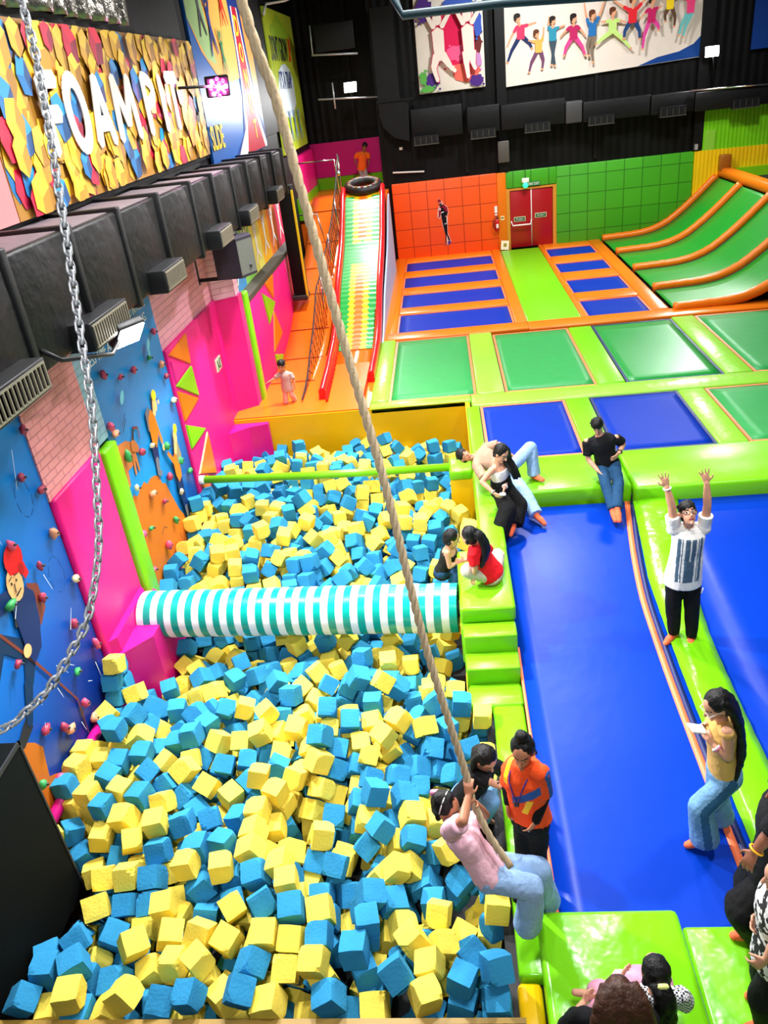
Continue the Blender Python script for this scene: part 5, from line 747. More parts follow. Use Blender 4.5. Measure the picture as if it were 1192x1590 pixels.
# ---------------------------------------------------------------- banners on the left wall
XB = -4.1
t = empty('banner', (XB, 11.8, 5), 'foam pit banner printed with coloured cubes and cream letters', 'banner')
b = MB(); b.box((XB-.05, 7.9, 4.97), (XB, 15.46, 6.74)); b.build('banner_board', mat('banner backing print', '9a6a1c', .5), t)
b = MB(); pc = [('f0c02a', 'd9a01e', 'b27a18'), ('f5cc3a', 'e0aa22', 'b98420'), ('f0bd3c', 'd29a30', '9a6a20'), ('e8123c', 'c01038', '8a0c30'), ('1a86c0', '0f66a0', '0c3f6e')]
pm = [mat('printed cube '+h, h, .45) for tr in pc for h in tr]; rnd = random.Random(11)
for k in range(320):
    y = rnd.uniform(8., 15.36); z = rnd.uniform(5.02, 6.68); s = rnd.uniform(.17, .26); a = rnd.uniform(0, 1.05); c = rnd.choices(range(5), (4, 4, 3, 2.6, 2.2))[0]
    hx = [(y+s*.8*math.cos(a+PI/3*i), z+s*math.sin(a+PI/3*i)) for i in range(6)]
    hx = [(min(15.45, max(7.91, u)), min(6.735, max(4.975, w))) for u, w in hx]; o = .001+.0002*k
    for j in range(3):
        flat_poly(b, [(y, z) if 7.91 < y < 15.45 else hx[0], hx[2*j], hx[2*j+1], hx[(2*j+2) % 6]], (XB, 0, 0), RGT, UPV, o, .00018, c*3+(j if c else j))
b.build('cube_print', pm, t, fix=True)
def block(b, ch, y, w, z0, h, st=.088):
    """one bold rounded capital drawn with strokes, from y over width w"""
    T = lambda u, v: (y+u*w, z0+v*h); q = st/h
    P = {'F': [((0, q), (0, 1-q)), ((0, 1-q), (1, 1-q)), ((0, .52), (.8, .52))], 'A': [((0, q), (.5, 1-q)), ((.5, 1-q), (1, q)), ((.22, .34), (.78, .34))],
         'M': [((0, q), (.12, 1-q)), ((.12, 1-q), (.5, .3)), ((.5, .3), (.88, 1-q)), ((.88, 1-q), (1, q))], 'I': [((.5, q), (.5, 1-q))], 'T': [((0, 1-q), (1, 1-q)), ((.5, q), (.5, 1-q))],
         'P': [((0, q), (0, 1-q))], 'O': []}[ch]
    for k, (a, e) in enumerate(P): flat_poly(b, limb2(T(*a), T(*e), st, st), (XB, 0, 0), RGT, UPV, .068+.0012*k, .012)
    if ch in 'OP':
        cy, cz, ry, rz, a0, a1 = (.5, .5, .5, .5-q, 0, 2*PI) if ch == 'O' else (.0, .71, .95, .29-q, -PI/2, PI/2)
        for i in range(20):
            t0, t1 = a0+(a1-a0)*i/20, a0+(a1-a0)*(i+1)/20
            p = [T(cy+ry*math.cos(t0)+0, cz+rz*math.sin(t0)), T(cy+ry*math.cos(t1), cz+rz*math.sin(t1))]
            flat_poly(b, limb2(p[0], p[1], st*.95, st*.95), (XB, 0, 0), RGT, UPV, .069+.00002*i, .012)
b = MB()
for ch, y, w in (('F', 9.0, .38), ('O', 9.56, .46), ('A', 10.26, .5), ('M', 11.03, .72), ('P', 12.28, .4), ('I', 12.98, .16), ('T', 13.4, .52)): block(b, ch, y, w, 5.41, .87)
b.build('lettering', CREAM, t)
t = empty('banner', (XB, 7, 5), 'pale pink banner at left photo edge beside the foam pit banner', 'banner')
b = MB(); b.box((XB-.05, 5.2, 4.97), (XB, 7.88, 6.74)); b.build('banner_board', mat('pale pink print', 'd87a7a', .6, .5, .12, 1.5), t)
fig('printed_patch', t, [([(6.6, 5.9), (7.4, 5.9), (7.5, 6.0), (7.5, 6.3), (7.4, 6.4), (6.6, 6.4)], c_('pale patch', 'f4dede'))], (XB, 0, 0))
t = empty('banner', (XB, 18.2, 4.7), 'tall blue and orange slide banner with jumping silhouettes', 'banner')
b = MB(); b.box((XB-.05, 15.6, 4.7), (XB, 20.9, 8.1)); b.build('banner_board', mat('royal blue print', '0d5cb0', .4, .3), t)
or2 = c_('apricot', 'f0a04a'); gr2 = c_('soft green', '9ab87a'); nv = c_('navy deep', '12307c'); cr = c_('cream', 'f0e4dc'); dr = c_('crimson', 'b0122e'); rd = c_('scarlet', 'e2281e'); gn = c_('leaf green', '2a7a4a')
lay = [([(15.62, 8.08), (20.88, 8.08), (20.88, 5.6), (20.2, 6.0), (19.4, 6.2), (18.2, 6.1), (17.0, 6.25), (16.2, 6.6), (15.62, 7.1)], or2), ([(15.62, 8.08), (16.6, 8.08), (16.9, 7.2), (17.2, 6.4), (16.5, 6.5), (15.62, 7.1)], gr2),
    ([(18.95, 8.08), (20.05, 8.08), (20.2, 6.8), (20.4, 5.7), (20.88, 5.0), (20.88, 4.72), (17.4, 4.72), (18.5, 5.1), (18.95, 5.8), (19.1, 6.8)], nv),
    ([(19.25, 7.5), (19.85, 7.5), (20.1, 6.3), (20.3, 5.5), (20.85, 4.8), (20.8, 4.72), (17.7, 4.72), (18.75, 5.2), (19.1, 6.0)], cr),
    ([(19.35, 7.5), (19.75, 7.5), (19.98, 6.2), (20.1, 5.4), (20.6, 4.72), (18.6, 4.72), (19.05, 5.3), (19.25, 6.2)], dr)]
def jumper(cx, cz, s, m): return [(limb2((cx, cz+.3*s), (cx+.03*s, cz-.05*s), .11*s, .08*s), m), (blob2((cx-.02*s, cz+.5*s), .08*s, .11*s), m), (limb2((cx-.07*s, cz+.28*s), (cx-.3*s, cz+.62*s), .04*s, .03*s), m), (limb2((cx+.07*s, cz+.28*s), (cx+.26*s, cz+.6*s), .04*s, .03*s), m), (limb2((cx, cz), (cx-.2*s, cz-.45*s), .07*s, .03*s), m), (limb2((cx+.02*s, cz), (cx+.32*s, cz-.4*s), .07*s, .03*s), m)]
lay += jumper(16.5, 7.25, .9, blk)+jumper(17.1, 7.0, 1.0, nv)+jumper(17.75, 6.55, .75, gn)+jumper(18.3, 7.5, .9, rd)
fig('printed_picture', t, lay, (XB, 0, 0))
for k, ch in enumerate('DONUT'): lettering('lettering', ch, (XB+.014, 19.52+.06*k, 7.15-.5*k), RGT, UPV, .34, .38, yl, t, .005, .02)
lettering('lettering', 'SLIDE', (XB+.014, 16.15, 5.2), RGT, UPV, .95, .42, yl, t, .005, .02)
t = empty('banner', (XB, 25, 4.3), 'tall yellow green banner high on the left wall above slide top', 'banner')
b = MB(); b.box((XB-.05, 23.1, 4.3), (XB, 27.6, 7.75)); b.build('banner_board', mat('lemon lime print', 'c3d83c', .25, .5, .15, 1.), t)
fig('printed_picture', t, [(blob2((25.2, 7.1), 1.5, .5, jag=.15), c_('olive', '93b82e')), (blob2((25., 5.8), 1.4, .7, jag=.1), c_('pale sky', 'c8d8e0'))]+[q for i in range(4) for q in jumper(24+.75*i, 4.85, .8, c_('dusty blue', '6a8aa8'))], (XB, 0, 0))
lettering('lettering', "DON'T GROW", (XB+.012, 24.7, 6.85), RGT, UPV, 2.6, .6, blk, t, .005); lettering('lettering', 'UP', (XB+.012, 26.4, 6.85), RGT, UPV, .5, .6, rd, t, .005); lettering('lettering', "IT'S A TRAP", (XB+.012, 25.0, 6.1), RGT, UPV, 2., .45, nv, t, .005)
b = MB(); b.tube([(XB+.02, 23.0, 7.55), (XB+.05, 23.4, 7.8), (XB+.3, 25, 7.95), (-2.2, 25.5, 8.4)], .03, 8); tag(b.build('conduit_pipe', WHITE), 'white conduit pipe over the yellow green banner', 'pipe')
# silver insulation above the foam pit banner
g = [[(-4.12+.06*noise.noise(Vector((y*2.2, z*1.1, 0)))+.1*abs(math.sin(y*7+.5*math.sin(y*3))), y, z) for y in [7+.06*i for i in range(90)]] for z in [6.82+.1*j for j in range(14)]]
tag(MB().sheet(g, .01).build('foil_insulation', mat('crinkled silver foil', '8a857c', .28, .6, .3, 6, .6, 12, .85)), 'crinkled silver foil insulation above the foam pit banner', 'insulation')
st('wall_left', (-4.2, 3, 4.9), (-4.155, 28.4, 9.1), mat('black upper wall', '08080a', .6, .2, .2, 2, .2, 3))

# ---------------------------------------------------------------- black box at the near left corner, rope, chain
t = empty('partition_box', (-4, 3.8, -.3), 'black painted box standing in the near left corner of the pit', 'box')
b = MB(); b.rbox((-4.14, 1.5, -.4), (-3.72, 4.5, 1.42), .015); b.build('box_body', mat('flat black board', '060a08', .85, .1, .2, 4), t)
b = MB(); b.box((-3.73, 1.5, 1.39), (-3.715, 4.505, 1.43)); b.box((-3.73, 4.485, -.4), (-3.715, 4.505, 1.43)); b.build('edge_strip', CHAR, t)
# ---------------------------------------------------------------- back wall pads, doors
YB = 26.66; BR = (1, 0, 0)     # seen from the front the wall's right is +x; its face looks to -y
OT = brickmat('orange padded tiles', 'ee5210', 'b03206', 'X', 'Z', .55, .55, .0, .012, .4, .8, 0, .02, 'f05812'); GT = brickmat('green padded tiles', '3f9d1c', '267010', 'X', 'Z', .55, .55, .0, .012, .4, .8, 0, .02, '44a51e')
t = box_obj('wall_pad', (-1.5, 26.52, .42), (1.78, 26.66, 2.9), OT, r=.02, label='orange tiled wall pad left of the red double door', cat='wall pad')
t = box_obj('wall_pad', (1.78, 26.5, .42), (2.06, 26.66, 2.9), ORANGE, r=.02, label='slim amber post pad at left edge of the red door', cat='wall pad')
t = box_obj('wall_pad', (2.06, 26.54, 2.38), (3.62, 26.66, 2.9), GT, r=.02, label='green wall pad strip above the red double door', cat='wall pad')
t = box_obj('wall_pad', (3.62, 26.52, .42), (7.74, 26.66, 2.9), GT, r=.02, label='wide green tiled wall pad right of the red double door', cat='wall pad')
t = empty('door_1', (2.85, 26.6, .6), kind='structure')
DR = mat('dark red door paint', 'a30a16', .35, .5, .06, 2)
for x0, x1 in ((2.18, 2.83), (2.85, 3.5)):
    b = MB(); b.rbox((x0, 26.57, .6), (x1, 26.64, 2.33), .008); b.build('door_leaf', DR, t)
fr = mat('tan door frame', 'd08a2a', .45)
b = MB(); b.box((2.06, 26.54, .5), (2.17, 26.66, 2.42)); b.box((3.51, 26.54, .5), (3.62, 26.66, 2.42)); b.box((2.17, 26.54, 2.34), (3.51, 26.66, 2.42)); b.build('door_frame', fr, t)
b = MB(); b.tube([(2.84, 26.56, .62), (2.84, 26.56, 2.32)], .014, 8); b.build('bolt_rod', WHITE, t)
b = MB(); b.tube([(2.2, 26.57, 1.42), (2.24, 26.47, 1.3), (2.8, 26.47, 1.3), (2.84, 26.57, 1.42)], .022, 8); b.build('push_bar', WHITE, t)
for x, w in ((2.47, 'PUSH'), (3.13, 'PUSH')):
    b = MB(); b.box((x-.18, 26.555, 1.4 if x < 3 else 1.46), (x+.18, 26.572, 1.54 if x < 3 else 1.6)); b.box
    p = b.build('door_sign', mat('pale sign rim', 'cdd2b0', .4), t); b = MB(); z0 = 1.42 if x < 3 else 1.48
    b.box((x-.16, 26.548, z0), (x+.16, 26.556, z0+.1)); b.build('sign_face', c_('deep sign green', '1c5a2c'), p)
    lettering('lettering', w, (x, 26.546, z0+.05), BR, UPV, .22, .05, WHITE, p, .003)
t = empty('fire_exit_sign', (3.05, 26.5, 2.42), 'small fire exit lettering sign above the red double door', 'sign')
b = MB(); b.box((2.72, 26.5, 2.43), (3.12, 26.53, 2.55)); b.build('sign_plate', c_('fire exit green', '1d7a3a'), t)
lettering('lettering', 'FIRE EXIT', (2.92, 26.497, 2.49), BR, UPV, .36, .08, WHITE, t, .004)
t = empty('exit_lamp', (2.66, 26.4, 2.5), 'glowing green exit lamp hanging over the red door', 'lamp')
b = MB(); b.rbox((2.55, 26.42, 2.55), (2.77, 26.5, 2.68), .01); b.build('lamp_case', WHITE, t); b = MB(); b.ball((2.66, 26.44, 2.47), (.085, .05, .085)); b.build('green_light', mat('green glow', '40ffb0', .4, emit='20f090', estr=3), t)
b = MB(); b.tube([(2.66, 26.46, 2.68), (2.66, 26.46, 3.9)], .008, 6); b.build('hanging_rod', BLACKM, t)
t = empty('fire_extinguisher', (1.72, 26.45, 1.2), 'red fire extinguisher with hose on the orange wall beside the door', 'fire extinguisher')
b = MB(); b.tube([(1.74, 26.44, 1.2), (1.74, 26.44, 1.24), (1.74, 26.44, 1.5), (1.74, 26.44, 1.57)], [.05, .065, .065, .03], 12); b.build('cylinder', mat('extinguisher red', 'c01020', .3), t)
b = MB(); b.tube([(1.74, 26.44, 1.56), (1.68, 26.43, 1.6), (1.62, 26.42, 1.5), (1.62, 26.42, 1.35), (1.67, 26.42, 1.27)], .013, 6); b.build('hose', CHAR, t)
b = MB(); b.box((1.71, 26.37, 1.3), (1.78, 26.38, 1.42)); b.build('label_plate', WHITE, t); b = MB(); b.box((1.71, 26.42, 1.57), (1.79, 26.46, 1.62)); b.build('valve', CHAR, t)
t = empty('instruction_plate', (1.72, 26.5, 1.72), 'small white notice plates above the fire extinguisher', 'sign')
b = MB(); b.box((1.68, 26.5, 1.74), (1.77, 26.522, 1.94)); b.build('notice', WHITE, t); b = MB(); b.box((1.69, 26.5, 1.66), (1.76, 26.522, 1.71)); b.build('notice', WHITE, t)
t = empty('arrow_plate', (1.93, 26.48, 1.5), 'tiny square sign on the amber post beside the red door', 'sign')
b = MB(); b.box((1.86, 26.485, 1.5), (1.98, 26.5, 1.63)); b.build('sign_plate', mat('pale yellow sign', 'f0d890', .4), t); fig('pictogram', t, [(limb2((1.89, 1.57), (1.94, 1.57), .015, .025), CHAR)], (0, 26.485, 0), BR)
t = empty('fallen_notice', (1.96, 26.35, .6), 'white framed notice leaning at the foot of the amber post', 'sign')
M3 = Matrix.Rotation(.1, 3, 'Y')@Matrix.Rotation(-.2, 3, 'X')
b = MB(); b.box((1.84, 26.4, .6), (2.09, 26.43, .88), 0, M3); b.build('board', mat('cream notice', 'efe2c0', .5), t); b = MB(); b.box((1.92, 26.39, .7), (2.02, 26.4, .8), 0, M3, (1.965, 26.415, .74)); b.build('notice_mark', c_('notice olive', '9a8a3a'), t)
# flat cut-out of a man on the orange wall
t = empty('cutout_poster', (.03, 26.5, .95), 'life-size flat cut-out of a man in black tracksuit on the orange wall', 'poster')
S = lambda L: [((x-347)*.00262/1.0*.0+(-.13+(x-200)*(.39/330)), 2.33-(y-375)*(1.42/945)) for x, y in L]
K = c_('tracksuit black', '0b0b10'); KR = c_('tracksuit maroon', '8a1226'); sk = c_('poster skin', 'c98a70'); wt = wht
outl = S([(225, 390), (270, 365), (350, 420), (380, 480), (480, 540), (510, 660), (480, 720), (470, 800), (450, 1060), (500, 1180), (530, 1250), (480, 1320), (430, 1330), (400, 1300), (350, 1320), (370, 1240), (390, 1110), (320, 920), (300, 720), (260, 770), (190, 740), (230, 560), (280, 500), (255, 440)])
fig('poster_board', t, [(outl, c_('pale cut edge', 'e8b8b0')), (S([(290, 520), (380, 480), (470, 560), (490, 650), (440, 740), (455, 880), (330, 900), (300, 700), (280, 600)]), K), (S([(330, 540), (380, 490), (470, 550), (495, 660), (440, 640), (380, 570)]), KR), (S([(280, 520), (320, 540), (290, 680), (260, 750), (235, 730), (245, 590)]), KR),
    (S([(330, 890), (450, 880), (440, 1080), (500, 1210), (470, 1250), (410, 1100), (395, 1280), (365, 1280), (385, 1110)]), K), (S([(200, 705), (240, 710), (235, 750), (205, 755)]), sk), (S([(400, 720), (450, 720), (490, 670), (470, 730), (430, 750)]), sk), (S([(260, 440), (290, 420), (345, 440), (340, 490), (300, 510), (265, 480)]), sk), (S([(262, 465), (340, 465), (330, 505), (290, 515), (268, 495)]), HAIRM), (S([(228, 395), (270, 370), (320, 400), (330, 430), (260, 440)]), KR),
    (S([(295, 645), (380, 625), (385, 640), (295, 662)]), wt), (S([(262, 560), (300, 555), (300, 590), (265, 600)]), wt), (S([(440, 760), (448, 760), (446, 880), (436, 880)]), wt), (S([(370, 880), (430, 866), (430, 880), (370, 890)]), wt), (S([(440, 1240), (500, 1230), (520, 1260), (480, 1310), (440, 1310)]), c_('shoe violet', '4a2a7a')), (S([(350, 1300), (400, 1270), (410, 1300), (360, 1318)]), c_('shoe red', 'a02040'))], (0, 26.52, 0), BR)
# right-hand end: lime net wall, yellow band, lime panel
LN = corrugated('lime netted padding', '6fc414', 'X', 55); YN = corrugated('yellow netted padding', 'f2c410', 'X', 55)
box_obj('wall_pad', (7.95, 26.5, 2.85), (13, 26.62, 4.12), LN, label='lime netted wall padding high at the far right', cat='wall pad')
box_obj('wall_pad', (8.0, 26.47, 2.86), (8.3, 26.5, 3.45), LIMEW, label='pale lime patch on the lime netted padding', cat='wall pad')
b = MB(); b.prism([(7.76, 1.2), (7.74, 2.9), (13, 2.86), (13, 2.2), (8.9, 2.3), (8.55, 2.12), (8.1, 1.6)], 26.45, 26.6, 1); tag(b.build('wall_pad', YN), 'yellow netted band under the lime netting at far right', 'wall pad')
box_obj('wall_pad', (8.95, 26.3, 1.2), (13, 26.44, 2.32), vinyl('bright lime board', '8ad414'), label='plain lime board above the curved green lanes', cat='wall pad')
# curved green lanes rising to the right, with orange rails
def qp(s):   # s along the curve from x=4.98: flat, then rising
    P = ((0, 4.98, .58), (1.3, 6.3, .62), (1.9, 6.9, .78), (2.5, 7.35, 1.08), (3.1, 7.8, 1.46), (3.8, 8.3, 1.95), (4.1, 8.52, 2.16))
    for (a, xa, za), (b_, xb, zb) in zip(P, P[1:]):
        if s <= b_+1e-6: k = (s-a)/(b_-a); return xa+(xb-xa)*k, za+(zb-za)*k
    return P[-1][1:]
def qs(s):
    a = [qp(min(4.1, max(0, s+d))) for d in (-.3, -.15, 0, .15, .3)]; return sum(p[0] for p in a)/5, sum(p[1] for p in a)/5
ss = [4.1*i/30 for i in range(31)]
LY = [17.95, 19.85, 22.05, 24.3, 26.45]
for k, (a, c) in enumerate(zip(LY, LY[1:])):
    pl = ('nearest', 'second nearest', 'third nearest', 'farthest')[k]
    t = empty('curved_trampoline', (6.5, (a+c)/2, .5), f'{pl} curved green wall trampoline lane rising to the right', 'trampoline', 'curved wall trampolines')
    MB().sheet([[(qs(s)[0], a+.12+(c-a-.24)*j/4, qs(s)[1]) for j in range(5)] for s in ss], .015).build('bed', GREENWALL, t)
    MB().sheet([[(qs(s)[0], a+.1, qs(s)[1]+.004), (qs(s)[0], a+.16, qs(s)[1]+.004)] for s in ss], .012).build('edge_binding', BINDING, t)
    MB().sheet([[(qs(s)[0], c-.16, qs(s)[1]+.004), (qs(s)[0], c-.1, qs(s)[1]+.004)] for s in ss], .012).build('edge_binding', CHAR, t)
for k, y in enumerate(LY):
    pl = ('nearest', 'second', 'middle', 'fourth', 'farthest')[k]
    b = MB(); b.tube([(qs(s)[0]-.02, y, qs(s)[1]+.05+.006*math.sin(s*25)) for s in ss], .12, 10); tag(b.build('rail_pad', ORANGE), f'{pl} curved orange rail pad along the green wall lanes', 'pad')
b = MB(); b.rbox((8.45, 17.6, 2.1), (8.85, 26.6, 2.38), .1); tag(b.build('top_pad', ORANGE), 'thick orange pad along the top of the curved green lanes', 'pad')
b = MB(); b.rbox((8.42, 26.15, 2.3), (8.75, 26.4, 2.75), .04); tag(b.build('post_pad', mat('brown vinyl', '9a5a10', .35)), 'short brown post pad at the top corner of the curved lanes', 'pad')
st('floor', (8.6, 17.6, .4), (13, 26.4, 2.05), SLAB)

# ---------------------------------------------------------------- upper back wall: ducts, columns, lamps
DK = mat('dark grey sheet metal', '0b0c0d', .5, .25, .25, 3, .15, 6)
t = empty('ventilation_duct', (3, 26.3, 4.1), 'black duct along the upper back wall with a bend down on the left', 'duct')
b = MB(); b.prism([(-1.63, 7.6), (-1.63, 4.9), (-1.55, 4.55), (-1.25, 4.25), (-.8, 4.11), (-.74, 5.1), (-.98, 5.3), (-.98, 7.6)], 26.1, 26.62, 1); b.build('duct_bend', DK, t)
for i, (a, c, zb, zt) in enumerate(((-.72, .85, 4.13, 4.95), (.95, 1.95, 4.1, 4.83), (1.95, 3.85, 4.1, 4.78), (3.85, 4.35, 4.08, 4.66), (4.35, 6.3, 4.06, 4.6), (6.3, 7.55, 4.04, 4.57), (7.55, 11, 4.0, 4.5))):
    b = MB(); b.rbox((a, 26.15, zb), (c-.03, 26.62, zt), .02); b.build('duct_section', DK if i != 3 else mat('lighter sheet metal', '3a393a', .45), t)
for x in (-.3, 1.4, 3.0, 4.85, 6.9, 8.95):
    b = MB(); b.box((x-.38, 26.0, 3.97), (x+.38, 26.2, 4.22)); v = b.build('vent_outlet', BLACKM, t)
    b = MB()
    for k in range(5): b.box((x-.35+.17*k, 25.985, 4.0), (x-.335+.17*k, 26.0, 4.18))
    b.box((x-.38, 25.98, 3.96), (x+.38, 26.0, 3.985)); b.build('grille', mat('grey vent metal', '55524a', .4, .5, .1, 9, 0, 1, .5), v)
b = MB()
b.box((-.98, 26.05, 5.22), (-.6, 26.15, 5.26)); b.box((-1.68, 26.05, 5.22), (-.98, 26.15, 5.27)); b.build('flange', DK, t)
COLM = mat('black column paint', '0a0a0c', .5, .25)
for x, nm in ((2.02, 'black steel column behind the duct above the orange post'), (7.82, 'black steel column at the end of the green tiled wall')):
    t = empty('steel_column', (x, 26.5, 2.9), nm, 'column')
    b = MB(); b.box((x-.14, 26.5, 2.92), (x+.14, 26.66, 9)); b.build('column_shaft', COLM, t)
    if x < 5: b = MB(); b.rbox((x-.18, 26.3, 3.2), (x+.16, 26.5, 3.8), .02); b.build('junction_box', mat('warm grey box', '4a4640', .5), t)
    else: b = MB(); b.box((x-.1, 26.4, 2.95), (x-.02, 26.5, 3.1)); b.build('junction_box', STEEL, t)
for x in (-3.6, -2.6, .9, 4.8): st('trim_2', (x-.05, 26.6 if x > -1.7 else 28.44, 3.0), (x+.05, 26.66 if x > -1.7 else 28.5, 9), COLM)
t = empty('light_frame', (-2.75, 26.4, 5.3), 'thin steel frame around the bright lamp over the slide', 'frame')
b = MB(); b.tube([(-3.43, 26.4, 5.5), (-2.5, 26.4, 5.44), (-1.62, 26.4, 5.38)], .025, 8); b.tube([(-2.95, 26.4, 5.9), (-2.95, 26.4, 5.2)], .025, 8); b.tube([(-3.45, 26.4, 6.66), (-2.1, 26.4, 6.56)], .03, 8); b.tube([(-3.4, 26.4, 7.4), (-3.42, 26.4, 6.65)], .02, 8); b.build('tube_frame', STEEL, t)
b = MB(); b.rbox((-3.3, 26.35, 6.7), (-2.15, 26.45, 7.4), .02); b.build('black_panel', BLACKM, t)
floodlight((-2.42, 26.3, 5.72), (0, 14, 0), 'dazzling white floodlight on the dark wall above the slide', .2, [(-2.42, 26.4, 5.45)], watts=260, glow=mat('dazzling lamp glass', 'ffffff', .4, emit='ffffff', estr=160))
floodlight((7.9, 26.1, 5.5), (3.5, 14, 0), 'dazzling white floodlight at right end of the jumping kids banner', .2, [(8.1, 26.3, 4.8)], watts=330, glow=MATS['dazzling lamp glass'])
b = MB(); b.tube([(7.4, 26.1, 4.57), (9.8, 26.1, 4.5), (11, 26.1, 4.45)], .025, 8); tag(b.build('conduit_pipe', CHROME), 'bright conduit pipe along the top of the right duct', 'pipe')
b = MB(); b.tube([(-1.42, 26.55, 3.24), (-.44, 26.55, 3.18)], .025, 8); tag(b.build('tube_lamp', WHITE), 'short white tube on the dark wall above the orange pad', 'lamp')
b = MB(); b.rbox((-1.15, 26.58, 3.86), (-1.05, 26.66, 3.94), .01); tag(b.build('sensor_box', WHITE), 'tiny white sensor box on the dark back wall', 'sensor')
# banners on the back wall
t = empty('banner', (4.9, 26.6, 5.2), 'long cream banner with ten jumping kids in bright clothes', 'banner')
b = MB(); b.add([(2.1, 26.55, 5.22), (7.72, 26.55, 5.4), (7.72, 26.55, 7.5), (2.1, 26.55, 7.5), (2.1, 26.6, 5.22), (7.72, 26.6, 5.4), (7.72, 26.6, 7.5), (2.1, 26.6, 7.5)], [(0, 1, 2, 3), (7, 6, 5, 4), (0, 4, 5, 1), (1, 5, 6, 2), (2, 6, 7, 3), (3, 7, 4, 0)]); b.build('banner_board', mat('cream banner', 'ded2c6', .5), t)
sk2 = c_('kid skin', 'd89a74'); kidl = []
def kid(cx, cz, h, shirt, pants, hair, A, Bm, L, Rr, tilt=0.):
    """a small printed jumping child: arm tips and foot tips are given relative to its middle"""
    s = h; q = lambda x, z: (cx+x*s, cz+z*s)
    el = []
    for tip, sx in ((A, -.1), (Bm, .1)):
        mid = ((tip[0]+sx)/2+.02*(1 if sx > 0 else -1), (tip[1]+.2)/2)
        el += [(limb2(q(sx, .2), q(*mid), .035*s, .028*s), sk2), (limb2(q(*mid), q(*tip), .026*s, .02*s), sk2), (limb2(q(sx, .2), q(sx+(mid[0]-sx)*.5, .2+(mid[1]-.2)*.5), .045*s, .04*s), shirt)]
    for tip, sx in ((L, -.05), (Rr, .06)):
        kn = (sx+(tip[0]-sx)*.45+.06*(1 if tip[0] > sx else -1), -.08+(tip[1]+.08)*.5)
        el += [(limb2(q(sx, -.06), q(*kn), .06*s, .045*s), pants), (limb2(q(*kn), q(*tip), .042*s, .028*s), pants), (blob2(q(*tip), .04*s, .028*s), sk2)]
    el += [([q(-.11, .24), q(.11, .24), q(.1, -.1), q(-.1, -.1)], shirt), (limb2(q(tilt*.3, .22), q(tilt*.5, .3), .03*s, .03*s), sk2), (blob2(q(tilt, .4), .085*s, .1*s), sk2), (blob2(q(tilt-.01, .46), .09*s, .06*s), hair), (blob2(q(tilt-.06, .42), .04*s, .09*s), hair)]
    return el
hb_, hd_ = c_('brown hair', '5a3018'), c_('dark hair', '1c1410')
W = lambda h: c_('garment '+h, h)
kidl += kid(2.62, 6.5, 1.05, W('e0355e'), W('1c2c58'), hd_, (-.38, -.25), (.42, .25), (-.38, -.62), (.3, -.35), -.08)
kidl += kid(3.12, 6.1, .95, W('f0a850'), W('6a4060'), hb_, (-.3, .25), (.16, .55), (-.3, -.6), (.1, -.55), -.06)
kidl += kid(3.52, 6.35, 1.0, W('2a86a0'), W('3a4a56'), hd_, (-.1, .5), (.34, .25), (-.04, -.7), (.06, -.72))
kidl += kid(4.1, 6.32, 1.05, W('b02058'), W('d84088'), hd_, (-.35, .0), (.32, -.05), (-.25, -.45), (.32, -.5))
kidl += kid(4.62, 6.35, 1.05, W('2068a8'), W('7a6a5a'), hb_, (-.22, .68), (.32, .72), (-.08, -.55), (.03, -.72))
kidl += kid(5.18, 6.35, 1.05, W('b8d878'), W('b8d878'), hb_, (-.3, .2), (.36, .12), (-.42, -.3), (.5, -.5))
kidl += kid(5.72, 6.55, 1.1, W('d8202c'), W('1f3f70'), hb_, (-.55, .5), (.5, .6), (-.2, -.42), (.2, -.48))
kidl += kid(6.24, 6.5, 1.05, W('b8185a'), W('d04090'), hd_, (-.3, .0), (.26, .25), (-.2, -.7), (.2, -.3))
kidl += kid(6.72, 6.75, .95, W('f2d018'), W('5a4030'), hb_, (-.32, .35), (.42, .25), (-.1, -.4), (.16, -.55))
kidl += kid(7.28, 6.6, 1.0, W('e8407c'), W('68b8b8'), hb_, (-.05, .7), (.16, .45), (-.28, -.6), (-.16, -.66), -.08)
fig('printed_picture', t, [([(5.95, 5.35), (7.71, 5.41), (7.71, 5.95), (7.5, 5.75), (7.1, 5.6), (6.5, 5.52)], c_('swoosh blue', '12408a'))]+kidl, (0, 26.55, 0), BR)
t = empty('poster', (.6, 26.6, 5.3), 'square paint splash poster with two outlined leaping figures', 'poster')
b = MB(); b.rbox((-.4, 26.52, 5.3), (1.56, 26.6, 7.75), .02); b.build('poster_board', CREAM, t)
pk, pp, cor, gr_, vi, bl = c_('splash pink', 'd81a50'), c_('splash rose', 'e85a8a'), c_('splash coral', 'ea6a5a'), c_('splash green', '5aa84a'), c_('splash violet', '4a2a7a'), c_('splash blue', '3a5ab8')
fc = c_('figure cream', 'e9dccf')
rnd = random.Random(4); jl = []
def splash(cx, cz, rx, rz, m):
    jl.append((blob2((cx, cz), rx, rz, 22, 0, .16), m))
    for _ in range(5): jl.append((blob2((min(1.5, max(-.36, cx+rnd.uniform(-1.2, 1.2)*rx)), max(5.34, cz+rnd.uniform(-1.2, 1.2)*rz)), .035, .03), m))
splash(.75, 6.6, .55, .75, pk); splash(.85, 6.25, .4, .2, pp); splash(1.0, 5.75, .4, .25, cor); splash(1.3, 6.4, .2, .35, c_('splash umber', '6a2a2a')); splash(1.32, 6.0, .16, .2, c_('splash lilac', 'c08ac0')); splash(1.3, 5.5, .2, .16, vi); splash(0, 5.6, .22, .22, vi); splash(-.25, 5.7, .1, .18, gr_); splash(-.15, 5.42, .2, .09, gr_); splash(1.4, 6.9, .12, .3, bl); splash(-.1, 7.4, .25, .3, vi); splash(.9, 7.5, .4, .2, bl)
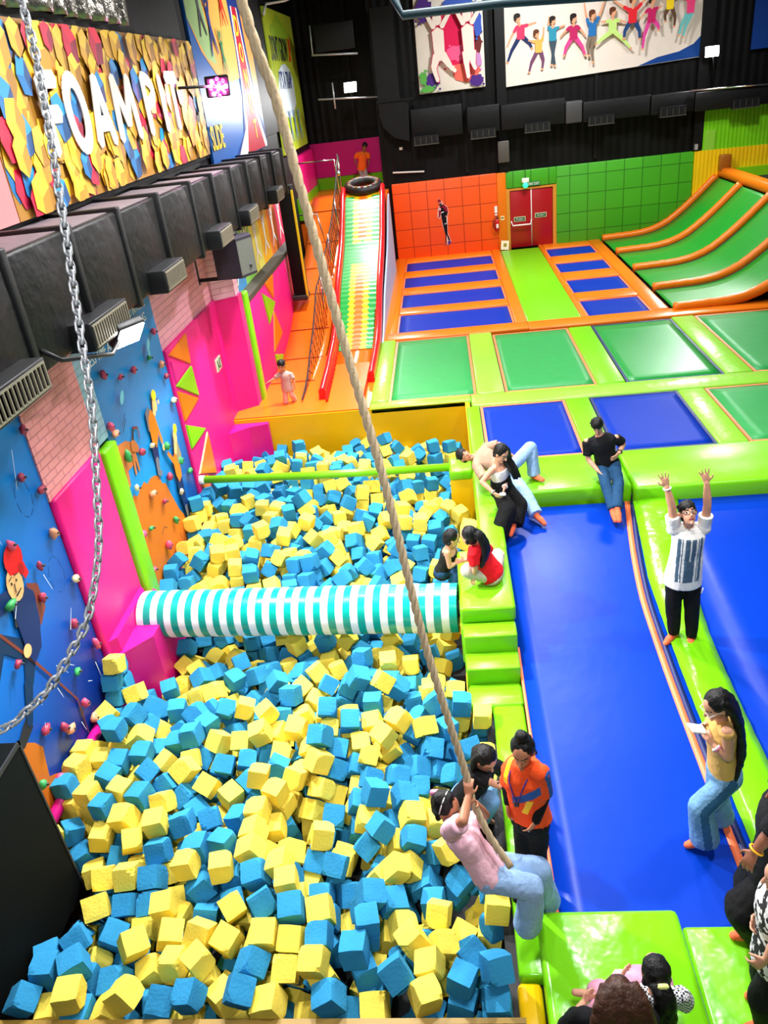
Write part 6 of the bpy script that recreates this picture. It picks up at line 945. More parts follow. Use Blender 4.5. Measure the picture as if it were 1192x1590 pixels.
def leap(cx, k):
    ls = [limb2((cx, 6.85), (cx+.02, 6.2), .17, .15), limb2((cx-.1, 6.95), (cx-.3, 7.3), .07, .05), limb2((cx+.12, 6.95), (cx+.35, 7.25), .07, .05), blob2((cx, 7.15), .13, .16)]
    ls += [limb2((cx-.06, 6.25), (cx-.18*k, 5.95), .12, .08), limb2((cx-.18*k, 5.95), (cx-.08*k, 5.6), .07, .05), limb2((cx+.1, 6.25), (cx+.3*k, 5.95), .12, .07), limb2((cx+.3*k, 5.95), (cx+.45*k, 5.8), .06, .05)]
    big = []
    for p in ls:
        mx_ = sum(u for u, w in p)/len(p); mz_ = sum(w for u, w in p)/len(p); big.append([(u+(.018 if u > mx_ else -.018), w+(.018 if w > mz_ else -.018)) for u, w in p])
    return [(p, pk) for p in big]+[(p, fc) for p in ls]
jl += leap(.25, 1.)+leap(1.1, .4)
fig('printed_picture', t, [([(min(1.54, max(-.38, u)), min(7.72, max(5.33, w))) for u, w in p], m) for p, m in jl], (0, 26.52, 0), BR)
t = empty('banner', (10, 26.6, 5.4), 'dark blue banner cut by the top right photo corner', 'banner')
b = MB(); b.box((9.1, 26.5, 5.42), (12, 26.55, 7.6)); b.build('banner_board', c_('deep blue print', '123a86'), t); b = MB(); b.tube([(9.5, 26.48, 6.3), (9.9, 26.48, 6.3)], .05, 8); b.build('printed_picture', wht, t)

# ---------------------------------------------------------------- slide, ramp and stage
def zs(y):
    P = ((13, .6), (16.4, .62), (17.3, .68), (18.3, .92), (19.5, 1.36), (20.65, 1.6), (22.1, 1.93), (23.3, 2.42), (24.4, 2.9), (24.9, 2.98), (27, 2.98))
    for (a, za), (b_, zb) in zip(P, P[1:]):
        if y <= b_: k = (y-a)/(b_-a); return za+(zb-za)*k
    return 2.98
def zsm(y): return sum(zs(y+d) for d in (-.4, -.2, 0, .2, .4))/5
t = empty('slide', (-2.2, 20, .6), 'wavy tube slide with green yellow and orange hexagon lane between red rails', 'slide')
HX = [mat('slide green', '17a03c', .36, .3, .06, 8), mat('slide yellow', 'eec00a', .36, .3, .05, 8), mat('slide orange', 'ee7010', .36, .3, .05, 8)]
b = MB(); nr = 38; nc = 13; y0, y1 = 16.9, 24.75
def lane(u, y):
    k = (y-16.9)/8; return (-2.52-.24*k)*(1-u)+(-1.68-.06*k)*u
grid = []
for i in range(nr*2+1):
    y = y0+(y1-y0)*i/(nr*2); row = []
    for j in range(nc+1):
        zz = .0 if j in (0, nc) else (.03 if i % 2 else -.03)*(1 if j < 7 else -1)
        x = lane(j/nc, y)+zz; row.append((x, y, zsm(y)+(.008 if (i % 2) else 0)))
    grid.append(row)
vs = [p for r in grid for p in r]; c0 = nc+1
fs = {0: [], 1: [], 2: []}
for i in range(nr*2):
    r = i/(nr*2)
    for j in range(nc):
        d = abs(j-6)
        if r < .44: m = 2 if d < 2 else (1 if d < 4 else 0)
        elif r < .52: m = 1 if d < 4 else 0
        elif r < .66: m = 0
        elif r < .7: m = 1 if 1 <= d < 4 else 0
        elif r < .97: m = 2 if d < 2 else (1 if d < 4 else 0)
        else: m = 1 if d > 1 else 2
        fs[m].append((i*c0+j, i*c0+j+1, (i+1)*c0+j+1, (i+1)*c0+j))
base = len(b.v); b.v += vs
for m, L in fs.items():
    for f in L: b.f.append(tuple(base+q for q in f)); b.mi.append(m); b.sm.append(False)
b.build('lane_surface', HX, t)
b = MB(); yy = [13.55+.25*i for i in range(46)]
b.sheet([[(lane(-.02, max(y, 16.9)) if y > 14 else -2.5, y, zsm(y)-.02), (lane(1.02, max(y, 16.9)), y, zsm(y)-.02)] for y in yy], .06); b.build('slide_bed', ORANGE_D, t)
for s, x_ in ((0, 'l'), (1, 'r')):
    b = MB(); pts = []
    for y in yy:
        x = lane(s, max(y, 15.5))+(-.07 if s == 0 else .07)+(.06*max(0, 16-y)/2 if s == 0 else 0); pts.append((x, y, zsm(y)))
    lo = [(x-.06, y, z-.15) for x, y, z in pts]; 
    g = [[(x-.065, y, z-.2), (x-.065, y, z+.17), (x-.03, y, z+.22), (x+.03, y, z+.22), (x+.065, y, z+.17), (x+.065, y, z-.2), (x-.065, y, z-.2)] for x, y, z in pts if y > (13.9 if s == 0 else 14.6)]
    b.sheet(g); b.add(g[0][:6], [(0, 1, 2, 3, 4, 5)]); b.build('side_rail', RED, t)
    b = MB()
    for i in range(0, len(pts)*2-2):
        a = pts[i//2]; c = pts[min(i//2+1, len(pts)-1)]; k = (i % 2)/2; y = a[1]+(c[1]-a[1])*k
        if not (13.9 < y < 18.6): continue
        xx = a[0]+(.07 if s == 0 else -.07); d = .05 if s == 0 else -.05
        b.add([(xx, y-.06, zsm(y)+.1), (xx, y+.06, zsm(y)+.1), (xx+d, y, zsm(y)+.02), (xx, y, zsm(y)-.02)], [(0, 1, 2), (0, 3, 1), (0, 2, 3), (1, 3, 2)])
    b.build('tooth_trim', RED, t)
b = MB(); P = [(y, zsm(y)-.1) for y in yy if y > 16.2]; b.prism([(16.2, .45)]+P+[(24.9, .45)], -1.54, -1.5, 0); b.build('side_panel', SKYB, t)
t = empty('climb_ramp', (-3.2, 19, .6), 'orange padded climbing ramp left of the slide where the kid stands', 'ramp')
MB().sheet([[(x, y, zsm(y)-.01+.01*math.sin(x*9)) for x in (-3.76, -3.5, -3.2, -2.95, -2.76)] for y in [13.6+.3*i for i in range(39)]], .08).build('ramp_surface', ORANGE_D, t)
for k in range(7):
    y = 15.2+1.45*k; b = MB(); b.box((-3.72, y-.015, zsm(y)), (-2.8, y+.015, zsm(y)+.012)); b.build('seam_strip', mat('dark orange seam', 'b04a0c', .5), t)
t = empty('safety_net', (-2.85, 19.5, .6), 'sagging black rope net and steel posts between orange ramp and slide', 'net')
NETM = mat('black net rope', '17161a', .7)
posts = [15.9, 18.2, 20.4, 22.6, 24.6]
top = [(14.0, .66), (15.6, 1.1), (17.5, 1.95), (19.2, 2.3), (20.4, 2.5), (22.6, 3.1), (24.6, 4.0)]
def tz(y):
    for (a, za), (c, zc) in zip(top, top[1:]):
        if y <= c: return za+(zc-za)*(y-a)/(c-a)-.08*math.sin(PI*(y-a)/(c-a))
    return 4.
b = MB(); b.tube([(-2.88, 14+.3*i, tz(14+.3*i)) for i in range(36)], .016, 6); b.build('top_rope', NETM, t)
b = MB()
for i in range(34):
    y = 14.1+.32*i; b.tube([(-2.88, y, tz(y)), (-2.87, y+.35, zsm(y+.35)+.06)], .007, 4); b.tube([(-2.88, y+.4, tz(y+.4)), (-2.87, y, zsm(y)+.06)], .007, 4)
b.build('net_mesh', NETM, t)
for y in posts[1:]:
    b = MB(); b.tube([(-2.86, y, zsm(y)), (-2.86, y, tz(y)+.1)], .02, 8); b.build('post', CHROME, t)
b = MB(); b.tube([(-4.1, 24., 4.0), (-2.9, 24, 4.0), (-2.86, 24.1, 3.0)], .02, 8); b.build('hand_rail', CHROME, t)
b = MB(); b.tube([(-3.98, 22., 2.9), (-3.3, 22, 2.88), (-3.1, 21.8, 1.9)], .02, 8); b.build('hand_rail', CHROME, t)
b = MB(); b.ball((-2.86, 24.3, 3.6), .07, n=10, m=6); b.build('rail_joint', CHROME, t)
st('floor', (-4.2, 24.6, .42), (-1.6, 28.5, 2.78), ORANGE_D)
box_obj('wall_pad', (-4.18, 28.35, 3.15), (-1.8, 28.5, 4.2), PINK2, label='magenta wall pad behind the person in orange at slide top', cat='wall pad')
box_obj('wall_pad', (-4.18, 28.33, 2.7), (-1.8, 28.5, 3.14), LIME, label='lime kick pad under the magenta wall pad at slide top', cat='wall pad')
box_obj('wall_pad', (-4.2, 24.9, 3.0), (-4.05, 28.3, 4.1), PINK, label='pink side pad left of the slide top platform', cat='wall pad')
box_obj('wall_pad', (-4.2, 24.5, 2.4), (-4.02, 28.3, 3.0), LIME, label='lime side pad low beside the slide top platform', cat='wall pad')
t = empty('tyre_tube', (-2.25, 24.9, 3.0), 'black slide tube with patterned cover resting at the slide top', 'tube')
b = MB(); R = .44; b.tube([(-2.25+R*math.cos(a), 25.0+R*.9*math.sin(a), 3.12+.1*math.sin(a)) for a in [2*PI*i/28 for i in range(28)]], .14, 12, closed=True); b.build('inflated_ring', mat('black rubber cover', '17100f', .5), t)
pm_ = [c_('patch red', '8a2a20'), c_('patch ochre', 'a86a20')]; b = MB(); rnd = random.Random(2)
for i in range(16):
    a = 2*PI*i/16; b.ball((-2.25+R*math.cos(a), 25.0+R*.9*math.sin(a)-.03, 3.12+.1*math.sin(a)+.12), (.06, .05, .025), i % 2, 8, 5)
b.build('pattern_patch', pm_, t)

# ---------------------------------------------------------------- rope and chain hung over the pit
t = empty('swing_rope', (-.8, 4.1, 9.0), 'thick twisted rope hanging diagonally over the pit to the swinging woman', 'rope')
RP = [Vector(p) for p in ((-1.1, 4.0, 9.1), (-.96, 4.08, 7.5), (-.82, 4.13, 6.18), (-.75, 4.2, 5.79), (-.69, 4.2, 5.35), (-.58, 4.15, 4.62), (-.43, 4.05, 3.72), (-.29, 3.93, 2.66), (-.11, 3.82, 1.69), (-.08, 3.79, 1.5), (-.06, 3.78, 1.37), (.04, 3.72, 1.09), (.19, 3.64, .83))]
def cr(P, n):
    out = []
    for i in range(len(P)-1):
        p0, p1, p2, p3 = P[max(0, i-1)], P[i], P[i+1], P[min(len(P)-1, i+2)]
        for k in range(n):
            u = k/n; out.append(.5*((2*p1)+(p2-p0)*u+(2*p0-5*p1+4*p2-p3)*u*u+(3*p1-p0-3*p2+p3)*u**3))
    return out+[P[-1]]
path = cr(RP, 5); fine = []
acc = 0
seg = []
for p, q in zip(path, path[1:]):
    L = (q-p).length; n = max(1, int(L/.022))
    for k in range(n): seg.append((p+(q-p)*k/n, (q-p).normalized(), acc+L*k/n))
    acc += L
HEMP = mat('pale hemp rope', 'c4ae8c', .85, .2, .12, 30, .15, 60)
b = MB()
for s in range(3):
    pts = []
    for p, d, l in seg:
        u = Vector((0, 1, 0)); u = (u-d*u.dot(d)).normalized(); w = d.cross(u); a = l*2*PI/.26+s*2*PI/3
        pts.append(p+(u*math.cos(a)+w*math.sin(a))*.0125)
    b.tube(pts, .0155, 8)
b.build('twisted_strands', HEMP, t)
t = empty('hanging_chain', (-1.3, 2.8, 6.5), 'galvanised steel chain sagging in front of the foam pit banner and murals', 'chain')
CP = [Vector(p) for p in ((-1.36, 3.1, 6.9), (-1.258, 2.856, 6.14), (-1.219, 2.751, 5.942), (-1.182, 2.568, 5.602), (-1.16, 2.442, 5.369), (-1.143, 2.336, 5.173), (-1.127, 2.239, 4.994), (-1.129, 2.122, 4.782), (-1.134, 2.044, 4.641), (-1.153, 1.984, 4.537), (-1.187, 1.922, 4.431), (-1.24, 1.873, 4.352), (-1.322, 1.81, 4.255), (-1.397, 1.772, 4.201), (-1.481, 1.739, 4.159), (-1.75, 1.68, 4.1), (-2.2, 1.6, 4.05))]
path = cr(CP, 12); d_ = [0]
for p, q in zip(path, path[1:]): d_.append(d_[-1]+(q-p).length)
def along(l):
    import bisect
    i = min(len(path)-2, max(0, bisect.bisect(d_, l)-1)); k = (l-d_[i])/max(1e-9, d_[i+1]-d_[i]); return path[i]+(path[i+1]-path[i])*k
pitch = .031; b = MB(); n = int(d_[-1]/pitch)-1
for i in range(n):
    c = along((i+.5)*pitch); dr_ = (along((i+1)*pitch)-along(i*pitch)).normalized(); u = Vector((.3, .8, .5)); u = (u-dr_*u.dot(dr_)).normalized(); w = dr_.cross(u); sd = u if i % 2 else w
    r = .0112; h = .0118
    pts = [c+dr_*(h+r*math.cos(a))+sd*r*math.sin(a) for a in (PI/2, PI/4, 0, -PI/4, -PI/2)]+[c-dr_*(h+r*math.cos(a))-sd*r*math.sin(a) for a in (PI/2, PI/4, 0, -PI/4, -PI/2)]
    b.tube(pts, .0048, 6, closed=True)
b.build('chain_links', STEEL, t)
b = MB(); b.tube([(-.45, 5.0, 9.2), (-.20, 4.85, 6.4), (-.163, 4.763, 6.15), (-.126, 4.727, 6.077), (.384, 4.785, 6.076), (1.106, 4.847, 6.04), (1.9, 4.92, 6.01), (2.6, 5, 6.4), (2.7, 5, 9.2)], .022, 10); tag(b.build('trapeze_bar', mat('dull teal paint', '16363f', .5)), 'dull teal bent bar crossing the view below the splash poster', 'bar')
# ---------------------------------------------------------------- people
def skinmat(n, h): return mat(n, h, .5, .4, .06, 12)
SK_A = skinmat('warm brown skin', 'b87a5a'); SK_B = skinmat('light brown skin', 'cf9678'); SK_C = skinmat('deep brown skin', '8a5840'); SK_D = skinmat('pale tan skin', 'd8a585')
EYEW = mat('eye white', 'e8e0d8', .3); EYED = mat('dark iris', '120a08', .3); BROW = mat('dark brow', '20140f', .8); LIP = mat('lip', 'a2504a', .45)
HAIRB = mat('black hair', '0a0909', .5, .28, .3, 40, .25, 90); HAIRBR = mat('brown hair strands', '3e2416', .5, .3, .6, 14, .25, 60)
SOCK = mat('orange sock knit', 'ff6f45', .8, .3, .08, 30, .2, 80)
def cloth(n, h, rough=.85, bump=.25, var=.08): return mat(n, h, rough, .25, var, 9, bump, 22)
def V3(x): return Vector(x)
def cap(mb, p, q, r1, r2, flat=False, n=14):
    p = V3(p); q = V3(q); d = q-p
    if d.length < 1e-5: d = Vector((0, 0, 1e-3))
    L = d.length; d.normalize(); pts = []; rs = []
    if not flat:
        for a in (80, 60, 35, 12): pts.append(p-d*r1*math.sin(math.radians(a))); rs.append(r1*math.cos(math.radians(a)))
    for k in range(5): pts.append(p+d*L*k/4); rs.append(r1+(r2-r1)*k/4)
    if flat != 2 and not flat:
        for a in (12, 35, 60, 80): pts.append(q+d*r2*math.sin(math.radians(a))); rs.append(r2*math.cos(math.radians(a)))
    mb.tube(pts, rs, n)
def loft(mb, rings, n=22):
    vs = []
    for c, u, v in rings:
        for k in range(n):
            a = 2*PI*k/n; vs.append(c+u*math.cos(a)+v*math.sin(a))
    fs = [(i*n+k, i*n+(k+1) % n, (i+1)*n+(k+1) % n, (i+1)*n+k) for i in range(len(rings)-1) for k in range(n)]
    fs += [tuple(range(n))[::-1], tuple(range((len(rings)-1)*n, len(rings)*n))]; mb.add(vs, fs)
def remeshed(mb, voxel, smooth=2, fold=0., seed=0, ffreq=9.):
    me = bpy.data.meshes.new('tmp'); me.from_pydata(mb.v, [], mb.f)
    bm = bmesh.new(); bm.from_mesh(me); bmesh.ops.recalc_face_normals(bm, faces=bm.faces[:]); bm.to_mesh(me); bm.free()
    o = bpy.data.objects.new('tmp', me); COL.objects.link(o)
    m = o.modifiers.new('r', 'REMESH'); m.mode = 'VOXEL'; m.voxel_size = voxel; m.use_smooth_shade = True
    if smooth:
        s = o.modifiers.new('s', 'SMOOTH'); s.factor = .5; s.iterations = smooth
    dg = bpy.context.evaluated_depsgraph_get(); dg.update()
    out = bpy.data.meshes.new_from_object(o.evaluated_get(dg)); bpy.data.objects.remove(o); bpy.data.meshes.remove(me)
    if fold:
        off = Vector((seed*7.3, seed*3.1, seed*1.7)); ns = [v.normal.copy() for v in out.vertices]
        for v, nn in zip(out.vertices, ns):
            p = v.co; q = Vector((p.x*ffreq, p.y*ffreq, p.z*ffreq*.55))+off
            v.co = p+nn*fold*(noise.noise(q)+.6*(1-abs(noise.noise(q*1.9)))-.3)
    return out
def place(name, me, mats, parent, classify=None):
    co = np.empty(len(me.vertices)*3); me.vertices.foreach_get('co', co); co = co.reshape(-1, 3); o0 = (co.min(0)+co.max(0))/2
    if classify is not None:
        fc = np.empty(len(me.polygons)*3); me.polygons.foreach_get('center', fc); mi = classify(fc.reshape(-1, 3)).astype(np.int32)
    else: mi = None
    me.vertices.foreach_set('co', (co-o0).ravel()); me.materials.clear()
    for m in mats: me.materials.append(m)
    if mi is not None: me.polygons.foreach_set('material_index', mi)
    else: me.polygons.foreach_set('material_index', np.zeros(len(me.polygons), np.int32))
    me.polygons.foreach_set('use_smooth', np.ones(len(me.polygons), bool)); me.update()
    me.name = name; o = bpy.data.objects.new(name, me); o.location = tuple(o0); return link(o, parent)
def frame(J):
    up = (V3(J['neck'])-V3(J['pel'])).normalized(); lat = (V3(J['sb'])-V3(J['sa'])); lat = (lat-up*lat.dot(up)).normalized()
    f = lat.cross(up)
    tf = V3(J['tf'])
    if f.dot(tf) < 0: f = -f
    f = (f*.6+(tf-up*tf.dot(up)).normalized()*.4); f = (f-up*f.dot(up)).normalized(); l2 = up.cross(f)
    if l2.dot(lat) < 0: l2 = -l2
    return up, l2.normalized(), f
def headframe(J):
    hf = V3(J['hf']).normalized(); u = (V3(J['head'])-V3(J['neck'])).normalized(); u = u*.5+Vector((0, 0, .5))
    u = (u-hf*u.dot(hf)).normalized(); return hf, u, hf.cross(u)
def torso_rings(J, i=0., w=1., top=True, hem=-.10, belly=0.):
    """elliptical rings from hem (relative to the hips) up to the neck"""
    s = J['s']; up, lat, f = frame(J); p = V3(J['pel']); n = V3(J['neck']); L = (n-p).length
    sw = min(.2, max(.13, (V3(J['sb'])-V3(J['sa'])).length/2/s))
    prof = [(hem, .155, .115, 0), (.02, .155, .115, 0), (.22, .14, .105, .008), (.45, .128, .095+belly, .012), (.68, .142, .108, .018), (.84, .15, .108, .012), (.95, .118, .08, 0), (1.02, .065, .055, 0)]
    return [(p+up*(L*t if t >= 0 else t*s)+f*df*s, lat*((a*(sw/.17 if t > .6 else 1)*w)*s+i), f*(b*s+i)) for t, a, b, df in prof if top or t < .97]
def fingers(mb, w, d, nrm, s, curl, side=1, spread=1.):
    d = V3(d).normalized(); nrm = V3(nrm); nrm = (nrm-d*nrm.dot(d)).normalized(); sd = d.cross(nrm)*side
    loft(mb, [(w-d*.01*s, sd*.022*s, nrm*.017*s), (w+d*.025*s, sd*.033*s, nrm*.016*s), (w+d*.06*s, sd*.04*s, nrm*.015*s), (w+d*.09*s, sd*.038*s, nrm*.012*s)], 14)
    for k, (x, L) in enumerate(((-.031, .058), (-.0105, .07), (.0105, .074), (.031, .066))):
        r = w+d*.082*s+sd*x*s; dd = (d+sd*x*6*spread).normalized(); p = r
        for j, (ln, rr) in enumerate(((.42, .0092), (.33, .0085), (.25, .0078))):
            a = curl*(.5+j*.45); q = p+(dd*math.cos(a)-nrm*math.sin(a))*L*ln*s*1.08; cap(mb, p, q, rr*s, rr*s*.93, n=8); p = q
    t0 = w+d*.025*s+sd*.03*s; t1 = t0+(d*.6+sd*.8-nrm*.2).normalized()*.036*s; t2 = t1+(d*.85+sd*.35-nrm*(.2+.5*curl)).normalized()*.034*s
    cap(mb, t0, t1, .0125*s, .0105*s, n=8); cap(mb, t1, t2, .0105*s, .0085*s, n=8)
def make_person(key, label, skin, hair='short', hairm=None, top=None, bottom=None, socks=SOCK, hs=1., fem=False, voxel=.0075, curl=.5, look=None, group=None, hairpath=None, extra=None, feet=True):
    J = POSES[key]; s = J['s']; root = empty('person', (J['pel'][0], J['pel'][1], min(J['na'][2], J['nb'][2])-.05), label, 'person', group)
    up, lat, f = frame(J); hf, hu, hr = headframe(J); c = V3(J['head'])
    k = hs
    # ---- body: one continuous skin
    b = MB(); loft(b, torso_rings(J, -.006 if not fem else -.008))
    cap(b, V3(J['neck'])-up*.04*s, c-hu*.05*k-hf*.01, .056*s, .05*s)
    b.ball(c+hu*.022*k-hf*.008*k, (.074*k, .092*k, .098*k), rot=Matrix((hr, hf, hu)).transposed(), n=22, m=16)
    b.ball(c-hu*.045*k+hf*.022*k, (.056*k, .066*k, .07*k), rot=Matrix((hr, hf, hu)).transposed(), n=18, m=12)
    cap(b, c+hf*.083*k+hu*.012*k, c+hf*.105*k-hu*.022*k, .009*k, .0145*k, n=8); b.ball(c+hf*.083*k-hu*.057*k, (.024*k, .014*k, .012*k), rot=Matrix((hr, hf, hu)).transposed()); b.ball(c+hf*.076*k-hu*.098*k, .02*k)
    for q in (-1, 1):
        b.ball(c+hr*q*.077*k-hu*.005*k-hf*.01*k, (.012*k, .022*k, .032*k), rot=Matrix((hr, hf, hu)).transposed())
    fs_ = .92 if fem else 1.
    for x in 'ab':
        S, E, W = V3(J['s'+x]), V3(J['e'+x]), V3(J['w'+x]); T = V3(J['h'+x])
        cap(b, V3(J['neck'])*.55+S*.45-up*.03*s, S-up*.022*s, .055*s*fs_, .05*s*fs_); cap(b, S, E, .05*s*fs_, .039*s*fs_); cap(b, E, E+(W-E)*.35, .039*s*fs_, .04*s*fs_); cap(b, E+(W-E)*.35, W, .04*s*fs_, .026*s*fs_)
        d = T-W
        if d.length < .02: d = W-E
        d.normalize(); inward = (V3(J['pel'])*.5+V3(J['neck'])*.5-W); nr = -(inward-d*inward.dot(d))
        if key == 'man': nr = V3((0, 1, .3))
        if nr.length < 1e-3: nr = d.orthogonal()
        ck = curl[x] if isinstance(curl, dict) else curl
        fingers(b, W, d, nr.normalized(), s*(.98 if not fem else .92), ck, side=(1 if x == 'a' else -1), spread=1.6 if ck < .3 else 1.)
        P, K, N, Tt = V3(J['p'+x]), V3(J['k'+x]), V3(J['n'+x]), V3(J['t'+x])
        cap(b, P, K, .078*s, .052*s); cap(b, K, K+(N-K)*.3, .052*s, .054*s); cap(b, K+(N-K)*.3, N, .054*s, .034*s)
        if feet:
            fd = (Tt-N); fd = fd.normalized()*max(.14*s, min(.2*s, fd.length)); cap(b, N-fd*.18-Vector((0, 0, .02)), N+fd, .034*s, .026*s)
    me = remeshed(b, voxel, 2 if voxel < .009 else 1)
    H = np.array([hr, hf, hu]); C = np.array(c)
    def cls(fc):
        q = (fc-C)@H.T/k; x, y, z = np.abs(q[:, 0]), q[:, 1], q[:, 2]; out = np.zeros(len(fc)); F = (y > .045)
        if voxel >= .009: out[F & (((x-.03)/.012)**2+((z-.01)/.012)**2 < 1)] = 2; out[F & (np.abs(z+.058) < .01) & (x < .02)] = 4; return out
        out[F & (((x-.031)/.016)**2+((z-.01)/.0075)**2 < 1)] = 1; out[F & (((x-.031)/.0085)**2+((z-.01)/.0085)**2 < 1)] = 2
        out[F & (np.abs(z-.036) < .0065) & (np.abs(x-.031) < .022)] = 3; out[F & (np.abs(z+.058) < .0125) & (x < .025)] = 4; return out
    place('body', me, [skin, EYEW, EYED, BROW, LIP], root, cls)
    # ---- hair
    HM = hairm or HAIRB; b = MB(); RM = Matrix((hr, hf, hu)).transposed()
    big = 1.06 if hair == 'short' else 1.1; hb = -.012 if hair == 'short' else -.03; hz = .046 if hair == 'short' else .038
    b.ball(c+hu*hz*k+hf*hb*k, (.080*k*big, .086*k*big, (.082 if hair == 'short' else .088)*k*big), rot=RM, n=20, m=14)
    b.ball(c-hu*.01*k-hf*.045*k, (.074*k*big, .06*k*big, .08*k*big), rot=RM, n=16, m=12)
    if hair == 'short':
        for i in range(26):
            a = random.uniform(0, 2*PI); e = random.uniform(.15, 1.3); dv = (hr*math.cos(a)*math.sin(e)+hf*math.sin(a)*math.sin(e)*.9+hu*math.cos(e)); p = c+hu*.036*k-hf*.02*k
            if dv.dot(hf) > .75 and dv.dot(hu) < .4: continue
            cap(b, p+dv*.07*k, p+dv*.09*k+hr*random.uniform(-.012, .012), .016*k, .012*k, n=6)
    else:
        for q in (-1, 1): cap(b, c+hu*.085*k+hr*q*.03*k+hf*.02*k, c-hu*.04*k+hr*q*.078*k-hf*.035*k, .022*k, .02*k)
    if hair == 'bun': b.ball(c+hu*.14*k-hf*.045*k, .05*k, n=12, m=8); cap(b, c+hu*.13*k-hf*.05*k, c+hu*.14*k-hf*.06*k-hr*.05*k, .012*k, .004*k)
    if hairpath:
        rnd = random.Random(len(key)); pts = [V3(p) for p in hairpath['pts']]; w0, w1 = hairpath['w']; nst = hairpath.get('n', 9)
        for i in range(nst):
            o = (i/(nst-1)-.5)*2; ptsi = []
            for j, p in enumerate(pts):
                tt = j/(len(pts)-1); wd = w0+(w1-w0)*tt; ptsi.append(p+V3(hairpath['axis'])*o*wd+V3(hairpath.get('depth', (0, 0, 0)))*(1-o*o)+Vector([rnd.uniform(-.012, .012) for _ in range(3)])*tt)
            P2 = cr(ptsi, 4); R0 = hairpath.get('r', .03); b.tube(P2, [R0*(1-.65*(q/(len(P2)-1))**2) for q in range(len(P2))], 8)
    place('hair', remeshed(b, .008, 1, .006, 3, 30.), [HM], root)
    # ---- clothes
    if top:
        i = top.get('i', .014); b = MB(); rg = torso_rings(J, i, top.get('w', 1.), hem=top.get('hem', -.10), belly=top.get('belly', 0)); t0 = top.get('from')
        if top.get('strap'): rg = [r for r in rg[:-2]]
        if top.get('crop'): rg = rg[top['crop']:]
        loft(b, rg)
        sl = top.get('sleeve', .75); si = min(i, .018)
        for x in 'ab':
            S, E, W = V3(J['s'+x]), V3(J['e'+x]), V3(J['w'+x])
            if not top.get('strap'): cap(b, V3(J['neck'])*.6+S*.4-up*.035*s, S-up*.02*s, .06*s+i*.5, .054*s+i*.5)
            if sl > 0:
                e = S+(E-S)*min(1, sl); cap(b, S, e, .052*s+si*.8, (.05 if sl <= 1 else .045)*s+si*(1.2 if sl <= 1 else .8), flat=False if sl > 1 else 2)
                if sl > 1: cap(b, E, E+(W-E)*(sl-1), .045*s+i*.8, .032*s+i*.8, flat=False)
            elif top.get('strap'): cap(b, S*.6+V3(J['neck'])*.4+up*.0, S*.55+V3(J['neck'])*.45-up*.14*s+f*.06*s, .024*s, .03*s); cap(b, S*.6+V3(J['neck'])*.4, S*.55+V3(J['neck'])*.45-up*.14*s-f*.06*s, .024*s, .03*s)
        me = remeshed(b, top.get('vox', .011), 3, top.get('fold', .009), len(key)+len(label))
        ms = [top['m']]; cl = None
        if 'cls' in top: ms += top['ms']; Pp = np.array(J['pel']); A = np.array([lat, f, up]); cl = lambda fc: top['cls']((fc-Pp)@A.T, s)
        ob = place(top.get('name', 'tee_shirt'), me, ms, root, cl)
        if top.get('inner'):
            b = MB()
            for x in 'ab':
                S, E, W = V3(J['s'+x]), V3(J['e'+x]), V3(J['w'+x]); cap(b, S*.6+E*.4, E, .05*s, .046*s); cap(b, E, W, .046*s, .034*s)
            loft(b, torso_rings(J, .004)[:4]); place('undershirt', remeshed(b, .011, 2, .004, 5), [top['inner']], root)
    if bottom:
        b = MB(); i = bottom.get('i', .014); wd = bottom.get('hemw', .06); rg = torso_rings(J, i, hem=-.06)
        rg = rg[:4] if bottom.get('high') else rg[:2]+[tuple(Vector(q) for q in (rg[1][0]*.6+rg[2][0]*.4, rg[2][1]-lat*.002, rg[2][2]))]; loft(b, rg); up_ = up
        for x in 'ab':
            P, K, N = V3(J['p'+x]), V3(J['k'+x]), V3(J['n'+x]); kw = bottom.get('kneew', .062)
            e = K+(N-K)*bottom.get('len', .97)
            cap(b, P, K, .082*s+i*.5, kw*s+i*.5); cap(b, K, e, kw*s+i*.5, wd*s+i*.5, flat=2 if False else False, n=18) if bottom.get('round') else b.tube([K-(e-K).normalized()*.03, K, K+(e-K)*.3, K+(e-K)*.65, e-(e-K)*.04, e], [kw*s*.7, kw*s+i*.5, kw*s+(wd-kw)*s*.3+i*.5, kw*s+(wd-kw)*s*.65+i*.5, wd*s+i*.5, wd*s+i*.4], 18)
        cl = None; ms = [bottom['m']]
        if 'cls' in bottom: ms += bottom['ms']; cl = lambda fc: bottom['cls'](fc, J)
        place(bottom.get('name', 'trousers'), remeshed(b, .011, 3, bottom.get('fold', .010), 2+len(label), bottom.get('ff', 8.)), ms, root, cl)
    if socks:
        for x in 'ab':
            N, Tt = V3(J['n'+x]), V3(J['t'+x]); fd = (Tt-N); fd = fd.normalized()*max(.15*s, min(.2*s, fd.length)); b = MB()
            cap(b, N+(V3(J['k'+x])-N).normalized()*.06*s, N-Vector((0, 0, .005)), .041*s, .043*s); cap(b, N-fd*.2-Vector((0, 0, .022)), N+fd*.55-Vector((0, 0, .0)), .04*s, .043*s); cap(b, N+fd*.55, N+fd*1.02, .043*s, .032*s)
            place('sock', remeshed(b, .008, 2, .002, 1), [socks], root)
    if extra: extra(J, root, dict(up=up, lat=lat, f=f, hf=hf, hu=hu, hr=hr, c=c, s=s, k=k))
    return root
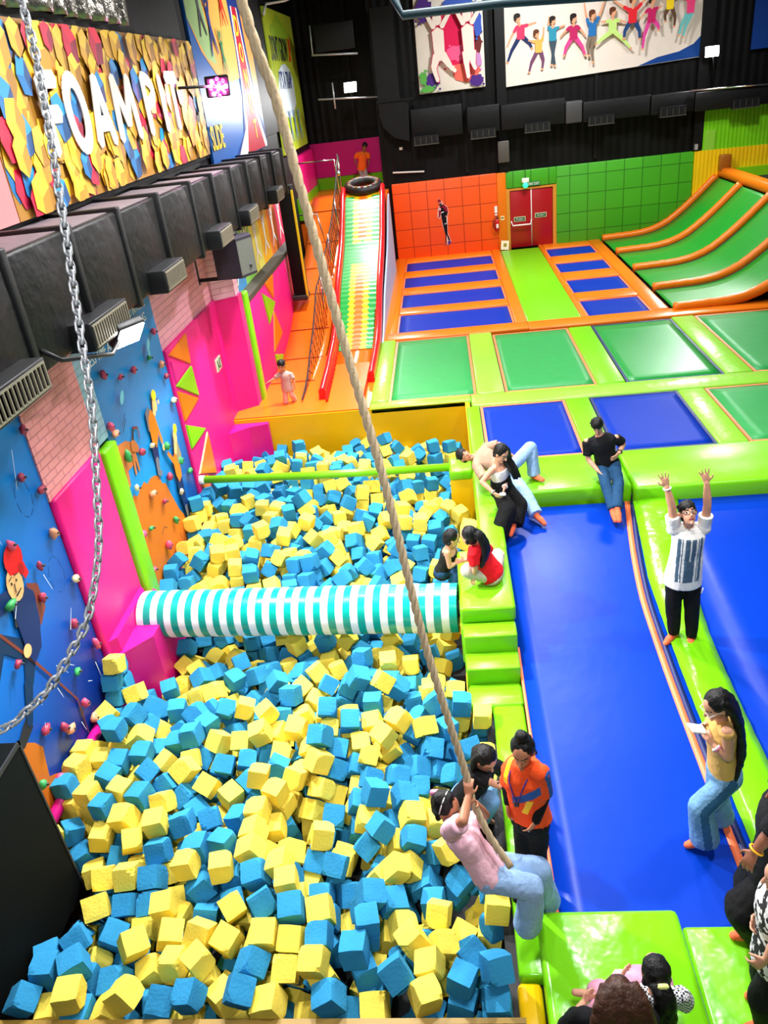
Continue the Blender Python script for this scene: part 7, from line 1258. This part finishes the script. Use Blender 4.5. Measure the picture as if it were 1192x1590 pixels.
def ringband(p, d, r, m, name, root, w=.02, flat=.8):
    b = MB(); p = V3(p); d = V3(d).normalized(); u = d.orthogonal().normalized(); v = d.cross(u)
    b.tube([p+(u*math.cos(a)+v*math.sin(a))*r for a in [2*PI*i/18 for i in range(18)]], w*.4, 6, closed=True); return b.build(name, m, root)
def band(J, x, m, root, name='wristband', r=.034, at=.93):
    E, W = V3(J['e'+x]), V3(J['w'+x]); return ringband(E+(W-E)*at, W-E, r*J['s'], m, name, root)
BLK = cloth('black cotton', '0e0e11'); BLK2 = cloth('black trouser cloth', '0b0b0d'); DEN = cloth('light blue denim', '8fb0d8', .85, .35, .15); DEN2 = cloth('mid blue denim', '6f9cc6', .85, .35, .2); DEN3 = cloth('dark blue denim', '1c4468', .85, .35, .2); WHT = cloth('white cotton', 'e9e6e2'); BEI = cloth('beige trouser cloth', 'b9b0a2')
YB_ = mat('yellow wristband', 'f0b020', .5); WB_ = mat('white wristband', 'f0eef0', .5)

# 1 swinging woman
def ex(J, r, F):
    b = MB(); p = F['c']+F['hu']*.06-F['hf']*.11-F['hr']*.03; b.rbox(tuple(p-Vector((.035, .02, .022))), tuple(p+Vector((.035, .02, .022))), .012); b.build('hair_clip', mat('pink hair clip', 'f08ab0', .3), r)
    b = MB(); u = F['hu']; b.tube([F['c']+F['hr']*math.cos(a)*.088+F['hu']*.1*math.sin(a)-F['hf']*.03+F['hu']*.03 for a in [PI*i/14 for i in range(15)]], .006, 6); b.build('hair_band', WHT, r)
    b = MB(); P = V3(J['pel'])+F['up']*.11*F['s']; b.ball(P+F['f']*.14*F['s'], (.015, .02, .015)); b.build('jeans_button', STEEL, r)
P = POSES['swing']; hc = V3(P['head'])
make_person('swing', 'woman in pale pink top and light jeans swinging on the thick rope', SK_A, 'long', top=dict(m=cloth('pale pink jersey', 'f0bccb'), i=.016, sleeve=.8, fold=.012, hem=-.02, w=1.05), bottom=dict(m=DEN, hemw=.1, kneew=.085, i=.02, fold=.012), socks=None, fem=True, curl=1.25, extra=ex, feet=False)
# 2 instructor
OTEE = cloth('orange jersey', 'f0521e'); BLU_ = cloth('printed blue', '2b5aa8'); YEL_ = cloth('printed yellow', 'f0b82a')
def tee(q, s):
    x, y, z = q[:, 0]/s, q[:, 1], q[:, 2]/s; o = np.zeros(len(q)); F = y > 0
    o[F & (np.abs(z-(.34+x*.8)) < .045) & (x > -.06) & (x < .17)] = 1; o[F & (np.abs(x-.07-.35*(z-.28)) < .024) & (z > .2) & (z < .36)] = 2; o[F & (z > .44) & (np.abs(x+.11) < .02)] = 2
    o[(x > .19) & (np.abs((x*60) % 2-1) < .4) & (z > .2)] = 1; return o
def ex(J, r, F):
    s = F['s']; n = V3(J['neck']); q = V3(J['pel'])+F['up']*.34*s+F['f']*.165*s
    b = MB(); b.tube(cr([n+F['lat']*.07*s-F['f']*.03*s, n+F['lat']*.07*s+F['f']*.13*s-F['up']*.06*s, q+F['lat']*.01, q], 5), .006, 6); b.tube(cr([n-F['lat']*.07*s-F['f']*.03*s, n-F['lat']*.07*s+F['f']*.13*s-F['up']*.06*s, q-F['lat']*.01, q], 5), .006, 6); b.build('lanyard', mat('violet ribbon', '4a2a8a', .6), r)
    b = MB(); b.rbox(tuple(q-Vector((.018, .008, .05))), tuple(q+Vector((.018, .008, 0))), .005); b.build('whistle', CHAR, r)
    b = MB(); b.ball(V3(J['hb'])+F['f']*.012, .006); b.build('ring', STEEL, r)
make_person('instr', 'instructor in printed orange tee over black sleeves with hair bun, beside the pit', SK_A, 'bun', top=dict(m=OTEE, vox=.0075, i=.03, sleeve=.8, fold=.006, hem=.09, inner=BLK, ms=[BLU_, YEL_], cls=tee, w=1.05), bottom=dict(m=BLK2, hemw=.062, i=.02), socks=BLK, fem=True, curl=.7, extra=ex)
# 3 climber out of the pit
hcl = V3(POSES['climb']['head'])
make_person('climb', 'girl in black tee and jeans leaning out of the foam toward the instructor', SK_B, 'long', top=dict(m=BLK, i=.018, sleeve=.85), bottom=dict(m=DEN2, hemw=.075, kneew=.075, i=.018), socks=None, fem=True, curl=.4,
    hairpath=dict(pts=[hcl+Vector((-.02, .0, .1)), hcl+Vector((-.09, .02, .03)), hcl+Vector((-.1, .02, -.08)), hcl+Vector((-.06, .0, -.16))], w=(.05, .08), axis=(.1, 1, 0), n=9, r=.03))
# 4 girl with the phone
def ex(J, r, F):
    band(J, 'a', WB_, r, r=.037, at=.9); band(J, 'a', mat('pink wristband', 'e080a0', .5), r, r=.037, at=.8)
    b = MB(); c = F['c']
    for q in (-1, 1): b.tube([c+F['hf']*.092+F['hr']*(q*.032+.022*math.cos(a))+F['hu']*(.01+.017*math.sin(a)) for a in [2*PI*i/14 for i in range(14)]], .003, 5, closed=True)
    b.tube([c+F['hf']*.095+F['hr']*.06+F['hu']*.012, c+F['hr']*.08+F['hu']*.012], .0035, 5); b.tube([c+F['hf']*.095-F['hr']*.06+F['hu']*.012, c-F['hr']*.08+F['hu']*.012], .0035, 5); b.build('eyeglasses', WHITE, r)
P = POSES['phone']; hc = V3(P['head']); nk = V3(P['neck']); pl = V3(P['pel'])
def jcls(fc, J):
    o = np.zeros(len(fc)); P_, K_, N_ = (np.array(J[k]) for k in ('pa', 'ka', 'na'))
    for A, B in ((P_, K_), (K_, N_)):
        d = B-A; t = ((fc-A)@d)/(d@d); q = A+np.clip(t, 0, 1)[:, None]*d; v = fc-q; o[(v[:, 1] < -.055) & (np.abs(v[:, 0]) < .032) & (t > -.1) & (t < 1.02)] = 1
    return o
make_person('phone', 'girl with waist-long black hair, tan top and pale jeans looking at her phone', SK_B, 'long', top=dict(m=cloth('tan jersey', 'dcae62'), i=.008, sleeve=0, fold=.004, hem=-.02), bottom=dict(m=DEN2, hemw=.115, kneew=.09, i=.02, ms=[cloth('faded blue denim stripe', '2f5f8c', .85, .3, .2)], cls=jcls), fem=True, curl=.8, extra=ex,
    hairpath=dict(pts=[hc+Vector((.02, 0, .09)), hc+Vector((.11, 0, .0)), nk+Vector((.13, -.01, -.05)), nk+Vector((.16, -.02, -.25)), nk+Vector((.15, -.02, -.45)), nk+Vector((.11, -.02, -.6))], w=(.06, .1), axis=(.25, .97, 0), n=13, r=.036))
b = MB(); h1 = V3(P['ha']); h2 = V3(P['hb']); ctr = (h1+h2)/2+Vector((-.05, -.02, .015))
_rot = Matrix.Rotation(math.radians(32), 3, 'Y')@Matrix.Rotation(.35, 3, 'Z'); t = empty('phone', ctr, 'white phone held by the long haired girl in tan top', 'phone')
b = MB(); b.rbox(tuple(ctr-Vector((.085, .045, .007))), tuple(ctr+Vector((.085, .045, .007))), .006); b.v = [tuple(_rot@(Vector(v)-ctr)+ctr) for v in b.v]; b.build('phone_case', WHITE, t)
b = MB(); b.box(tuple(ctr+Vector((-.078, -.04, .0068))), tuple(ctr+Vector((.078, .04, .0085)))); b.v = [tuple(_rot@(Vector(v)-ctr)+ctr) for v in b.v]; b.build('screen', mat('bright phone screen', 'eef2f6', .2, emit='eef2f6', estr=.6), t)
# 5 man with raised arms
BG = cloth('blue grey knit panel', '4b6478'); 
def polo(q, s):
    x, y, z = q[:, 0]/s, q[:, 1], q[:, 2]/s; o = np.zeros(len(q)); F = (y > .02) & (z < .5) & (z > -.0) & (np.abs(x) < .118)
    o[F] = 1; o[F & (np.abs(np.abs(x)-.06) < .010)] = 2; o[F & (np.abs(np.abs(x)-.085) < .004)] = 0; o[F & (np.abs(x) < .008) & (z > .25)] = 2; return o
def ex(J, r, F):
    band(J, 'a', WB_, r, r=.034, at=.92); c = F['c']; b = MB()
    for q in (-1, 1): b.tube([c+F['hf']*.102+F['hr']*(q*.036+.028*math.cos(a))+F['hu']*(.008+.022*math.sin(a)) for a in [2*PI*i/16 for i in range(16)]], .003, 5, closed=True)
    b.tube([c+F['hf']*.105-F['hr']*.01+F['hu']*.012, c+F['hf']*.105+F['hr']*.01+F['hu']*.012], .003, 5)
    for q in (-1, 1): b.tube([c+F['hf']*.097+F['hr']*q*.064+F['hu']*.012, c+F['hr']*q*.082+F['hu']*.01], .003, 5)
    b.build('eyeglasses', CHAR, r)
    n = V3(J['neck']); s = F['s']; b = MB()
    for q in (-1, 1): b.add([n+F['lat']*q*.01+F['f']*.1*s-F['up']*.09*s, n+F['lat']*q*.075*s+F['f']*.105*s-F['up']*.08*s, n+F['lat']*q*.085*s+F['f']*.02*s+F['up']*.01*s, n+F['lat']*q*.05*s+F['f']*.06*s+F['up']*.015*s], [(0, 1, 2, 3), (3, 2, 1, 0)], 0, True)
    b.build('collar', WHT, r, fix=False)
    K = V3(J['pb'])*.45+V3(J['kb'])*.55; b = MB(); b.tube([K+Vector((.075, -.06, .0)), K+Vector((.1, -.03, .05))], .007, 6); b.build('pocket_zip', WHITE, r)
make_person('man', 'man in white and blue grey polo and glasses with both arms raised', SK_B, 'short', top=dict(m=WHT, vox=.0075, i=.03, sleeve=.55, ms=[BG, WHT], cls=polo, fold=.006, hem=-.1, name='polo_shirt'), bottom=dict(m=BLK2, hemw=.052, kneew=.072, i=.018, high=True), curl=.12, extra=ex)
# 6 seated boy
def ex(J, r, F): band(J, 'b', CHAR, r, 'wrist_watch', at=.9)
make_person('boy', 'boy in black tee and dark jeans seated on the lime bench', SK_B, 'short', top=dict(m=BLK, i=.016, sleeve=.75, hem=-.05), bottom=dict(m=DEN3, hemw=.06, kneew=.065, i=.012), curl=.6, extra=ex)
# 7 person lying on the bench
make_person('lying', 'person in beige shirt and light jeans lying back on the lime deck', SK_A, 'short', top=dict(m=cloth('beige printed shirt', 'a68670', .85, .3, .25), i=.02, sleeve=.9, hem=-.04), bottom=dict(m=DEN, hemw=.085, kneew=.08, i=.018), curl=.5)
# 8 girl with long hair seated on the deck edge
P = POSES['longhair']; hc = V3(P['head']); nk = V3(P['neck'])
def ex(J, r, F): band(J, 'b', WB_, r, at=.85); band(J, 'a', STEEL, r, 'bracelet', at=.9)
make_person('longhair', 'girl with long black hair, white top and wide black trousers sitting on the deck', SK_B, 'long', top=dict(m=WHT, i=.008, sleeve=0, strap=True, fold=.004, hem=.0), bottom=dict(m=BLK2, hemw=.115, kneew=.105, i=.024, high=True), fem=True, curl=.8, extra=ex,
    hairpath=dict(pts=[hc+Vector((.0, .02, .09)), hc+Vector((.05, .05, .0)), nk+Vector((.12, .02, .04)), nk+Vector((.2, -.03, -.08)), nk+Vector((.25, -.06, -.2))], w=(.06, .08), axis=(-.6, -.75, .2), n=11, r=.036))
t = empty('phone', V3(P['ha']), 'small white phone in the hands of the girl in wide black trousers', 'phone')
h = (V3(P['ha'])+V3(P['hb']))/2+Vector((.02, -.03, .02)); b = MB(); b.rbox(tuple(h-Vector((.04, .03, .012))), tuple(h+Vector((.04, .03, .012))), .008); b.build('phone_case', WHITE, t)
# 9 red shirt
P = POSES['red']; hc = V3(P['head']); nk = V3(P['neck'])
make_person('red', 'girl in red tee with black ponytail sitting cross-legged above the steps', SK_B, 'long', top=dict(m=cloth('bright red cotton', 'd9101c'), i=.022, sleeve=.85, w=1.05, hem=-.03), bottom=dict(m=BEI, hemw=.075, kneew=.085, i=.02, round=True), socks=None, fem=True, curl=.5,
    hairpath=dict(pts=[hc+Vector((.05, -.03, .07)), hc+Vector((.13, -.06, .02)), nk+Vector((.12, -.09, .0)), nk+Vector((.09, -.13, -.12)), nk+Vector((.07, -.14, -.2))], w=(.03, .05), axis=(.5, .8, 0), n=7, r=.036))
# 10 girl in the pit
make_person('pitgirl', 'girl in dark tank top sunk in the foam beside the red shirted girl', SK_B, 'long', top=dict(m=cloth('dark olive cotton', '1a1c16'), i=.008, sleeve=0, strap=True), bottom=dict(m=DEN3, hemw=.06, i=.012), socks=None, fem=True, curl=.4)
# 11 kid, 12 person at the top
make_person('kid', 'small kid in pale pink grey tee on the orange ramp', SK_A, 'short', top=dict(m=cloth('grey pink cotton', 'b09088'), i=.02, sleeve=.8, fold=.005), bottom=dict(m=cloth('pale pink trouser cloth', 'c8a8a0'), hemw=.06, i=.014), socks=None, hs=.9, voxel=.009, curl=.3)
make_person('topman', 'person in orange tee and grey trousers standing at the slide top', SK_C, 'short', top=dict(m=cloth('orange staff tee', 'f06a1e'), i=.018, sleeve=.8), bottom=dict(m=cloth('grey trouser cloth', '9a9a9a'), hemw=.06, i=.014), socks=None, voxel=.01)
# 13, 14 people at the right edge
def ex(J, r, F): band(J, 'a', YB_, r, r=.04, at=.9)
make_person('bigright', 'person in black with yellow wristband cut by right photo edge, nearer the phone girl', SK_C, 'short', top=dict(m=BLK, i=.03, sleeve=.9, w=1.1), bottom=dict(m=BLK2, hemw=.095, kneew=.12, i=.04, fold=.012), curl=.6, extra=ex)
PRN = mat('white print with black scribble', 'e8e6e2', .85); nt, N, L = nodes_of(PRN)
w_ = N.new('ShaderNodeTexNoise'); w_.inputs['Scale'].default_value = 22; w_.inputs['Detail'].default_value = 2; tc = N.new('ShaderNodeTexCoord'); L.new(tc.outputs['Object'], w_.inputs['Vector'])
r_ = N.new('ShaderNodeValToRGB'); r_.color_ramp.interpolation = 'CONSTANT'; r_.color_ramp.elements[0].color = (.01, .01, .012, 1); r_.color_ramp.elements[1].position = .5; r_.color_ramp.elements[1].color = (.8, .79, .77, 1); L.new(w_.outputs['Fac'], r_.inputs[0]); L.new(r_.outputs[0], N['Principled BSDF'].inputs['Base Color'])
def ex(J, r, F): band(J, 'b', YB_, r, r=.036, at=.8)
make_person('cornerright', 'person in black and white print tee cut by lower right photo corner', SK_B, 'long', top=dict(m=PRN, i=.03, sleeve=.6), bottom=dict(m=BLK2, hemw=.085, kneew=.1, i=.03), curl=1.1, extra=ex)
# 15, 16 seated at the bottom
P = POSES['brownhair']; hc = V3(P['head']); nk = V3(P['neck'])
PNK = cloth('dusty pink cloth', 'd896ae')
make_person('brownhair', 'woman with long brown hair, black top and pink trousers seen from behind at bottom edge', SK_B, 'long', HAIRBR, top=dict(m=BLK, i=.02, sleeve=1.5), bottom=dict(m=PNK, hemw=.09, kneew=.1, i=.025, round=True), socks=None, fem=True, curl=.6,
    hairpath=dict(pts=[hc+Vector((0, -.01, .1)), hc+Vector((0, -.1, .04)), nk+Vector((.0, -.15, .02)), nk+Vector((.02, -.19, -.15)), nk+Vector((.03, -.2, -.35))], w=(.07, .3), axis=(1, .05, 0), n=19, r=.045))
GING = mat('gingham cloth', 'e8e8ea', .85); nt, N, L = nodes_of(GING); ck = N.new('ShaderNodeTexChecker'); ck.inputs['Scale'].default_value = 70; ck.inputs['Color1'].default_value = (.85, .85, .87, 1); ck.inputs['Color2'].default_value = (.02, .02, .03, 1); tc = N.new('ShaderNodeTexCoord'); L.new(tc.outputs['Object'], ck.inputs['Vector']); L.new(ck.outputs['Color'], N['Principled BSDF'].inputs['Base Color'])
P = POSES['gingham']; hc = V3(P['head']); nk = V3(P['neck'])
def ex(J, r, F):
    p = F['c']-F['hf']*.12+F['hu']*.0; ringband(p, (0, -1, -.4), .032, mat('lemon hair tie', 'e8f08a', .6), 'hair_tie', r, .045)
make_person('gingham', 'girl with ponytail and black and white gingham top seated at bottom edge', SK_B, 'long', top=dict(m=GING, i=.022, sleeve=.7), bottom=dict(m=PNK, hemw=.07, kneew=.08, i=.02, round=True), socks=None, fem=True, hs=.97, curl=.6, extra=ex,
    hairpath=dict(pts=[hc+Vector((0, -.1, .04)), hc+Vector((.02, -.16, -.02)), nk+Vector((.03, -.16, -.04)), nk+Vector((.03, -.15, -.18)), nk+Vector((.03, -.13, -.26))], w=(.025, .045), axis=(1, 0, 0), n=7, r=.036))
# ---------------------------------------------------------------- light
W_ = bpy.data.worlds.new('hall'); SC.world = W_; W_.use_nodes = True
W_.node_tree.nodes['Background'].inputs[0].default_value = (.93, .95, 1, 1); W_.node_tree.nodes['Background'].inputs[1].default_value = .13
def bay(p, aim, watts, size=.7, label='', spread=150):
    p = Vector(p); t = empty('unseen_bay_lamp', p, label, 'lamp', 'high bay lamps under the hall ceiling'); d = (Vector(aim)-p).normalized()
    l = bpy.data.lights.new('lamp_beam', 'AREA'); l.shape = 'DISK'; l.size = size; l.energy = watts; l.spread = math.radians(spread)
    o = bpy.data.objects.new('lamp_beam', l); o.location = p; o.rotation_euler = d.to_track_quat('-Z', 'Y').to_euler(); link(o, t)
    b = MB(); b.tube([p+Vector((0, 0, .05)), p+Vector((0, 0, .12)), p+Vector((0, 0, .3))], [size*.55, size*.5, .1], 16); b.build('lamp_shade', BLACKM, t)
    b = MB(); b.tube([p+Vector((0, 0, .28)), (p.x, p.y, 9.22)], .02, 6); b.build('hanging_rod', BLACKM, t)
LB = 'unseen high bay lamp under the dark ceiling'
bay((-1.0, 9.6, 8.9), (-1.6, 7.5, 0), 820, .6, LB, 110)
bay((-.5, 12.6, 8.9), (1.2, 7, 0), 900, .6, LB)
bay((4.5, 6.5, 8.9), (1.5, 5.5, 0), 650, .6, LB)
bay((.6, 4.6, 8.9), (-.2, 5.6, 0), 420, .6, LB)
bay((2.0, 16.0, 8.9), (2.0, 12, .6), 1300, .7, LB)
bay((-.6, -1.6, 8.8), (-.6, 4.2, 3.2), 330, .6, LB, 100)  # added fill lamp behind the camera, brightens the rope and chain
bay((-1.2, 18.5, 8.9), (-1.6, 19, 1), 900, .8, LB)
bay((3.2, 22.5, 8.9), (2, 25.5, 1), 950, .8, LB)
bay((7.0, 21, 8.9), (7., 22, 1), 550, .8, LB)
bay((-1.2, 13.8, 8.9), (-3.6, 12.5, 1), 420, .6, LB, 70)
SC.view_settings.view_transform = 'Standard'; SC.view_settings.look = 'None'; SC.view_settings.gamma = 1; SC.view_settings.exposure = -0.82
SC.view_settings.use_curve_mapping = False
